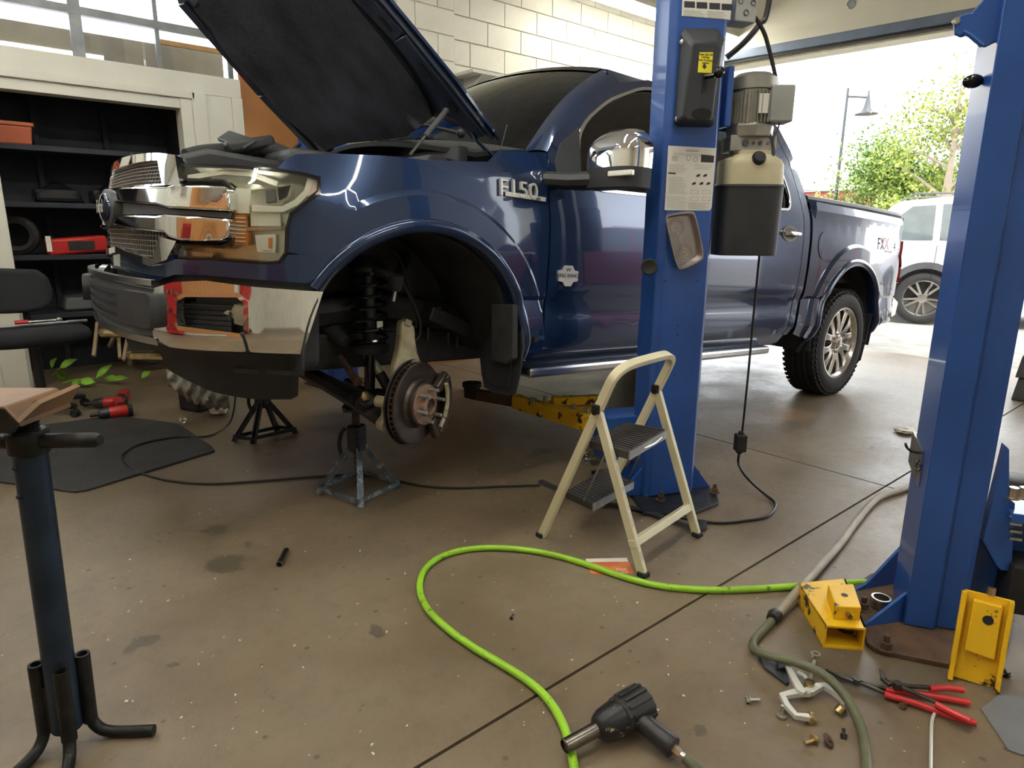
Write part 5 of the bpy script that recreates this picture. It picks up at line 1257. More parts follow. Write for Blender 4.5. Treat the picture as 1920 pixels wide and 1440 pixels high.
for k in range(4):
    p = onpl(1904, 968+k*14, c_-inR*.06, nR); mb = MB(); mb.box(p, (.03, .01, .008), math.radians(-61)); mb.build('restraint_tooth', MATS['zinc'], lr, smooth=False)
rp = thing('lift_pad', 'round grey rubber lift pad behind the right column', 'lift pad', fl(1915, 915, .0)+Vector((.2, .03, 0)))
pc = fl(1905, 893, .30); mb = MB(); mb.lathe([(0, .035), (.22, .035), (.22, .065), (.245, .065), (.25, .055), (.25, 0)], Vector((pc.x, pc.y, .05)), UP, 24); mb.build('pad_post', MATS['darkgrey'], rp)
mb = MB(); mb.box(Vector((pc.x, pc.y, .03)), (.2, .2, .06)); mb.build('pad_foot', MATS['black'], rp, smooth=False, bevel=.01)
# ---- yellow swing arm under the truck
ar = thing('hoist_swing_arm', 'chipped yellow lift swing arm under the truck sill', 'lift arm', fl(1010, 800, 0))
ZA = .235
piv = F0
tip = fl(965, 752, ZA); tip2 = fl(885, 738, ZA)
mb = MB(); mb.beam(fl(1125, 800, ZA), tip, .05, .085); mb.build('arm_outer', MATS['liftyellow'], ar, smooth=False, bevel=.006)
mb = MB(); mb.beam(fl(1125, 748, ZA+.02), fl(1035, 752, ZA+.02), .05, .05); mb.build('arm_brace', MATS['liftyellow'], ar, smooth=False, bevel=.005)
mb = MB(); mb.poly3([fl(1130, 808, ZA-.03), fl(985, 765, ZA-.03), fl(1040, 752, ZA-.03), fl(1130, 750, ZA-.03)], UP, .012); mb.build('arm_web', MATS['liftyellow'], ar, smooth=False)
mb = MB(); mb.beam(tip+(tip-tip2)*.4, tip2, .045, .065); mb.build('arm_inner', MATS['rust'], ar, smooth=False, bevel=.004)
mb = MB(); mb.lathe([(-.03, .05), (.03, .05), (.035, .06), (.06, .06), (.062, 0)], tip2+UP*.01, UP, 18); mb.build('arm_pad', MATS['rubber'], ar)
mb = MB(); pv = fl(1128, 775, ZA); mb.cyl(pv-UP*.07, pv+UP*.08, .035, seg=16); mb.build('arm_pivot', MATS['rust'], ar)
for q in ((998, 752), (1022, 750), (1075, 765), (1098, 772)):
    p = fl(*q, ZA+.045); mb = MB(); mb.cyl(p-UP*.005, p+UP*.02, .014, seg=8); mb.build('arm_gear_bolt', MATS['steel'], ar, smooth=False)
# ---- loose yellow adapters
ad1 = thing('lift_adapter', 'yellow lift adapter box lying on the floor with open end', 'lift adapter', fl(1560, 1180), group='yellow lift adapters')
def qb(name, m, corners, h, parent, bevel=.003):
    mb = MB(); mb.poly3(corners, UP, h); return mb.build(name, MATS[m], parent, smooth=False, bevel=bevel)
b4 = [fl(*q) for q in [(1494, 1130), (1543, 1214), (1618, 1220), (1580, 1122)]]
hh = .075
mb = MB(); th_ = .006; i4 = []
mb.poly3(b4, UP, th_); mb.poly3([p+UP*(hh-th_) for p in b4], UP, th_)
ex = (b4[3]-b4[0]).normalized()
mb.poly3([b4[0], b4[1], b4[1]+ex*th_, b4[0]+ex*th_], UP, hh); mb.poly3([b4[3]-ex*th_, b4[2]-ex*th_, b4[2], b4[3]], UP, hh); mb.build('adapter_channel', MATS['liftyellow'], ad1, smooth=False)
ed = (b4[1]-b4[0]).normalized()
tq = [b4[0].lerp(b4[1], .38).lerp(b4[3].lerp(b4[2], .38), .40), b4[0].lerp(b4[1], .86).lerp(b4[3].lerp(b4[2], .86), .30), b4[0].lerp(b4[1], .86).lerp(b4[3].lerp(b4[2], .86), .92), b4[0].lerp(b4[1], .38).lerp(b4[3].lerp(b4[2], .38), .98)]
mb = MB(); mb.poly3([p+UP*hh for p in tq], UP, .045); cap = mb.build('adapter_block', MATS['liftyellow'], ad1, smooth=False, bevel=.003)
p = (tq[0]+tq[1]+tq[2]+tq[3])/4+UP*(hh+.0455); mb = MB(); mb.lathe([(0, .010), (.0008, .010), (.0008, 0)], p, UP, 12); mb.build('adapter_hole', MATS['black'], cap)
p = (tq[1]+tq[2])/2+UP*(hh+.022); mb = MB(); mb.cyl(p, p+ed*.02, .008, seg=8); mb.build('grease_nipple', MATS['brasszinc'], cap)
ad2 = thing('lift_adapter', 'yellow lift adapter plate standing on edge against the right column', 'lift adapter', fl(1820, 1285), group='yellow lift adapters')
pa, pb2 = fl(1776, 1268), fl(1872, 1297); nd = Vector((pb2.y-pa.y, -(pb2.x-pa.x), 0)).normalized()
if nd.dot(Vector((0, 0, 0))-pa) < 0: nd = -nd
lean = (UP*.97-nd*.20).normalized(); nn2 = ((pb2-pa).normalized().cross(lean)).normalized()
if nn2.dot(nd) < 0: nn2 = -nn2
hA = (onpl(1797, 1102, pa, nn2)-pa).dot(lean)
eA = (pb2-pa).normalized(); wA = (pb2-pa).length
def pl2(a, b, d=0.): return pa+eA*a+lean*b+nn2*d
mb = MB(); mb.poly3([pl2(0, .004), pl2(wA, .004), pl2(wA+.004, hA), pl2(.004, hA)], -nn2, .008); mp_ = mb.build('adapter_plate', MATS['liftyellow'], ad2, smooth=False, bevel=.002)
for a, n_ in ((.0, 'adapter_flange'), (wA-.012, 'adapter_flange')):
    mb = MB(); mb.poly3([pl2(a, .0), pl2(a+.012, 0.), pl2(a+.014, hA), pl2(a+.002, hA)], nn2, .025); mb.build(n_, MATS['liftyellow'], ad2, smooth=False, bevel=.002)
mb = MB(); mb.poly3([pl2(.028, hA*.36), pl2(wA-.022, hA*.34), pl2(wA-.022, hA*.93), pl2(.030, hA*.93)], nn2, .020); rb_ = mb.build('adapter_block', MATS['liftyellow'], ad2, smooth=False, bevel=.004)
mb = MB(); mb.lathe([(0, .013), (.001, .013), (.001, 0)], pl2(wA*.58, hA*.75, .0205), nn2, 14); mb.build('adapter_hole', MATS['black'], rb_)
mb = MB(); mb.cyl(pl2(wA*.58, hA, -.004), pl2(wA*.58, hA+.022, -.004), .010, seg=8); mb.build('grease_nipple', MATS['brasszinc'], ad2)
# ================================================================== shop furniture
mat('ladder', (.62, .58, .40), .42, var=.08, bump=.04, wear=.70, wearcol=(.30, .27, .19), wears=14)
mat('treadrub', (.045, .042, .042), .55, var=.2)
mat('fabric', (.020, .022, .028), .9, bump=.3, bscale=250)
mat('standblue', (.022, .038, .065), .38, .5, var=.35, scale=8, bump=.08, wear=.63, wearcol=(.03, .028, .026), wears=12)
mat('blackiron', (.018, .018, .018), .45, .5, var=.4, scale=20, bump=.2)
mat('rustplate', (.24, .135, .07), .5, .4, col2=(.16, .10, .065), scale=6, bump=.1)
mat('jackpaint', (.10, .13, .17), .45, .4, var=.4, scale=18, wear=.52, wearcol=(.25, .28, .31), wears=25, bump=.1)
mat('jackdark', (.03, .033, .04), .45, .4, var=.4, scale=18)
mat('matrub', (.028, .028, .029), .72, bump=.7, bscale=55, var=.3)
mat('redplastic', (.42, .02, .018), .35, var=.15)
mat('orangeplastic', (.42, .10, .04), .5)
mat('whitemetal', (.62, .62, .58), .4, .3)
mat('leaf', (.20, .42, .04), .5, var=.3)
mat('wood', (.30, .22, .13), .7, col2=(.16, .12, .08), scale=5, bump=.15)
mat('cardboard', (.45, .33, .20), .8)
mat('cloth', (.30, .30, .27), .9, bump=.4, bscale=40, var=.3, scale=10)
thinglass('film', (.9, .9, .92), .12, .9)
# ---- step ladder
a, b, c = fl(1015, 1006), fl(1206, 1081), fl(1307, 1006)
nv = Vector((b.y-a.y, -(b.x-a.x), 0)).normalized()
pL = onpl(1121, 770, a, nv); wv = c-b; d_ = a+wv
n1 = (wv.cross(pL-a)).normalized(); n2 = (wv.cross(pL-b)).normalized(); pR = pL+wv
lad = thing('step_ladder', 'cream two-step folding ladder with black ribbed treads before the blue column', 'ladder', (a+b+c)/3)
f1 = lambda px, py: onpl(px, py, a, n1)
f2 = lambda px, py: onpl(px, py, b, n2)
top = (f1(1222, 672)-pL); along1 = (pL-a).normalized(); h1 = top.dot(along1)
wl_ = wv.normalized(); W_ = wv.length
hoop = [a, pL, pL+along1*(h1*.55)] ; m0 = pL+along1*(h1*.62)
cr = [pL+along1*(h1*.60), pL+along1*(h1*.80)+wl_*.008, pL+along1*(h1*.95)+wl_*.05, pL+along1*h1+wl_*.12, pL+along1*h1+wl_*(W_-.12), pR+along1*(h1*.95)-wl_*.05, pR+along1*(h1*.80)-wl_*.008, pR+along1*(h1*.60)]
path = [a, a.lerp(pL, .5), pL]+catmull(cr, 5)+[pR, d_.lerp(pR, .5), d_]
mb = MB()
def flatbar(path, w, h, nrm):   # rectangular bar swept along a planar path
    m_ = MB(); vs = []; n = len(path); nrm = Vector(nrm).normalized()
    for k in range(n):
        t = (path[min(k+1, n-1)]-path[max(k-1, 0)]).normalized(); sd = t.cross(nrm).normalized()
        for q, r in ((-1, -1), (1, -1), (1, 1), (-1, 1)): vs.append(path[k]+sd*(q*w/2)+nrm*(r*h/2))
    m_.add(vs, [(4*k+j, 4*k+(j+1) % 4, 4*k+4+(j+1) % 4, 4*k+4+j) for k in range(n-1) for j in range(4)]+[(3, 2, 1, 0), tuple(4*(n-1)+j for j in range(4))]); return m_
flatbar(path, .024, .034, n1).build('handle_hoop', MATS['ladder'], lad, bevel=.003, angle=30)
for (p_, q_, nm) in ((b, pL, 'back_rail'), (c, pR, 'back_rail')):
    e = (q_-p_).normalized(); flatbar([p_, q_+e*.015], .022, .034, n2).build(nm, MATS['ladder'], lad, bevel=.003, angle=30)
for q_ in (pL, pR):
    mb = MB(); mb.lathe([(-.026, .013), (.026, .013), (.030, .008), (.031, 0)], q_, wl_, 14); mb.build('hinge_pin', MATS['blackiron'], lad)
    mb = MB(); mb.box(q_+UP*.008-wl_*.0, (.036, .036, .035)); mb.build('hinge_cap', MATS['black'], lad, smooth=False, bevel=.005)
k0 = f2(1200, 1014); tt = (k0-b).length
flatbar([b.lerp(pL, tt/(pL-b).length)-wl_*.015, c.lerp(pR, tt/(pR-c).length)+wl_*.015], .03, .03, n2).build('crossbar', MATS['ladder'], lad, bevel=.003, angle=30)
for p_ in (a, d_, b, c):
    mb = MB(); mb.box(p_+UP*.010, (.036, .036, .02)); mb.build('rubber_foot', MATS['rubber'], lad, smooth=False, bevel=.004)
# treads
def tread(pts, z, th, name='tread'):
    P = [fl(*q, z) for q in pts]; mb = MB(); mb.poly3([p-UP*th for p in P], UP, th); o = mb.build(name, MATS['treadrub'], lad, smooth=False, bevel=.006)
    n = 14
    for i in range(n):
        t = (i+.5)/n; p0 = P[0].lerp(P[3], t); p1 = P[1].lerp(P[2], t); mb = MB(); mb.beam(p0.lerp(p1, .03)+UP*.002, p0.lerp(p1, .97)+UP*.002, .008, .005); mb.build('tread_rib', MATS['treadrub'], o, smooth=False)
    mb = MB(); mb.beam(P[1]-UP*th*.5, P[2]-UP*th*.5, .006, th*.95); mb.build('tread_edge', MATS['steel'], o, smooth=False)
    return P
z1 = f2(1145, 836).z; tread([(1104, 824), (1180, 846), (1250, 806), (1172, 793)], z1, .035)
z2 = f1(1066, 905).z*.62+.06
z2 = .16
tread([(1062, 920), (1112, 944), (1188, 902), (1134, 878)], z2, .035)
p0 = f2(1172, 846); mb = MB(); q0, q1 = fl(1196, 840, z1-.01), fl(1240, 820, z1-.01); mb.tube(catmull([q0, q0.lerp(q1, .3)-UP*.012, q0.lerp(q1, .7)-UP*.012, q1], 4), .004, 6); mb.build('tread_handle', MATS['steel'], lad)
for (u0, v0, u1, v1) in ((1135, 850, 1095, 938), (1204, 843, 1180, 895)):
    mb = MB(); mb.tube([fl(u0, v0, z1-.03), fl(u1, v1, z2)], .004, 6); mb.build('brace_rod', MATS['steel'], lad)
# small lettering stickers on the rail
for (u, v, s) in ((1128, 793, 'O'), (1146, 862, 'O')):
    p = f2(u, v)+n2*.0175*(1 if n2.dot(Vector(CC.tolist())-b) > 0 else -1)
nf = n2*(1 if n2.dot(Vector(CC.tolist())-b) > 0 else -1)
for (t0, n_) in ((.36, 9), (.48, 16), (.60, 16), (.70, 10), (.90, 6)):
    mb = MB(); e = (pL-b).normalized(); base = b.lerp(pL, 1-t0)+nf*.0178
    for i in range(n_): mb.box(base+e*(i*.0055)+wl_*random.uniform(-.002, .002), (.0, .0, .0)) if False else mb.beam(base+e*(i*.0055)-wl_*.008, base+e*(i*.0055)+wl_*random.uniform(.002, .008), .0012, .0006, nf)
    o = mb.build('rail_sticker_print', MATS['greyink'], lad, smooth=False, weld=False); o['kind'] = 'stuff'
# ---- foreground stand with threaded saddle
C0 = fl(131, 1398); TP = onpl(50, 800, C0, NV); ax_ = (TP-C0).normalized(); LT = (TP-C0).length
hs = thing('support_stand', 'tall blue steel support stand with rusty saddle and T handle', 'stand', C0)
mb = MB(); mb.cyl(C0+ax_*.055, C0+ax_*(LT-.035), .033, seg=28); mb.build('stand_tube', MATS['standblue'], hs)
mb = MB(); mb.lathe([(LT-.06, .036), (LT-.055, .040), (LT-.01, .040), (LT-.005, .034), (LT-.005, .02)], C0, ax_, 24); col_ = mb.build('nut_collar', MATS['blackiron'], hs)
prof = []
for i in range(9): prof += [(LT-.01+i*.008, .021), (LT-.006+i*.008, .0255)]
mb = MB(); mb.lathe(prof, C0, ax_, 20); mb.build('threaded_screw', MATS['blackiron'], hs)
hb = C0+ax_*(LT-.033); hdir = (onpl(188, 818, hb, NV)-onpl(0, 830, hb, NV)).normalized(); hdir = (hdir+NV*.15).normalized()
mb = MB(); mb.tube([hb-hdir*.22, hb+hdir*.02, hb+hdir*.165, hb+hdir*.175], [.0165, .0165, .0165, .011], 14); mb.build('handle_bar', MATS['rustplate'] if False else MATS['blackiron'], hs)
for z in (.62, .70):
    p = C0+ax_*(LT*z+.16)+NV*.033-RV*.012; mb = MB(); mb.ball(p, .006, 8, 6); mb.build('weld_bead', MATS['standblue'], hs)
# saddle: bent plate open upwards
sz = C0+ax_*(LT+.036)-RV*.028; sl = RV*.14; wd_ = NV
sv = [(-.10, .045), (-.055, .0), (.055, .0), (.10, .045)]
mb = MB(); PA = [sz+RV*u+UP*v for u, v in [(-.19, .055), (-.10, .03), (.045, .03), (.072, -.004)]]
vs = []
for p in PA: vs += [p+NV*.075, p-NV*.085, p-NV*.085-UP*.012, p+NV*.075-UP*.012]
mb.add(vs, [(4*k+j, 4*k+(j+1) % 4, 4*k+4+(j+1) % 4, 4*k+4+j) for k in range(3) for j in range(4)]+[(3, 2, 1, 0), (12, 13, 14, 15)]); sd_ = mb.build('saddle_plate', MATS['rustplate'], hs, smooth=False, bevel=.004)
mb = MB(); fr_ = [sz+RV*u+UP*v+NV*.076 for u, v in [(-.19, .05), (-.10, .026), (.045, .026), (.072, -.008), (.05, -.028), (-.19, -.028)]]; mb.poly3(fr_, -NV, .012); mb.build('saddle_front', MATS['blackiron'], sd_, smooth=False, bevel=.003)
mb = MB(); wg = [sz+RV*.072+UP*-.004+NV*.075, sz+RV*.094+UP*.026+NV*.04, sz+RV*.098+UP*.034-NV*.085, sz+RV*.072-UP*.004-NV*.085]; mb.add(wg, [(0, 1, 2, 3)]); mb.build('saddle_wing', MATS['rustplate'], sd_, solid=.010, smooth=False)
# three sleeves with bent rods for feet
for (ox, on_, rx, rn, L_) in ((.80, -.60, 1., -.05, .15), (-.95, .25, -.15, 1., .17), (.62, .78, .45, .9, .18)):
    of = (RV*ox+NV*on_).normalized(); dd = (RV*rx+NV*rn).normalized(); s0 = C0+of*.047
    mb = MB(); mb.lathe([(.05, .0165), (.235, .0165), (.235, .0115), (.20, .0115)], s0, ax_, 16); mb.build('sleeve', MATS['blackiron'], hs)
    pth = catmull([s0+ax_*.15, s0+ax_*.075, s0+ax_*.034+dd*.012, s0+dd*.05+UP*.0145, s0+dd*L_+UP*.0145], 5); mb = MB(); mb.tube(pth, .0135, 12); mb.build('foot_rod', MATS['blackiron'], hs)
wa, wb_ = C0+(RV*-.95+NV*.25).normalized()*.047, C0+(RV*.62+NV*.78).normalized()*.047
mb = MB(); mb.beam((wa+wb_)/2+ax_*.055, (wa+wb_)/2+ax_*.178, (wb_-wa).length, .008, (wb_-wa).cross(ax_)); mb.build('web_plate', MATS['blackiron'], hs, smooth=False)
# ---- jack stands
def jackstand(label, feet, toppx, m1, headz=None, dark=False, extra=0.):
    F = [fl(*q) for q in feet]; 
    if len(F) == 3: F.append(F[0]+F[2]-F[1])
    cen = sum(F, Vector())/4; tp = onpl(toppx[0], toppx[1], cen, NV); tp = Vector((cen.x, cen.y, tp.z))
    t = thing('jack_stand', label, 'jack stand', cen, group='jack stands')
    for i in range(4):
        o = (F[i]-cen).normalized()*.025; rad = (F[i]-cen).normalized(); tg = Vector((-rad.y, rad.x, 0))
        mb = MB(); mb.beam(F[i]+UP*.0, tp+o, .030, .006, tg); mb.beam(F[i]+tg*.012+rad*-.006, tp+o+tg*.010, .006, .026, tg); mb.build('leg', MATS[m1], t, smooth=False)
        mb = MB(); mb.beam(F[i]+UP*.030, F[(i+1) % 4]+UP*.030, .006, .022, UP); mb.build('base_bar', MATS[m1], t, smooth=False)
    mb = MB(); mb.box(tp+UP*.035, (.075, .07, .13), .5); hd = mb.build('ratchet_housing', MATS['jackdark'], t, bevel=.012)
    mb = MB(); mb.cyl(tp-UP*.04, tp+UP*(.16+extra), .019, seg=12); mb.build('ratchet_post', MATS['jackdark'], t)
    mb = MB(); c_ = tp+UP*(.165+extra); mb.prism([(-.05, 0), (.05, 0), (.055, .03), (.03, .012), (-.03, .012), (-.055, .03)], c_-RV*0+NV*-.03, RV, UP, .06); mb.build('saddle', MATS['jackdark'], t, smooth=False)
    mb = MB(); q = tp-RV*.055; mb.tube(catmull([q+UP*.08, q+UP*.05-RV*.02, q-UP*.01-RV*.03, q-UP*.06-RV*.015, q-UP*.075], 4), .010, 8); mb.build('release_lever', MATS['blackiron'], t)
    for z in (.075, .045, .005):
        mb = MB(); mb.cyl(tp+UP*z+NV*.03+RV*.01, tp+UP*z+NV*.044+RV*.01, .008, seg=10); mb.build('housing_rivet', MATS['blackiron'], t)
    return t
jackstand('grey steel jack stand under the stripped front hub', [(597, 926), (672, 953), (749, 916)], (668, 834), 'jackpaint')
jackstand('dark steel jack stand under the front bumper and air dam', [(438, 828), (472, 832), (556, 813)], (492, 752), 'jackdark', extra=.08)
# ---- rubber mats
def flat(name, m, pts, th, label, cat, bevel=.003, z=0., group=None):
    mb = MB(); mb.poly3([fl(*q, z) for q in pts], UP, th); o = mb.build(name, MATS[m], None, smooth=False, bevel=bevel); return tag(o, label, cat, group)
flat('floor_mat', 'matrub', [(-120, 915), (0, 906), (140, 925), (162, 922), (403, 848), (398, 840), (335, 797), (215, 781), (80, 800), (-120, 850)], .012, 'black textured rubber floor mat beside the support stand', 'mat')
mat('greysheet', (.14, .145, .15), .5, var=.15)
flat('plastic_sheet', 'greysheet', [(1838, 1330), (1868, 1306), (2000, 1300), (2000, 1440), (1912, 1416), (1890, 1408)], .004, 'grey plastic sheet on the floor by the red pliers', 'sheet')
# ---- storage cupboard built of white boards
Y0 = 6.2
cup = thing('storage_cupboard', 'white framed storage cupboard with dark shelves below the steel window', 'cupboard', (1.0, Y0, 0))
def cb_(name, x0, x1, z0, z1, y0, y1, m='whitewood', bev=.004): 
    mb = MB(); mb.box(((x0+x1)/2, (y0+y1)/2, (z0+z1)/2), (x1-x0, y1-y0, z1-z0)); return mb.build(name, MATS[m], cup, smooth=False, bevel=bev)
cb_('header_board', -1.6, 2.19, 2.30, 2.455, Y0-.025, Y0)
cb_('header_board', -1.6, 1.80, 2.25, 2.30, Y0-.05, Y0+.03)
cb_('lintel_soffit', -1.6, 1.74, 2.17, 2.25, Y0-.02, Y0+.12)
cb_('jamb_board', 1.78, 1.89, .0, 2.30, Y0-.05, Y0-.02)
cb_('jamb_liner', 1.69, 1.78, .0, 2.25, Y0-.03, Y0+.13)
cb_('side_panel', 1.86, 2.16, 0, 2.30, Y0-.02, Y0+.0)
cb_('corner_board', 2.10, 2.19, 0, 2.30, Y0-.045, Y0-.02)
cb_('jamb_board', .20, .425, 0, 2.25, Y0-.03, Y0+.02)
cb_('jamb_liner', .24, .40, 0, .80, Y0-.10, Y0-.03)
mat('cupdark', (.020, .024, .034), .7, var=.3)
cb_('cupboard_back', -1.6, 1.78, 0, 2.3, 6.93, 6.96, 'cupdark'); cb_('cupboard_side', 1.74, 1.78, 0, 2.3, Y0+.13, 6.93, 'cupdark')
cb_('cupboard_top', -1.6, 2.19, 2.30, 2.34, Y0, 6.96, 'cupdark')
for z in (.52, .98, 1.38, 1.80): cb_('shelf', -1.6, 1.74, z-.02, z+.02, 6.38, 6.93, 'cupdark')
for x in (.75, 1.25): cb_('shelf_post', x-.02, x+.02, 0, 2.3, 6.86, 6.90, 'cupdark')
pw_ = struct(boxo('trim_2', (2.20, Y0+.02, 0), (3.06, Y0+.05, 2.75), 'plywood'))
# things on the shelves
def cy(px, py, y): return onpl(px, py, (0, y, 0), (0, 1, 0))
def prop(name, label, cat, m, c, size, bev=.02, rz=0., group=None):
    mb = MB(); mb.box(c, size, rz, taper=.92); o = mb.build(name, MATS[m], None, bevel=bev); return tag(o, label, cat, group)
t_ = thing('storage_bin', 'orange plastic bin on the upper dark shelf', 'bin', (.52, 6.55, 1.82))
mb = MB(); mb.box((.56, 6.55, 1.885), (.22, .28, .13), taper=1.12); mb.build('bin_body', MATS['orangeplastic'], t_, smooth=False, bevel=.012)
mb = MB(); mb.box((.56, 6.55, 1.965), (.27, .33, .03)); mb.build('bin_rim', MATS['orangeplastic'], t_, smooth=False, bevel=.008)
def bundle(x, z, w, h, label, m='film', n=5):
    rr = random.Random(int(x*100)); t = thing('wrapped_parts', label, 'wrapped bundle', (x, 6.6, z), group='bundles on the cupboard shelves')
    mb = MB(); mb.grid(lambda u, v: Vector((x+w*(u-.5), 6.45+.35*v, z+h*math.sin(math.pi*u)**.5*math.sin(math.pi*min(1, v+.15))**.5*(.8+.2*rr.random()))), 16, 8); mb.build('plastic_wrap', MATS[m], t, angle=80)
    mb = MB(); mb.box((x, 6.62, z+h*.35), (w*.9, .25, h*.6)); mb.build('wrapped_part', MATS['black'], t, smooth=False, bevel=.03)
bundle(.80, 1.40, .34, .17, 'black part in clear plastic film on the middle shelf')
bundle(1.20, 1.40, .36, .18, 'long plastic wrapped parts beside the film bundle on the middle shelf')
tc_ = thing('tool_case', 'red tool case with white edge label on the lower shelf', 'tool case', (.85, 6.5, 1.0))
mb = MB(); mb.box((.88, 6.55, 1.07), (.42, .26, .13), M=Matrix.Rotation(-.08, 3, 'Y')); mb.build('case_body', MATS['redplastic'], tc_, bevel=.02)
mb = MB(); mb.box((.68, 6.415, 1.085), (.035, .01, .12)); mb.build('case_label', MATS['paper'], tc_, smooth=False)
mb = MB(); mb.box((.90, 6.418, 1.07), (.18, .01, .07)); mb.build('case_recess', MATS['black'], tc_, smooth=False)
tw = thing('tyre_ring', 'dark round tyre standing on the lower cupboard shelf', 'tyre', (.50, 6.55, 1.0))
mb = MB(); mb.lathe([(-.05, .09), (-.06, .12), (-.04, .15), (.04, .15), (.06, .12), (.05, .09), (-.05, .09)], (.50, 6.60, 1.152), (.25, 1, 0), 28, False); mb.build('tyre_carcass', MATS['rubber'], tw)
prop('parts_box', 'flat black parts box on the lowest cupboard shelf', 'box', 'darkgrey', (1.0, 6.62, .60), (.55, .32, .11))
prop('parts_box', 'dark grey cardboard box beside the red tool case', 'box', 'darkgrey', (1.38, 6.62, 1.10), (.36, .30, .19))
# ladder frame and boards at the cupboard foot
ws_ = thing('work_stool', 'small weathered wooden stool frame below the cupboard behind the bumper', 'stool', (1.1, 6.35, 0))
for (u0, v0, u1, v1) in ((183, 605, 176, 668), (222, 628, 225, 672), (205, 650, 222, 615), (240, 630, 232, 676)):
    mb = MB(); mb.beam(cy(u0, v0, 6.30), cy(u1, v1, 6.12), .025, .03); mb.build('stool_leg', MATS['wood'], ws_, smooth=False, bevel=.003)
mb = MB(); mb.beam(cy(180, 608, 6.30), cy(240, 632, 6.30), .03, .035); mb.build('stool_rail', MATS['wood'], ws_, smooth=False, bevel=.003)
mb = MB(); mb.beam(cy(183, 600, 6.30)+UP*.02, cy(232, 618, 6.30)+UP*.02, .20, .025); mb.build('stool_seat', MATS['wood'], ws_, smooth=False, bevel=.003)
pp0 = cy(242, 640, 6.10); 
def standing(name, label, cat, m, q0, q1, w, d, y0=6.1):
    p0, p1 = fl(*q0), None; p1 = onpl(q1[0], q1[1], p0, (0, 1, 0)); mb = MB(); mb.beam(Vector((p0.x, p0.y, 0)), p1, w, d); o = mb.build(name, MATS[m], None, smooth=False, bevel=.004); return tag(o, label, cat)
standing('plank', 'short grey weathered plank leaning beside the wooden stool frame', 'plank', 'wood', (243, 684), (243, 632), .085, .03)
o = standing('cardboard_tube', 'brown cardboard tube leaning behind the front bumper', 'tube', 'cardboard', (262, 668), (272, 640), .05, .05)
# coil of cable
mb = MB(); cc_ = fl(290, 690); rr = random.Random(3)
pts = [cc_+Vector((.13*math.cos(t*1.1)*(1+.25*rr.random()), .12*math.sin(t*1.1)*(1+.25*rr.random()), .03+.012*t*.35+.02*rr.random())) for t in range(34)]
mb.tube(catmull(pts, 4), .009, 6); tag(mb.build('cable_coil', MATS['cable'], None), 'tangled black cable coil on the floor behind the bumper corner', 'cable')
# ---- mechanic's chair
ch = thing('mechanic_chair', 'low black fabric chair with backrest and tools on its seat', 'chair', (.38, 5.25, 0))
YC = 5.2
def sq_(name, m, pts, y, th, bev, parent=ch):
    P = [cy(a_, b_, y) for a_, b_ in pts]; mb = MB(); mb.poly3(P, (0, 1, 0), th); return mb.build(name, MATS[m], parent, bevel=bev, bseg=4, angle=60)
sq_('backrest', 'fabric', [(-70, 520), (-40, 503), (20, 504), (70, 506), (90, 518), (100, 545), (98, 568), (80, 582), (40, 588), (-20, 590), (-60, 584), (-75, 560)], YC+.12, .07, .03)
st = []
P = [cy(u, 622, YC) for u in (-60, 170)]; zc = P[0].z
sx0, sx1 = cy(-60, 620, YC).x, cy(172, 620, YC).x; sz0 = cy(60, 612, YC).z; sz1 = cy(60, 650, YC).z
def seatf(u, v):
    an = 2*math.pi*u; e = lambda q: math.copysign(abs(q)**.6, q); k = math.sin(math.pi*v)**.35
    return Vector(((sx0+sx1)/2+(sx1-sx0)/2*k*e(math.cos(an)), YC+.05+.20*k*e(math.sin(an)), sz1+(sz0-sz1)*(.5-.5*math.cos(math.pi*v))))
mb = MB(); mb.grid(seatf, 28, 9, cu=True); mb.build('seat', MATS['fabric'], ch, angle=60)
xm = (sx0+sx1)/2
mb = MB(); mb.cyl((xm, YC+.05, .10), (xm, YC+.05, sz1), .028, seg=14); mb.build('gas_column', MATS['black'], ch)
mb = MB(); mb.tube([(xm, YC+.12, sz1+.02), (xm, YC+.24, sz1), (xm, YC+.26, sz0+.10), (xm, YC+.17, sz0+.22)], .02, 8, flat=.5); mb.build('back_bracket', MATS['black'], ch)
for i in range(5):
    an = i*2*math.pi/5+.3; e = Vector((math.cos(an), math.sin(an), 0)); mb = MB(); mb.beam(Vector((xm, YC+.05, .11)), Vector((xm, YC+.05, .07))+e*.25, .05, .03); mb.build('base_leg', MATS['black'], ch, smooth=False, bevel=.006)
    mb = MB(); p = Vector((xm, YC+.05, .027))+e*.25; tdir = Vector((-e.y, e.x, 0)); mb.cyl(p-tdir*.018, p+tdir*.018, .027, seg=14); mb.cyl(p+UP*.02, p+UP*.055, .01, seg=8); mb.build('castor', MATS['black'], ch)
zs_ = sz0+.012
def loose(name, label, cat, pts, r, m, seg=8):
    mb = MB(); mb.tube(pts, r, seg); return tag(mb.build(name, MATS[m], None), label, cat)
def sp(u, v): q = onpl(u, v, (0, 0, zs_), (0, 0, 1)); return q
cw = lambda u, y, z=0.: Vector((cy(u, 610, YC).x, YC+y, zs_+z))
br = thing('breaker_bar', 'long chrome breaker bar with red grip lying on the chair seat', 'breaker bar', cw(60, -.03))
mb = MB(); mb.cyl(cw(-10, -.05), cw(130, .0), .010, seg=10); mb.build('bar_shaft', MATS['chrome'], br)
mb = MB(); mb.cyl(cw(-45, -.062), cw(-8, -.049), .016, seg=10); mb.build('bar_grip', MATS['redplastic'], br)
mb = MB(); mb.cyl(cw(128, 0), cw(165, .012), .013, .010, seg=10); mb.build('flex_head', MATS['steel'], br)
rt = thing('ratchet', 'short steel ratchet with red end behind the breaker bar on the chair', 'ratchet', cw(60, .06))
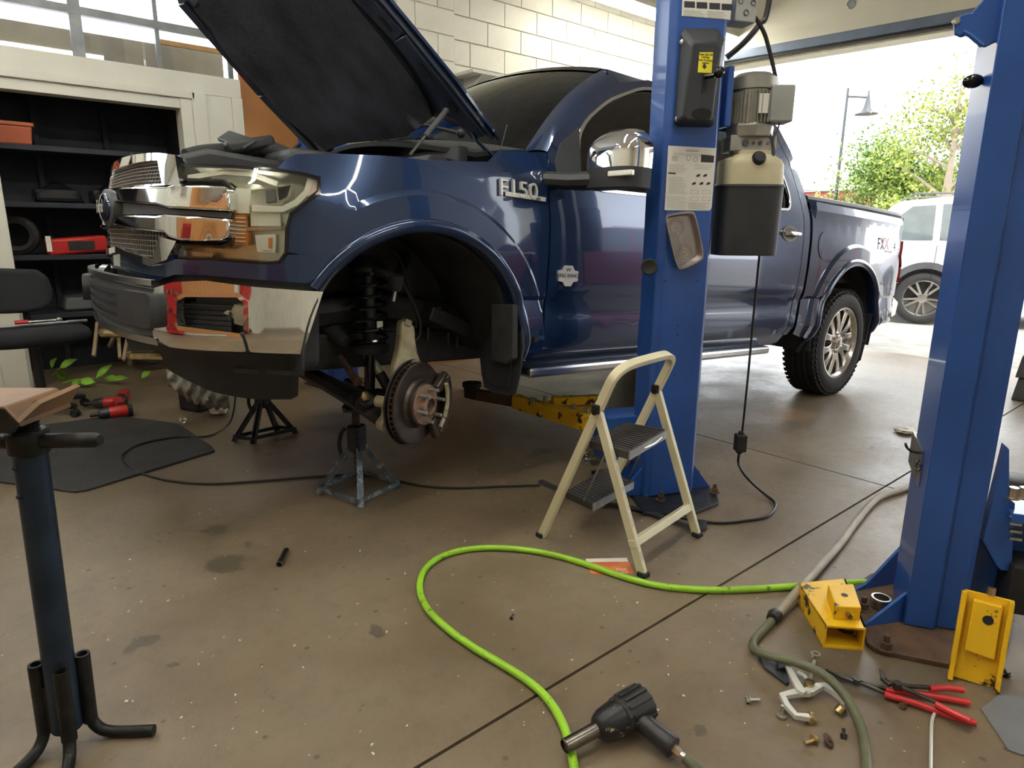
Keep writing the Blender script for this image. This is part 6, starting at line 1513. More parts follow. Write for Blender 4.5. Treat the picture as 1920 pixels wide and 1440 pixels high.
mb = MB(); mb.cyl(cw(55, .07, .01), cw(115, .075, .01), .009, seg=10); mb.ball(cw(115, .075, .01), .02, 10, 6); mb.build('ratchet_shaft', MATS['steel'], rt)
mb = MB(); mb.cyl(cw(30, .068, .01), cw(56, .07, .01), .015, seg=10); mb.build('ratchet_grip', MATS['redplastic'], rt)
loose('wrench', 'thin steel combination wrench lying crosswise on the chair seat', 'wrench', [cw(70, .13), cw(112, .10)], .008, 'steel')
# ---- leafy twig on the floor
tw_ = thing('leafy_branch', 'green leafy branch lying on the floor before the cupboard', 'branch', fl(170, 715))
stem = [fl(*q, .05) for q in [(118, 718), (140, 712), (170, 710), (195, 709), (215, 712)]]
mb = MB(); mb.tube(catmull(stem, 4), .005, 6); mb.build('twig', MATS['leaf'], tw_)
def leaf(parent, p, d, l, w, up=UP):
    d = Vector(d).normalized(); sd = d.cross(Vector(up)).normalized(); u2 = sd.cross(d)
    rows = [(0, .05), (.25, .8), (.5, 1), (.75, .65), (1, .03)]; vs = []
    for t, k in rows: vs += [p+d*l*t-sd*w*k*.5+u2*.012*math.sin(3*t), p+d*l*t-u2*.008, p+d*l*t+sd*w*k*.5+u2*.012*math.sin(3*t)]
    mb = MB(); mb.add(vs, [(3*i+j, 3*i+j+1, 3*i+j+4, 3*i+j+3) for i in range(4) for j in range(2)]); return mb.build('leaf', MATS['leaf'], parent, angle=70, solid=.0015)
for (q, z, d, l, w) in (((122, 712), .08, (-.2, -.3, .5), .13, .07), ((150, 714), .05, (.5, -.6, -.05), .14, .07), ((180, 708), .06, (.7, -.1, .55), .15, .06), ((195, 709), .05, (.8, -.5, -.1), .12, .06), ((212, 711), .05, (.9, -.3, .05), .10, .045), ((135, 716), .04, (.3, -.8, 0), .11, .06), ((265, 708), .03, (.6, .2, .3), .09, .05), ((112, 690), .22, (.6, -.3, .35), .13, .06), ((96, 690), .18, (.2, -.4, .5), .11, .05)):
    leaf(tw_, fl(*q, z), d, l, w, up=(-.3, -.7, .6))
mb = MB(); mb.tube(catmull([fl(95, 705, .05), fl(102, 700, .12), fl(112, 690, .2)], 4), .003, 5); mb.build('twig', MATS['leaf'], tw_)
# ---- cordless tools on the floor by the mat
def tool(label, p, q, rr_, z, group='cordless red and black power tools', blk=.45):
    a_, b_ = fl(*p, z), fl(*q, z); d = (b_-a_).normalized(); L_ = (b_-a_).length; t = thing('cordless_impact_tool', label, 'power tool', (a_+b_)/2*Vector((1, 1, 0)).length*0 if False else Vector(((a_.x+b_.x)/2, (a_.y+b_.y)/2, 0)), group=group)
    mb = MB(); mb.lathe([(L_*.45, rr_*.9), (L_*.5, rr_), (L_*.85, rr_), (L_*.97, rr_*.85), (L_, rr_*.5), (L_, 0)], a_, d, 20); mb.build('motor_housing', MATS['redplastic'], t)
    mb = MB(); mb.lathe([(L_*.88, rr_*1.03), (L_*1.0, rr_*.95), (L_*1.01, 0)], a_, d, 18); mb.build('end_cap', MATS['black'], t)
    mb = MB(); mb.lathe([(L_*.20, rr_*.55), (L_*.26, rr_*.85), (L_*.45, rr_*.95)], a_, d, 18); mb.build('gear_case', MATS['darksteel'], t)
    mb = MB(); mb.lathe([(0, rr_*.32), (L_*.2, rr_*.40)], a_, d, 12); mb.build('socket', MATS['darksteel'], t)
    sd = Vector((-d.y, d.x, 0)); m0 = a_+d*L_*.62
    mb = MB(); mb.tube([m0, m0+sd*.10+d*.03, m0+sd*.16+d*.04], [.026, .022, .026], 10); mb.build('tool_grip', MATS['black'], t)
    mb = MB(); mb.box(m0+sd*.19+d*.04, (.06, .10, .075), math.atan2(d.y, d.x)); mb.build('battery', MATS['redplastic'], t, smooth=False, bevel=.01); return t
tool('red cordless impact tool with extension socket on the mat edge', (168, 779), (248, 768), .04, .042)
tool('black and red cordless tool lying behind the red impact tool', (158, 757), (238, 752), .036, .038)
# ---- black box with grey cloth behind the bumper
bb = thing('cloth_heap', 'crumpled grey cloth heaped over a black box behind the bumper', 'cloth', fl(370, 772))
p = fl(368, 776); mb = MB(); mb.box(p+Vector((.05, .12, .16)), (.16, .20, .32), .4); mb.build('black_box', MATS['black'], bb, smooth=False, bevel=.02)
A_c, B_c = fl(315, 705, .30), fl(430, 748, .14); rr = random.Random(9)
def clothf(u, v):
    an = 2*math.pi*v; c_ = A_c.lerp(B_c, u); r_ = .055+.05*math.sin(math.pi*u)+.012*math.sin(u*40+3*math.sin(an*2))+.010*math.sin(an*5+u*15)
    return c_+Vector((.3, .95, 0))*(r_*math.cos(an)*1.3)+UP*(r_*math.sin(an))
mb = MB(); mb.grid(lambda u, v: clothf(v, u), 26, 30, cu=True); mb.build('cloth', MATS['cloth'], bb, angle=80)
def crumple(name, label, cat, p, r, m, seed=1, flatk=.6, parent=None):
    rr = random.Random(seed); mb = MB(); mb.ball(Vector(p)+UP*r*flatk, (r, r, r*flatk), 14, 9)
    mb.v = [Vector(p)+UP*r*flatk+(v-Vector(p)-UP*r*flatk)*(.7+.5*rr.random()) for v in mb.v]
    for v in mb.v: v.z = max(v.z, p[2]+.002)
    o = mb.build(name, MATS[m], parent, angle=15); 
    if parent is None: tag(o, label, cat)
    return o
crumple('paper_towel', 'crumpled white paper towel beside the black box on the floor', 'paper towel', fl(412, 776), .06, 'paper', 3)
crumple('plastic_film', 'crumpled clear plastic film on the floor behind the ladder', 'plastic film', fl(1110, 868), .07, 'film', 5, .4)
crumple('paper_scrap', 'crumpled white paper scrap on the floor by the right column', 'paper scrap', fl(1697, 812), .06, 'paper', 7, .3)
# ---- stuff at the pier behind the right column
for k in range(2):
    o = prop('carton', 'flat black carton with red print, %s of the two by the door pier' % ('lower' if k == 0 else 'upper'), 'carton', 'darkgrey', Vector((6.35, 1.02, .085+.17*k)), (.6, .5, .165), .006, .15, 'stacked black cartons')
    e_ = Vector((math.cos(.15), math.sin(.15), 0)); 
    for dz, w2 in ((.02, .16), (-.015, .20)):
        mb = MB(); mb.box(Vector((6.35, 1.02, .085+.17*k+dz))-e_*.295+Vector((0, .08, 0)), (.02, w2, .018), .15); mb.build('print_bar', MATS['redplastic'], o, smooth=False)
hd = thing('hand_truck', 'red metal hand truck standing behind the black cartons', 'hand truck', (7.05, 1.05, 0))
for y in (.85, 1.20):
    mb = MB(); mb.tube([(7.02, y, .05), (7.10, y, .6), (7.15, y, 1.15)], .02, 8); mb.build('truck_rail', MATS['redplastic'], hd)
for z in (.3, .65, 1.0):
    mb = MB(); mb.beam((7.06+.1*z, .85, z), (7.06+.1*z, 1.20, z), .03, .03); mb.build('truck_rung', MATS['redplastic'], hd, smooth=False)
mb = MB(); mb.box((6.95, 1.02, .018), (.2, .4, .012)); mb.build('toe_plate', MATS['redplastic'], hd, smooth=False)
crumple('plastic_bag', 'white plastic bag resting on the black cartons', 'bag', Vector((6.3, .95, .345)), .17, 'paper', 11, .9)
# shelf bracket on the block wall, carton under it
sh = thing('wall_shelf', 'white wall shelf with bracket on the painted block wall', 'shelf', cy(880, 150, YW-.1))
z_ = cy(880, 140, YW-.15).z; xa, xb = cy(862, 140, YW-.12).x, cy(985, 150, YW-.12).x
mb = MB(); mb.box(((xa+xb)/2, YW-.16, z_), (xb-xa, .30, .025)); mb.build('shelf_board', MATS['whitewood'], sh, smooth=False)
for x in (xa+.12, xb-.2):
    mb = MB(); mb.poly3([(x, YW-.01, z_-.012), (x, YW-.28, z_-.012), (x, YW-.01, z_-.16)], (1, 0, 0), .02); mb.build('shelf_bracket', MATS['whitewood'], sh, smooth=False)
# orange panel standing on the far side, behind the windscreen
o = boxo('plywood_board', (3.30, 5.02, 0), (4.05, 5.06, 1.72), 'plywood'); tag(o, 'orange plywood board standing against the block wall behind the truck', 'board')
# ================================================================== hoses and small things on the floor
mat('hosegreen', (.26, .52, .025), .4, var=.15, wear=.60, wearcol=(.10, .18, .02), wears=22)
mat('hoseolive', (.10, .105, .06), .5, var=.25, scale=12)
mat('hosegrey', (.30, .265, .21), .5, var=.2, scale=10)
mat('toolblack', (.022, .022, .024), .42, var=.3, bump=.1)
mat('toolworn', (.018, .018, .02), .4, .3, wear=.60, wearcol=(.45, .40, .28), wears=30)
mat('sockete', (.22, .20, .18), .3, 1., var=.3, scale=20)
mat('gripred', (.50, .025, .03), .38, var=.15)
mat('jawdark', (.10, .095, .08), .4, .8, var=.3, scale=30)
def floorhose(pts, r, z=None): return catmull([fl(a_, b_, (r+.001) if z is None else z) for a_, b_ in pts], 6)
gh = [(1080, 1470), (1074, 1425), (1062, 1375), (1042, 1332), (1015, 1298), (980, 1270), (935, 1242), (885, 1212), (838, 1178), (802, 1142), (787, 1105), (795, 1070), (825, 1045), (870, 1031), (930, 1027), (1000, 1033), (1060, 1046), (1120, 1065), (1180, 1085), (1240, 1099), (1320, 1106), (1400, 1105), (1480, 1100), (1560, 1095), (1625, 1092)]
mb = MB(); mb.tube(floorhose(gh, .0115), .0115, 12); tag(mb.build('air_hose', MATS['hosegreen'], None), 'bright green air hose looping across the concrete floor', 'hose')
mb = MB(); mb.tube(floorhose([(1830, 1083), (1870, 1082), (1960, 1078), (2100, 1070)], .011), .011, 10); tag(mb.build('air_hose', MATS['cable'], None), 'dark hose on the floor right of the right hand column', 'hose')
oh = thing('air_line', 'grey and olive air line with black collar lying by the yellow adapters', 'hose', fl(1450, 1160))
P = [fl(*q, z) for q, z in [((1720, 905), .016), ((1690, 918), .016), ((1645, 935), .016), ((1608, 975), .016), ((1575, 1020), .016), ((1535, 1065), .022), ((1500, 1103), .041), ((1475, 1133), .026), ((1452, 1158), .022)]]; mb = MB(); mb.tube(catmull(P, 6), .015, 12); mb.build('grey_hose', MATS['hosegrey'], oh)
P = [fl(*q, z) for q, z in [((1447, 1164), .021), ((1428, 1184), .014), ((1413, 1203), .014), ((1416, 1219), .024), ((1440, 1229), .036), ((1495, 1243), .052), ((1545, 1266), .050), ((1583, 1303), .036), ((1610, 1352), .014), ((1622, 1400), .014), ((1627, 1470), .014)]]; mb = MB(); mb.tube(catmull(P, 6), .0125, 12); mb.build('olive_hose', MATS['hoseolive'], oh)
a_ = fl(1455, 1152, .022); b_ = fl(1440, 1170, .022); mb = MB(); mb.lathe([(0, .014), (0, .022), (.014, .023), (.020, .019), (.034, .019), (.036, .012)], a_, b_-a_, 20); mb.build('collar', MATS['toolblack'], oh)
cc2 = [(438, 742), (440, 768), (428, 796), (392, 817), (330, 823), (270, 834), (236, 850), (232, 868), (262, 886), (320, 901), (400, 907), (500, 901), (600, 893), (670, 891), (730, 898), (790, 911), (860, 915), (940, 912), (1012, 910)]
pts = [fl(*q, .007) for q in cc2]; pts[0] = fl(*cc2[2], .007)+Vector((.10, .05, .40)); pts[1] = fl(*cc2[2], .007)+Vector((.06, .03, .12)); pts[6].z = pts[5].z = pts[4].z = pts[7].z = .019
cord('extension_cord', 'cable', pts, .006, 'black extension cord running from the mat past the jack stand')
st_ = [fl(*q, .012) for q in [(1014, 901), (1050, 918), (1100, 940), (1180, 950), (1240, 968), (1290, 985), (1315, 990), (1318, 976)]]
mb = MB(); mb.tube(catmull(st_, 5), .018, 8, flat=.25); tag(mb.build('webbing_strap', MATS['fabric'], None), 'flat black webbing strap trailing under the step ladder', 'strap')
# ---- air impact wrench
gz_ = .052
ga, gb = fl(1058, 1400, .042), fl(1212, 1316, .058)
gd = (gb-ga).normalized(); GL = (gb-ga).length
gun = thing('air_impact_wrench', 'black air impact wrench with long socket lying on the floor', 'impact wrench', Vector(((ga.x+gb.x)/2, (ga.y+gb.y)/2, 0)))
mb = MB(); mb.lathe([(0, .0155), (.002, .0175), (GL*.40, .0175), (GL*.405, .0145), (GL*.02, .0145)], ga, gd, 24, False); mb.lathe([(.006, .014), (.006, 0)], ga, gd, 24, False); mb.build('deep_socket', MATS['sockete'], gun)
mb = MB(); mb.lathe([(GL*.36, .012), (GL*.37, .022), (GL*.40, .030), (GL*.46, .038), (GL*.60, .043), (GL*.66, .044)], ga, gd, 28); mb.build('hammer_case', MATS['toolworn'], gun)
mb = MB(); mb.lathe([(GL*.64, .0455), (GL*.66, .048), (GL*.74, .046), (GL*.93, .049), (GL*.99, .045), (GL, .03), (GL, 0)], ga, gd, 12); mh = mb.build('motor_housing', MATS['toolblack'], gun, angle=20, bevel=.004)
for k in range(7):
    an = math.radians(20+k*26); x_, y_2, _ = frame(gd); d_r = x_*math.cos(an)+y_2*math.sin(an); mb = MB(); mb.beam(ga+gd*GL*.70+d_r*.047, ga+gd*GL*.97+d_r*.049, .010, .006, d_r); mb.build('housing_rib', MATS['toolblack'], mh, smooth=False, bevel=.002)
hs0 = ga+gd*GL*.78; he = fl(1262, 1402, .034); hdv = (he-hs0)
mb = MB(); mb.tube([hs0, hs0+hdv*.25, hs0+hdv*.6, hs0+hdv*.97, he], [.032, .025, .024, .028, .026], 16, flat=1.0); mb.build('grip', MATS['toolblack'], gun)
mb = MB(); mb.box(hs0+hdv*.27-gd*.042, (.03, .022, .026), math.atan2(gd.y, gd.x)); mb.build('trigger', MATS['toolblack'], gun, smooth=False, bevel=.004)
hn = hdv.normalized(); mb = MB(); mb.cyl(he, he+hn*.022, .011, seg=6); mb.cyl(he+hn*.022, he+hn*.035, .008, seg=12); mb.build('air_fitting', MATS['zinc'], gun)
p0 = he+hn*.033; mb = MB(); mb.tube(catmull([p0, p0+hn*.05-UP*.004, fl(1300, 1445, .016), fl(1340, 1490, .014)], 5), .013, 12); mb.build('whip_hose', MATS['hoseolive'], gun)
# ---- single socket on the floor
a_, b_ = fl(524, 1058, .012), fl(537, 1032, .012); d = (b_-a_); Ls = d.length; so = MB(); so.lathe([(0, .011), (.001, .0125), (Ls, .0125), (Ls+.001, .010), (Ls*.6, .009), (Ls*.6, 0)], a_, d, 18, False); so.lathe([(0, .011), (.0, .009), (.02, .009), (.02, 0)], a_, d, 18, False); tag(so.build('socket', MATS['sockete'], None), 'lone dark steel socket lying on the open floor', 'socket')
# ---- locking C-clamp pliers
cl = thing('locking_clamp', 'silver locking clamp pliers lying open on the floor', 'pliers', fl(1510, 1310))
def fpoly(name, m, pts, z, th, parent, bev=.002):
    mb = MB(); mb.poly3([fl(*q, z) for q in pts], UP, th); return mb.build(name, MATS[m], parent, smooth=False, bevel=bev)
def fbar(name, m, pts, ws, z, th, parent):
    P = [fl(*q, z) for q in pts]; n = len(P); vs = []
    for k in range(n):
        t = (P[min(k+1, n-1)]-P[max(k-1, 0)]).normalized(); sd = Vector((-t.y, t.x, 0)); w = ws[k]
        vs += [P[k]-sd*w/2, P[k]+sd*w/2, P[k]+sd*w/2+UP*th, P[k]-sd*w/2+UP*th]
    mb = MB(); mb.add(vs, [(4*k+j, 4*k+(j+1) % 4, 4*k+4+(j+1) % 4, 4*k+4+j) for k in range(n-1) for j in range(4)]+[(3, 2, 1, 0), tuple(4*(n-1)+j for j in range(4))]); return mb.build(name, MATS[m], parent, smooth=False, bevel=.0015)
fbar('jaw_arm', 'whitemetal', [(1516, 1302), (1490, 1304), (1466, 1310), (1475, 1328), (1492, 1347), (1517, 1350)], [.024, .020, .018, .016, .014, .016], .012, .014, cl)
fbar('jaw_arm', 'whitemetal', [(1516, 1302), (1535, 1292), (1545, 1291), (1563, 1302), (1578, 1315), (1586, 1328)], [.022, .020, .020, .017, .014, .012], .012, .014, cl)
fbar('clamp_handle', 'whitemetal', [(1472, 1244), (1486, 1272), (1500, 1298), (1510, 1304)], [.010, .018, .022, .020], .024, .012, cl)
fbar('clamp_lever', 'whitemetal', [(1494, 1262), (1506, 1268), (1514, 1276)], [.016, .014, .01], .018, .006, cl)
for q in ((1518, 1345), (1577, 1330)):
    p = fl(*q, .014); mb = MB(); mb.lathe([(-.012, .013), (.004, .014), (.010, .010), (.012, 0)], p, UP*.6-NV*.2+RV*(-.5 if q[0] < 1550 else .7), 16); mb.build('swivel_pad', MATS['brasszinc'], cl)
p = fl(1517, 1287, .02); mb = MB(); mb.cyl(p-UP*.012, p+UP*.014, .013, seg=14); mb.build('adjusting_screw', MATS['brasszinc'], cl)
# ring spanner
wr_ = thing('ring_spanner', 'short chrome ring spanner leaning over the locking clamp', 'wrench', fl(1522, 1265))
fbar('spanner_shaft', 'chrome', [(1517, 1282), (1522, 1262), (1527, 1240)], [.015, .013, .012], .020, .006, wr_)
for q, r_ in (((1518, 1283), .013), ((1529, 1230), .014)):
    p = fl(*q, .020); mb = MB(); mb.lathe([(0, r_), (.009, r_), (.009, r_*.6), (0, r_*.6), (0, r_)], p, UP, 20, False); mb.build('spanner_ring', MATS['chrome'], wr_)
# black trim piece under the clamp
tp_ = thing('trim_bracket', 'black plastic trim bracket under the locking clamp', 'bracket', fl(1455, 1250))
fpoly('bracket_plate', 'blackplastic', [(1422, 1233), (1440, 1231), (1478, 1258), (1479, 1284), (1474, 1287), (1432, 1255)], .0, .010, tp_)
fpoly('bracket_boss', 'blackplastic', [(1458, 1238), (1482, 1240), (1482, 1258), (1457, 1258)], .010, .010, tp_)
# long-nose pliers with red grips
def pliers(label, jaws, pivot, grips, z=.010, bent=None):
    t = thing('long_nose_pliers', label, 'pliers', fl(*pivot), group='red handled long nose pliers')
    for j in jaws: fbar('jaw', 'jawdark', j, [.004+.006*i for i in range(len(j))], z, .010, t)
    p = fl(*pivot, z); mb = MB(); mb.cyl(p-UP*.003, p+UP*.014, .011, seg=14); mb.build('pivot_pin', MATS['jawdark'], t)
    for g in grips:
        fbar('handle_shank', 'jawdark', [pivot, g[0]], [.012, .010], z, .009, t)
        mb = MB(); mb.tube(catmull([fl(*q, z+.004) for q in g], 5), [.0085]*(5*(len(g)-1)+1), 10) if False else mb.tube(catmull([fl(*q, z+.004) for q in g], 5), .0085, 10); mb.build('grip_sleeve', MATS['gripred'], t)
    return t
pliers('long reach pliers with red grips beside the locking clamp', [[(1548, 1258), (1575, 1272), (1600, 1280)], [(1565, 1264), (1585, 1272), (1602, 1278)]], (1606, 1280), [[(1658, 1302), (1720, 1320), (1790, 1345), (1830, 1356)], [(1660, 1294), (1700, 1298), (1760, 1307), (1818, 1318)]])
t = pliers('bent nose pliers with red grips lying on top of the long reach pliers', [[(1650, 1258), (1654, 1276), (1670, 1288)], [(1654, 1262), (1660, 1280), (1676, 1286)]], (1682, 1288), [[(1755, 1320), (1785, 1336), (1820, 1352)], [(1744, 1292), (1775, 1290), (1806, 1294)]], .028)
# welding rod, bolts, clips
mb = MB(); mb.tube(catmull([fl(1757, 1330, .012), fl(1748, 1350, .006), fl(1746, 1390, .004), fl(1745, 1470, .004)], 5), .004, 8); tag(mb.build('wire_rod', MATS['whitemetal'], None), 'bent pale wire rod running toward the red pliers', 'wire')
def bolt(label, q, d, L_=.03, r=.005, hr=.009, m='zinc', flange=None, grp='loose bolts on the floor', z=None):
    p = fl(*q, z if z is not None else hr); d = Vector(d).normalized(); t = thing('bolt', label, 'bolt', Vector((p.x, p.y, 0)), group=grp)
    mb = MB(); mb.cyl(p, p+d*L_, r, seg=10); mb.build('bolt_shank', MATS[m], t)
    mb = MB(); mb.cyl(p-d*.008, p, hr, seg=6); mb.build('bolt_head', MATS[m], t, smooth=False)
    if flange: mb = MB(); mb.lathe([(0, flange), (.002, flange), (.003, r)], p, d, 18); mb.build('bolt_flange', MATS[m], t)
bolt('zinc bolt with washer lying alone left of the locking clamp', (1404, 1312), (.6, -.5, 0), .03, .005, .009, 'zinc', .012)
bolt('zinc bolt standing on its wide flat head by the clamp jaw', (1466, 1342), (.1, .1, 1), .028, .0045, .011, 'zinc', .014, z=.004)
bolt('brassy bolt with washer below the locking clamp', (1527, 1388), (-.9, .35, 0), .03, .005, .009, 'brasszinc', .013)
bolt('copper coloured flange nut beside the brassy bolt', (1553, 1388), (.2, -.6, .7), .008, .006, .008, 'rust', .017, z=.012)
bolt('small black plastic clip near the copper nut', (1582, 1378), (.5, .3, .6), .015, .004, .007, 'black', .009)
bolt('black plastic clip right of the standing yellow adapter', (1888, 1265), (.3, .6, .5), .016, .005, .008, 'black', .012)
bolt('black clip on the base plate behind the yellow adapter box', (1585, 1118), (.8, .1, .4), .02, .004, .007, 'black', .010, z=.01)
bolt('dark hex nut under the red pliers', (1694, 1322), (.2, -.3, .9), .008, .006, .010, 'rust')
bolt('small silver nut on the floor by the mat corner', (343, 788), (.5, -.5, .4), .02, .012, .022, 'zinc')
bolt('small dark bolt in the open floor inside the green hose loop', (960, 1157), (.7, .4, .1), .014, .004, .007, 'darksteel')
# collar ring on the base plate
p = fl(1650, 1138, .016); mb = MB(); mb.lathe([(0, .030), (.004, .032), (.030, .032), (.034, .030), (.034, .024), (.0, .024)], p+Vector((0, 0, .002)), UP, 24, False); tag(mb.build('pipe_ring', MATS['steel'], None), 'short steel pipe ring standing on the rusty base plate', 'ring')
# ---- leaflet under the hose
mat('leafletred', (.48, .085, .035), .4, col2=(.62, .22, .07), scale=14)
lf = thing('leaflet', 'red printed leaflet lying under the ladder leg', 'leaflet', fl(1145, 1062))
mb = MB(); mb.poly3([fl(*q) for q in [(1098, 1048), (1175, 1046), (1190, 1076), (1108, 1077)]], UP, .0015); mb.build('leaflet_sheet', MATS['leafletred'], lf, smooth=False)
mb = MB(); mb.poly3([fl(*q, .0016) for q in [(1098, 1048), (1175, 1046), (1178, 1053), (1100, 1054)]], UP, .0004); mb.build('leaflet_band', MATS['paper'], lf, smooth=False)
lu = (fl(1185, 1072)-fl(1110, 1073)).normalized(); lv = Vector((-lu.y, lu.x, 0))
text_on('FOR', MATS['paper'], lf, fl(1166, 1068, .0016), lu, lv, .022, .0003); text_on('ACT', MATS['paper'], lf, fl(1168, 1074, .0016), lu, lv, .020, .0003)
# small chips of litter scattered on the slab
rr = random.Random(21); mb = MB()
for i in range(90):
    p = fl(rr.uniform(150, 1500), rr.uniform(860, 1420)); s_ = rr.uniform(.0015, .004); mb.box(p+UP*s_*.4, (s_*2, s_, s_*.8), rr.uniform(0, 3))
o = mb.build('grit', MATS['paper'], None, smooth=False, weld=False); tag(o, 'pale grit and chips scattered on the concrete', 'grit', kind='stuff')
# ================================================================== red chests near the front wall (one read from the chrome, one added)
def chest(label, c, rz):
    t = thing('tool_chest', label, 'tool chest', c, rz)
    mb = MB(); mb.box((0, 0, .62), (.48, 1.1, 1.10)); mb.build('chest_body', MATS['redplastic'], t, world=False, smooth=False, bevel=.01)
    for k in range(6):
        mb = MB(); mb.box((.245, 0, .20+k*.165), (.02, 1.04, .15)); d_2 = mb.build('drawer', MATS['redplastic'], t, world=False, smooth=False, bevel=.004)
        mb = MB(); mb.box((.262, 0, .26+k*.165), (.02, .98, .02)); mb.build('drawer_pull', MATS['chrome'], d_2, world=False, smooth=False)
    for x in (-.18, .18):
        for y in (-.45, .45):
            mb = MB(); mb.cyl((x, y-.02, .035), (x, y+.02, .035), .035, seg=14); mb.build('castor', MATS['rubber'], t, world=False)
    return t
chest('red tool chest against the wood panelled wall', (-3.25, 4.1, 0), 0)
chest('added unseen red chest standing in for the red mirrored in the bumper end', (-3.25, -1.6, 0), 0)  # made-up red mass behind the camera, only there to reflect in the chrome
# ================================================================== vehicles beyond the truck
def smoothprof(P, k=6): return [(v.x, v.y) for v in catmull([(a, b, 0) for a, b in P], k)]
def suv(label, M, paintm, name='parked_suv', clad=True):
    """x runs from tail (-) to nose (+), rear wheel at x=0, front wheel at 2.72"""
    t = thing(name, label, 'car', M=M)
    lower = [(-.80, .42), (-.86, .70), (-.84, .95), (-.80, 1.05)] + [(0, 1.08), (1.2, 1.08), (2.1, 1.05), (2.5, 1.02), (3.2, .92), (3.46, .78), (3.52, .55), (3.45, .35)]
    W_2 = .92
    def archpts(cx, r=.40): return [(cx+r*math.cos(a), .36+r*math.sin(a)) for a in [math.pi*i/14 for i in range(15)]]
    outl = lower + [(3.2, .28)] + [p for p in archpts(2.72)] + [(1.8, .26), (.9, .26)] + [p for p in archpts(0)] + [(-.55, .34)]
    vs, fs = cdt_fill(outl, (), .12)
    for sg in (1, -1):
        mb = MB(); mb.add([Vector((x, sg*(W_2-.10*max(0, (abs(x-1.35)-1.6))**1.5-.05*max(0, .5-z)), z)) for x, z in vs], fs); mb.build('body_side', MATS[paintm], t, world=False, angle=40)
        if clad:
            for cx in (0, 2.72):
                mb = MB(); mb.grid(lambda u, v: Vector((cx+(.39+.085*v)*math.cos(math.pi*u), sg*(W_2+.012-.05*max(0, .5-(.36+.4*math.sin(math.pi*u)))), .36+(.39+.085*v)*math.sin(math.pi*u))), 20, 2); mb.build('arch_cladding', MATS['darkgrey'], t, world=False, solid=.01)
    k = len(lower); top_ = lower; vs = []
    for x, z in top_:
        w = W_2-.10*max(0, (abs(x-1.35)-1.6))**1.5-.05*max(0, .5-z); vs += [Vector((x, w, z)), Vector((x, -w, z))]
    mb = MB(); mb.add(vs, [(2*i, 2*i+1, 2*i+3, 2*i+2) for i in range(k-1)]); mb.build('body_top', MATS[paintm], t, world=False, angle=40)
    gp = [(-.78, 1.06), (-.62, 1.40), (-.40, 1.63), (.3, 1.70), (1.1, 1.68), (1.55, 1.58), (2.25, 1.05)]
    def gy(z): return .90-.30*max(0, z-1.05)
    vs = []
    for x, z in gp: vs += [Vector((x, gy(z), z)), Vector((x, -gy(z), z))]
    mb = MB(); mb.add(vs, [(2*i, 2*i+1, 2*i+3, 2*i+2) for i in range(len(gp)-1)]+[tuple(2*i for i in range(len(gp))), tuple(2*i+1 for i in range(len(gp)-1, -1, -1))]); mb.build('cabin', MATS[paintm], t, world=False, smooth=False)
    wins = [[(-.55, 1.12), (-.46, 1.38), (-.25, 1.56), (.02, 1.58), (.02, 1.12)], [(.10, 1.12), (.10, 1.59), (.85, 1.60), (.85, 1.12)], [(.95, 1.12), (.95, 1.60), (1.35, 1.56), (1.95, 1.12)]]
    for sg in (1, -1):
        for wn_ in wins:
            mb = MB(); mb.add([Vector((x, sg*(gy(z)+.006), z)) for x, z in wn_], [tuple(range(len(wn_)))]); mb.build('side_glass', MATS['carglass'], t, world=False, smooth=False)
        for x in (.30, 1.35):
            mb = MB(); mb.tube([(x-.10, sg*.925, .98), (x-.08, sg*.955, .98), (x+.08, sg*.955, .98), (x+.10, sg*.925, .98)], .014, 6); mb.build('door_handle', MATS[paintm], t, world=False)
        for x in (.06, .92, 2.02):
            mb = MB(); mb.beam((x, sg*.921, .34), (x+.02, sg*.921, 1.05), .006, .004); mb.build('door_seam', MATS['black'], t, world=False, smooth=False)
        mb = MB(); mb.box((-.82, sg*.72, .93), (.08, .22, .18)); mb.build('tail_lamp', MATS['tailred'], t, world=False, smooth=False, bevel=.02)
        mb = MB(); mb.box((3.36, sg*.68, .78), (.14, .30, .12)); mb.build('head_lamp', MATS['lampback'], t, world=False, smooth=False, bevel=.02)
        mb = MB(); mb.box((1.95, sg*1.0, 1.12), (.10, .18, .12)); mb.build('door_mirror', MATS[paintm], t, world=False, smooth=False, bevel=.03)
        mb = MB(); mb.tube([(-.3, sg*.62, 1.70), (-.2, sg*.62, 1.735), (1.0, sg*.62, 1.735), (1.1, sg*.62, 1.70)], .014, 6); mb.build('roof_rail', MATS['darkgrey'], t, world=False)
        for cx in (0, 2.72): carwheel(t, (cx, sg*.80, .35), sg)
    mb = MB(); mb.box((1.35, 0, .55), (4.3, 1.7, .5)); mb.build('inner_body', MATS['black'], t, world=False, smooth=False)
    return t
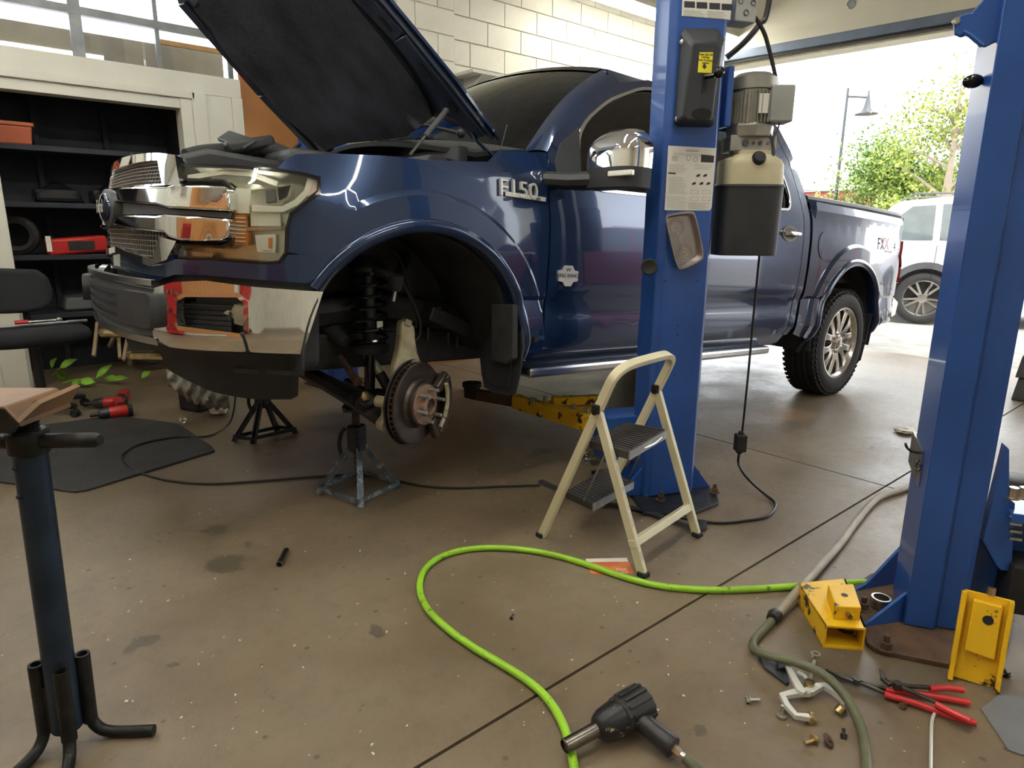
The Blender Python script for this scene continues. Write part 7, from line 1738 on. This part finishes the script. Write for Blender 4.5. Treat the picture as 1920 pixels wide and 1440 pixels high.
def carwheel(parent, c, side):
    C = Vector(c); ax = Vector((0, side, 0)); h = .11
    mb = MB(); mb.lathe([(-h, .235), (-h, .30), (-h+.02, .342), (-.03, .35), (.03, .35), (h-.02, .342), (h, .30), (h-.004, .255), (h-.01, .235)], C, ax, 40, False); mb.build('tyre', MATS['tyre'], parent, world=False)
    mb = MB(); mb.lathe([(h-.012, .24), (h-.02, .225), (h-.06, .215), (h-.06, 0)], C, ax, 36, False); rm = mb.build('wheel_disc', MATS['alloydark'], parent, world=False)
    for i in range(10):
        a = 2*math.pi*i/10+(.10 if i % 2 else -.10); d = Vector((math.cos(a), 0, math.sin(a))); mb = MB(); mb.beam(C+d*.04+ax*(h-.03), C+d*.228+ax*(h-.018), .03, .02, ax); mb.build('spoke', MATS['alloy'], rm, world=False, smooth=False)
    mb = MB(); mb.lathe([(h-.03, .065), (h-.012, .06), (h-.01, 0)], C, ax, 20); mb.build('hub_cap', MATS['alloy'], rm, world=False)
    mb = MB(); mb.lathe([(h-.02, .228), (h-.008, .236), (h-.012, .245)], C, ax, 40, False); mb.build('rim_lip', MATS['alloy'], rm, world=False)
mat('silverpaint', (.66, .67, .68), .3, .3, coat=.8)
mat('redpaint', (.30, .012, .03), .3, .3, coat=1.)
mat('carglass', (.10, .12, .13), .06, coat=1.)
w0 = fl(1722, 608); ang = math.atan2(w0.y, w0.x)-math.pi/2+.10
e_x = Vector((math.cos(ang), math.sin(ang), 0)); cen = w0-Vector((-math.sin(ang), math.cos(ang), 0))*-.91
suv('silver SUV with grey wheel arch trim parked outside the open door', Matrix.Translation(cen) @ Matrix.Rotation(ang, 4, 'Z'), 'silverpaint')
suv('dark red SUV parked in the neighbouring bay doorway', Matrix.Translation((8.3, -2.9, 0)) @ Matrix.Rotation(math.radians(180), 4, 'Z'), 'redpaint', clad=False)
# ================================================================== outside: trees, lamp, houses, wires
mat('bark', (.22, .18, .13), .85, bump=.4)
mat('leafa', (.15, .21, .03), .55, col2=(.24, .27, .035), scale=1.5)
mat('leafb', (.085, .16, .022), .55, col2=(.16, .22, .035), scale=1.5)
mat('leafc', (.26, .23, .025), .55, col2=(.20, .19, .022), scale=1.5)
def tree(label, base, H, spread, nleaf, m, seed, crown=.35, group='trees along the street', leafs=.12):
    rr = random.Random(seed); t = thing('street_tree', label, 'tree', base, group=group); B0 = Vector(base)
    tips = []; mbt = MB(); mbt.tube([B0, B0+Vector((.05, .1, H*.3)), B0+Vector((-.05, .05, H*.6)), B0+Vector((0, .1, H*.9))], [H*.028, H*.022, H*.012, H*.004], 10); mbt.build('trunk', MATS['bark'], t)
    for i in range(16):
        h0 = H*rr.uniform(crown*.8, .8); an = rr.uniform(0, 6.28); L_ = spread*rr.uniform(.5, 1.)*(1.1-.6*abs(h0/H-.5)); e = Vector((math.cos(an), math.sin(an), rr.uniform(.2, .75)))
        P = [B0+Vector((0, .08, h0)), B0+Vector((0, .08, h0))+e*L_*.5+Vector((0, 0, .05)), B0+Vector((0, .08, h0))+e*L_]
        mb = MB(); mb.tube(P, [H*.010, H*.006, H*.002], 6); mb.build('branch', MATS['bark'], t); tips += [P[1], P[1].lerp(P[2], .5), P[2], P[2]]
    tips += [B0+Vector((0, 0, H*k)) for k in (.7, .8, .9, .97)]
    vs, fs = [], []
    for i in range(nleaf):
        c = rr.choice(tips); r_ = spread*.26
        p = c+Vector((rr.gauss(0, r_), rr.gauss(0, r_), rr.gauss(0, r_*.7))); s_ = leafs*rr.uniform(.6, 1.2)
        a = Vector((rr.uniform(-1, 1), rr.uniform(-1, 1), rr.uniform(-1, 1))).normalized(); b = a.cross(Vector((rr.uniform(-1, 1), rr.uniform(-1, 1), rr.uniform(-1, 1)))).normalized()
        n = len(vs); vs += [p-a*s_, p+b*s_*.5, p+a*s_, p-b*s_*.5]; fs.append((n, n+1, n+2, n+3))
    mb = MB(); mb.v = vs; mb.f = fs; o = mb.build('foliage', MATS[m], t, smooth=False, weld=False); o['kind'] = 'stuff'; return t
g = lambda px, py, x: onpl(px, py, (x, 0, 0), (1, 0, 0))
def gbase(px, py, x): p = g(px, py, x); return (p.x, p.y, -.005)
tree('tall thin crowned yellow green tree rising above the parked SUV', gbase(1772, 420, 18), g(1770, 110, 18).z, 1.35, 5200, 'leafa', 5, .35, leafs=.055)
tree('dense bright green tree left of the thin crowned tree', gbase(1665, 420, 20), g(1665, 262, 20).z, 1.45, 14000, 'leafb', 8, .42, leafs=.06)
tree('small golden shrub tree behind the truck bed', gbase(1530, 385, 24), 2.3, .8, 2500, 'leafc', 12, .3, leafs=.06)
tree('yellow leaved bush in front of the beige shed', gbase(1735, 425, 14.0), 1.6, .55, 2600, 'leafc', 15, .3, leafs=.04)
tree('green bush in front of the yellow shrub line', gbase(1650, 420, 14.5), 1.9, .55, 3000, 'leafa', 18, .3, leafs=.04)
mat('lampiron', (.04, .045, .05), .5)
XL = 20.0
sl = thing('street_lamp', 'dark iron street lamp with bell shade beyond the trees', 'street lamp', gbase(1570, 420, XL))
p1, p2 = g(1575, 300, XL), g(1590, 165, XL); b0 = Vector(gbase(1568, 420, XL)); b0 = Vector((XL, p1.y, -.005)); tp2 = Vector((XL, p1.y, p2.z))
mb = MB(); mb.tube([b0, b0+UP*.6, b0+UP*.62, tp2], [.10, .09, .055, .035], 12); mb.build('lamp_pole', MATS['lampiron'], sl)
q2 = g(1628, 184, XL); az = tp2.z-.22; mb = MB(); mb.tube([Vector((XL, p1.y, az)), Vector((XL, q2.y, az-.10))], .03, 8); mb.build('lamp_arm', MATS['lampiron'], sl)
mb = MB(); mb.lathe([(.10, .03), (.0, .05), (-.25, .10), (-.36, .16), (-.40, .30), (-.42, .30), (-.42, 0)], Vector((XL, q2.y, az-.12)), UP, 18); mb.build('bell_shade', MATS['lampiron'], sl)
mb = MB(); mb.cyl(Vector((XL, q2.y, az-.14)), Vector((XL, q2.y, az+.08)), .025, seg=8); mb.build('finial', MATS['lampiron'], sl)
up_ = thing('utility_pole', 'tall utility pole carrying wires, hidden mostly behind the lift column', 'pole', gbase(1395, 420, 26))
q_ = g(1395, 250, 26); mb = MB(); mb.tube([Vector((26, q_.y, -.005)), Vector((26, q_.y, q_.z+.6))], [.14, .10], 10); mb.build('pole_shaft', MATS['bark'], up_)
for k, (u0, v0, u1, v1) in enumerate(((1395, 285, 1900, 150), (1395, 345, 1760, 335))):
    P0_, P1_ = g(u0, v0, 26), g(u1, v1, 26); mid = P0_.lerp(P1_, .5)-UP*.35; mb = MB(); mb.tube(catmull([P0_, mid, P1_], 8), .012, 5); mb.build('overhead_wire', MATS['lampiron'], up_)
mat('brickfar', (.28, .07, .05), .8); mat('beigefar', (.34, .30, .24), .8); mat('whitefar', (.75, .75, .74), .7); mat('rooffar', (.28, .25, .22), .8)
def house(label, c, size, wallm, rz=0., gable=.8, nwin=3):
    t = thing('house', label, 'building', c, rz); w, d, h = size
    mb = MB(); mb.box((0, 0, h/2), (d, w, h)); mb.build('wall', MATS[wallm], t, world=False, smooth=False)
    mb = MB(); mb.prism([(-w/2-.2, 0), (w/2+.2, 0), (0, gable)], (-d/2-.2, 0, h), (0, 1, 0), (0, 0, 1), d+.4); mb.build('roof', MATS['rooffar'], t, world=False, smooth=False)
    for i in range(nwin):
        y = -w/2+w*(i+.5)/nwin; mb = MB(); mb.box((-d/2-.01, y, h*.6), (.06, .8, 1.0)); wn_ = mb.build('window', MATS['whitefar'], t, world=False, smooth=False)
        mb = MB(); mb.box((-d/2-.05, y, h*.6), (.02, .65, .85)); mb.build('pane', MATS['carglass'], t, world=False, smooth=False)
    mb = MB(); mb.box((-d/2-.02, w*.3, .95), (.06, .85, 1.9)); mb.build('door', MATS['rooffar'], t, world=False, smooth=False)
    return t
q = g(1565, 380, 34); house('low red brick building far across the street', (36, q.y+1.0, -.005), (7, 5, 3.1), 'brickfar', 0, .4)
q = g(1750, 400, 22); house('small beige house with gable behind the bushes', (24, q.y, -.005), (3.2, 4, 2.1), 'beigefar', .2, .8, 2)
q = g(1640, 390, 42); house('pale house behind the dense green tree', (46, q.y, -.005), (9, 6, 3.6), 'whitefar', -.1, 1.2)
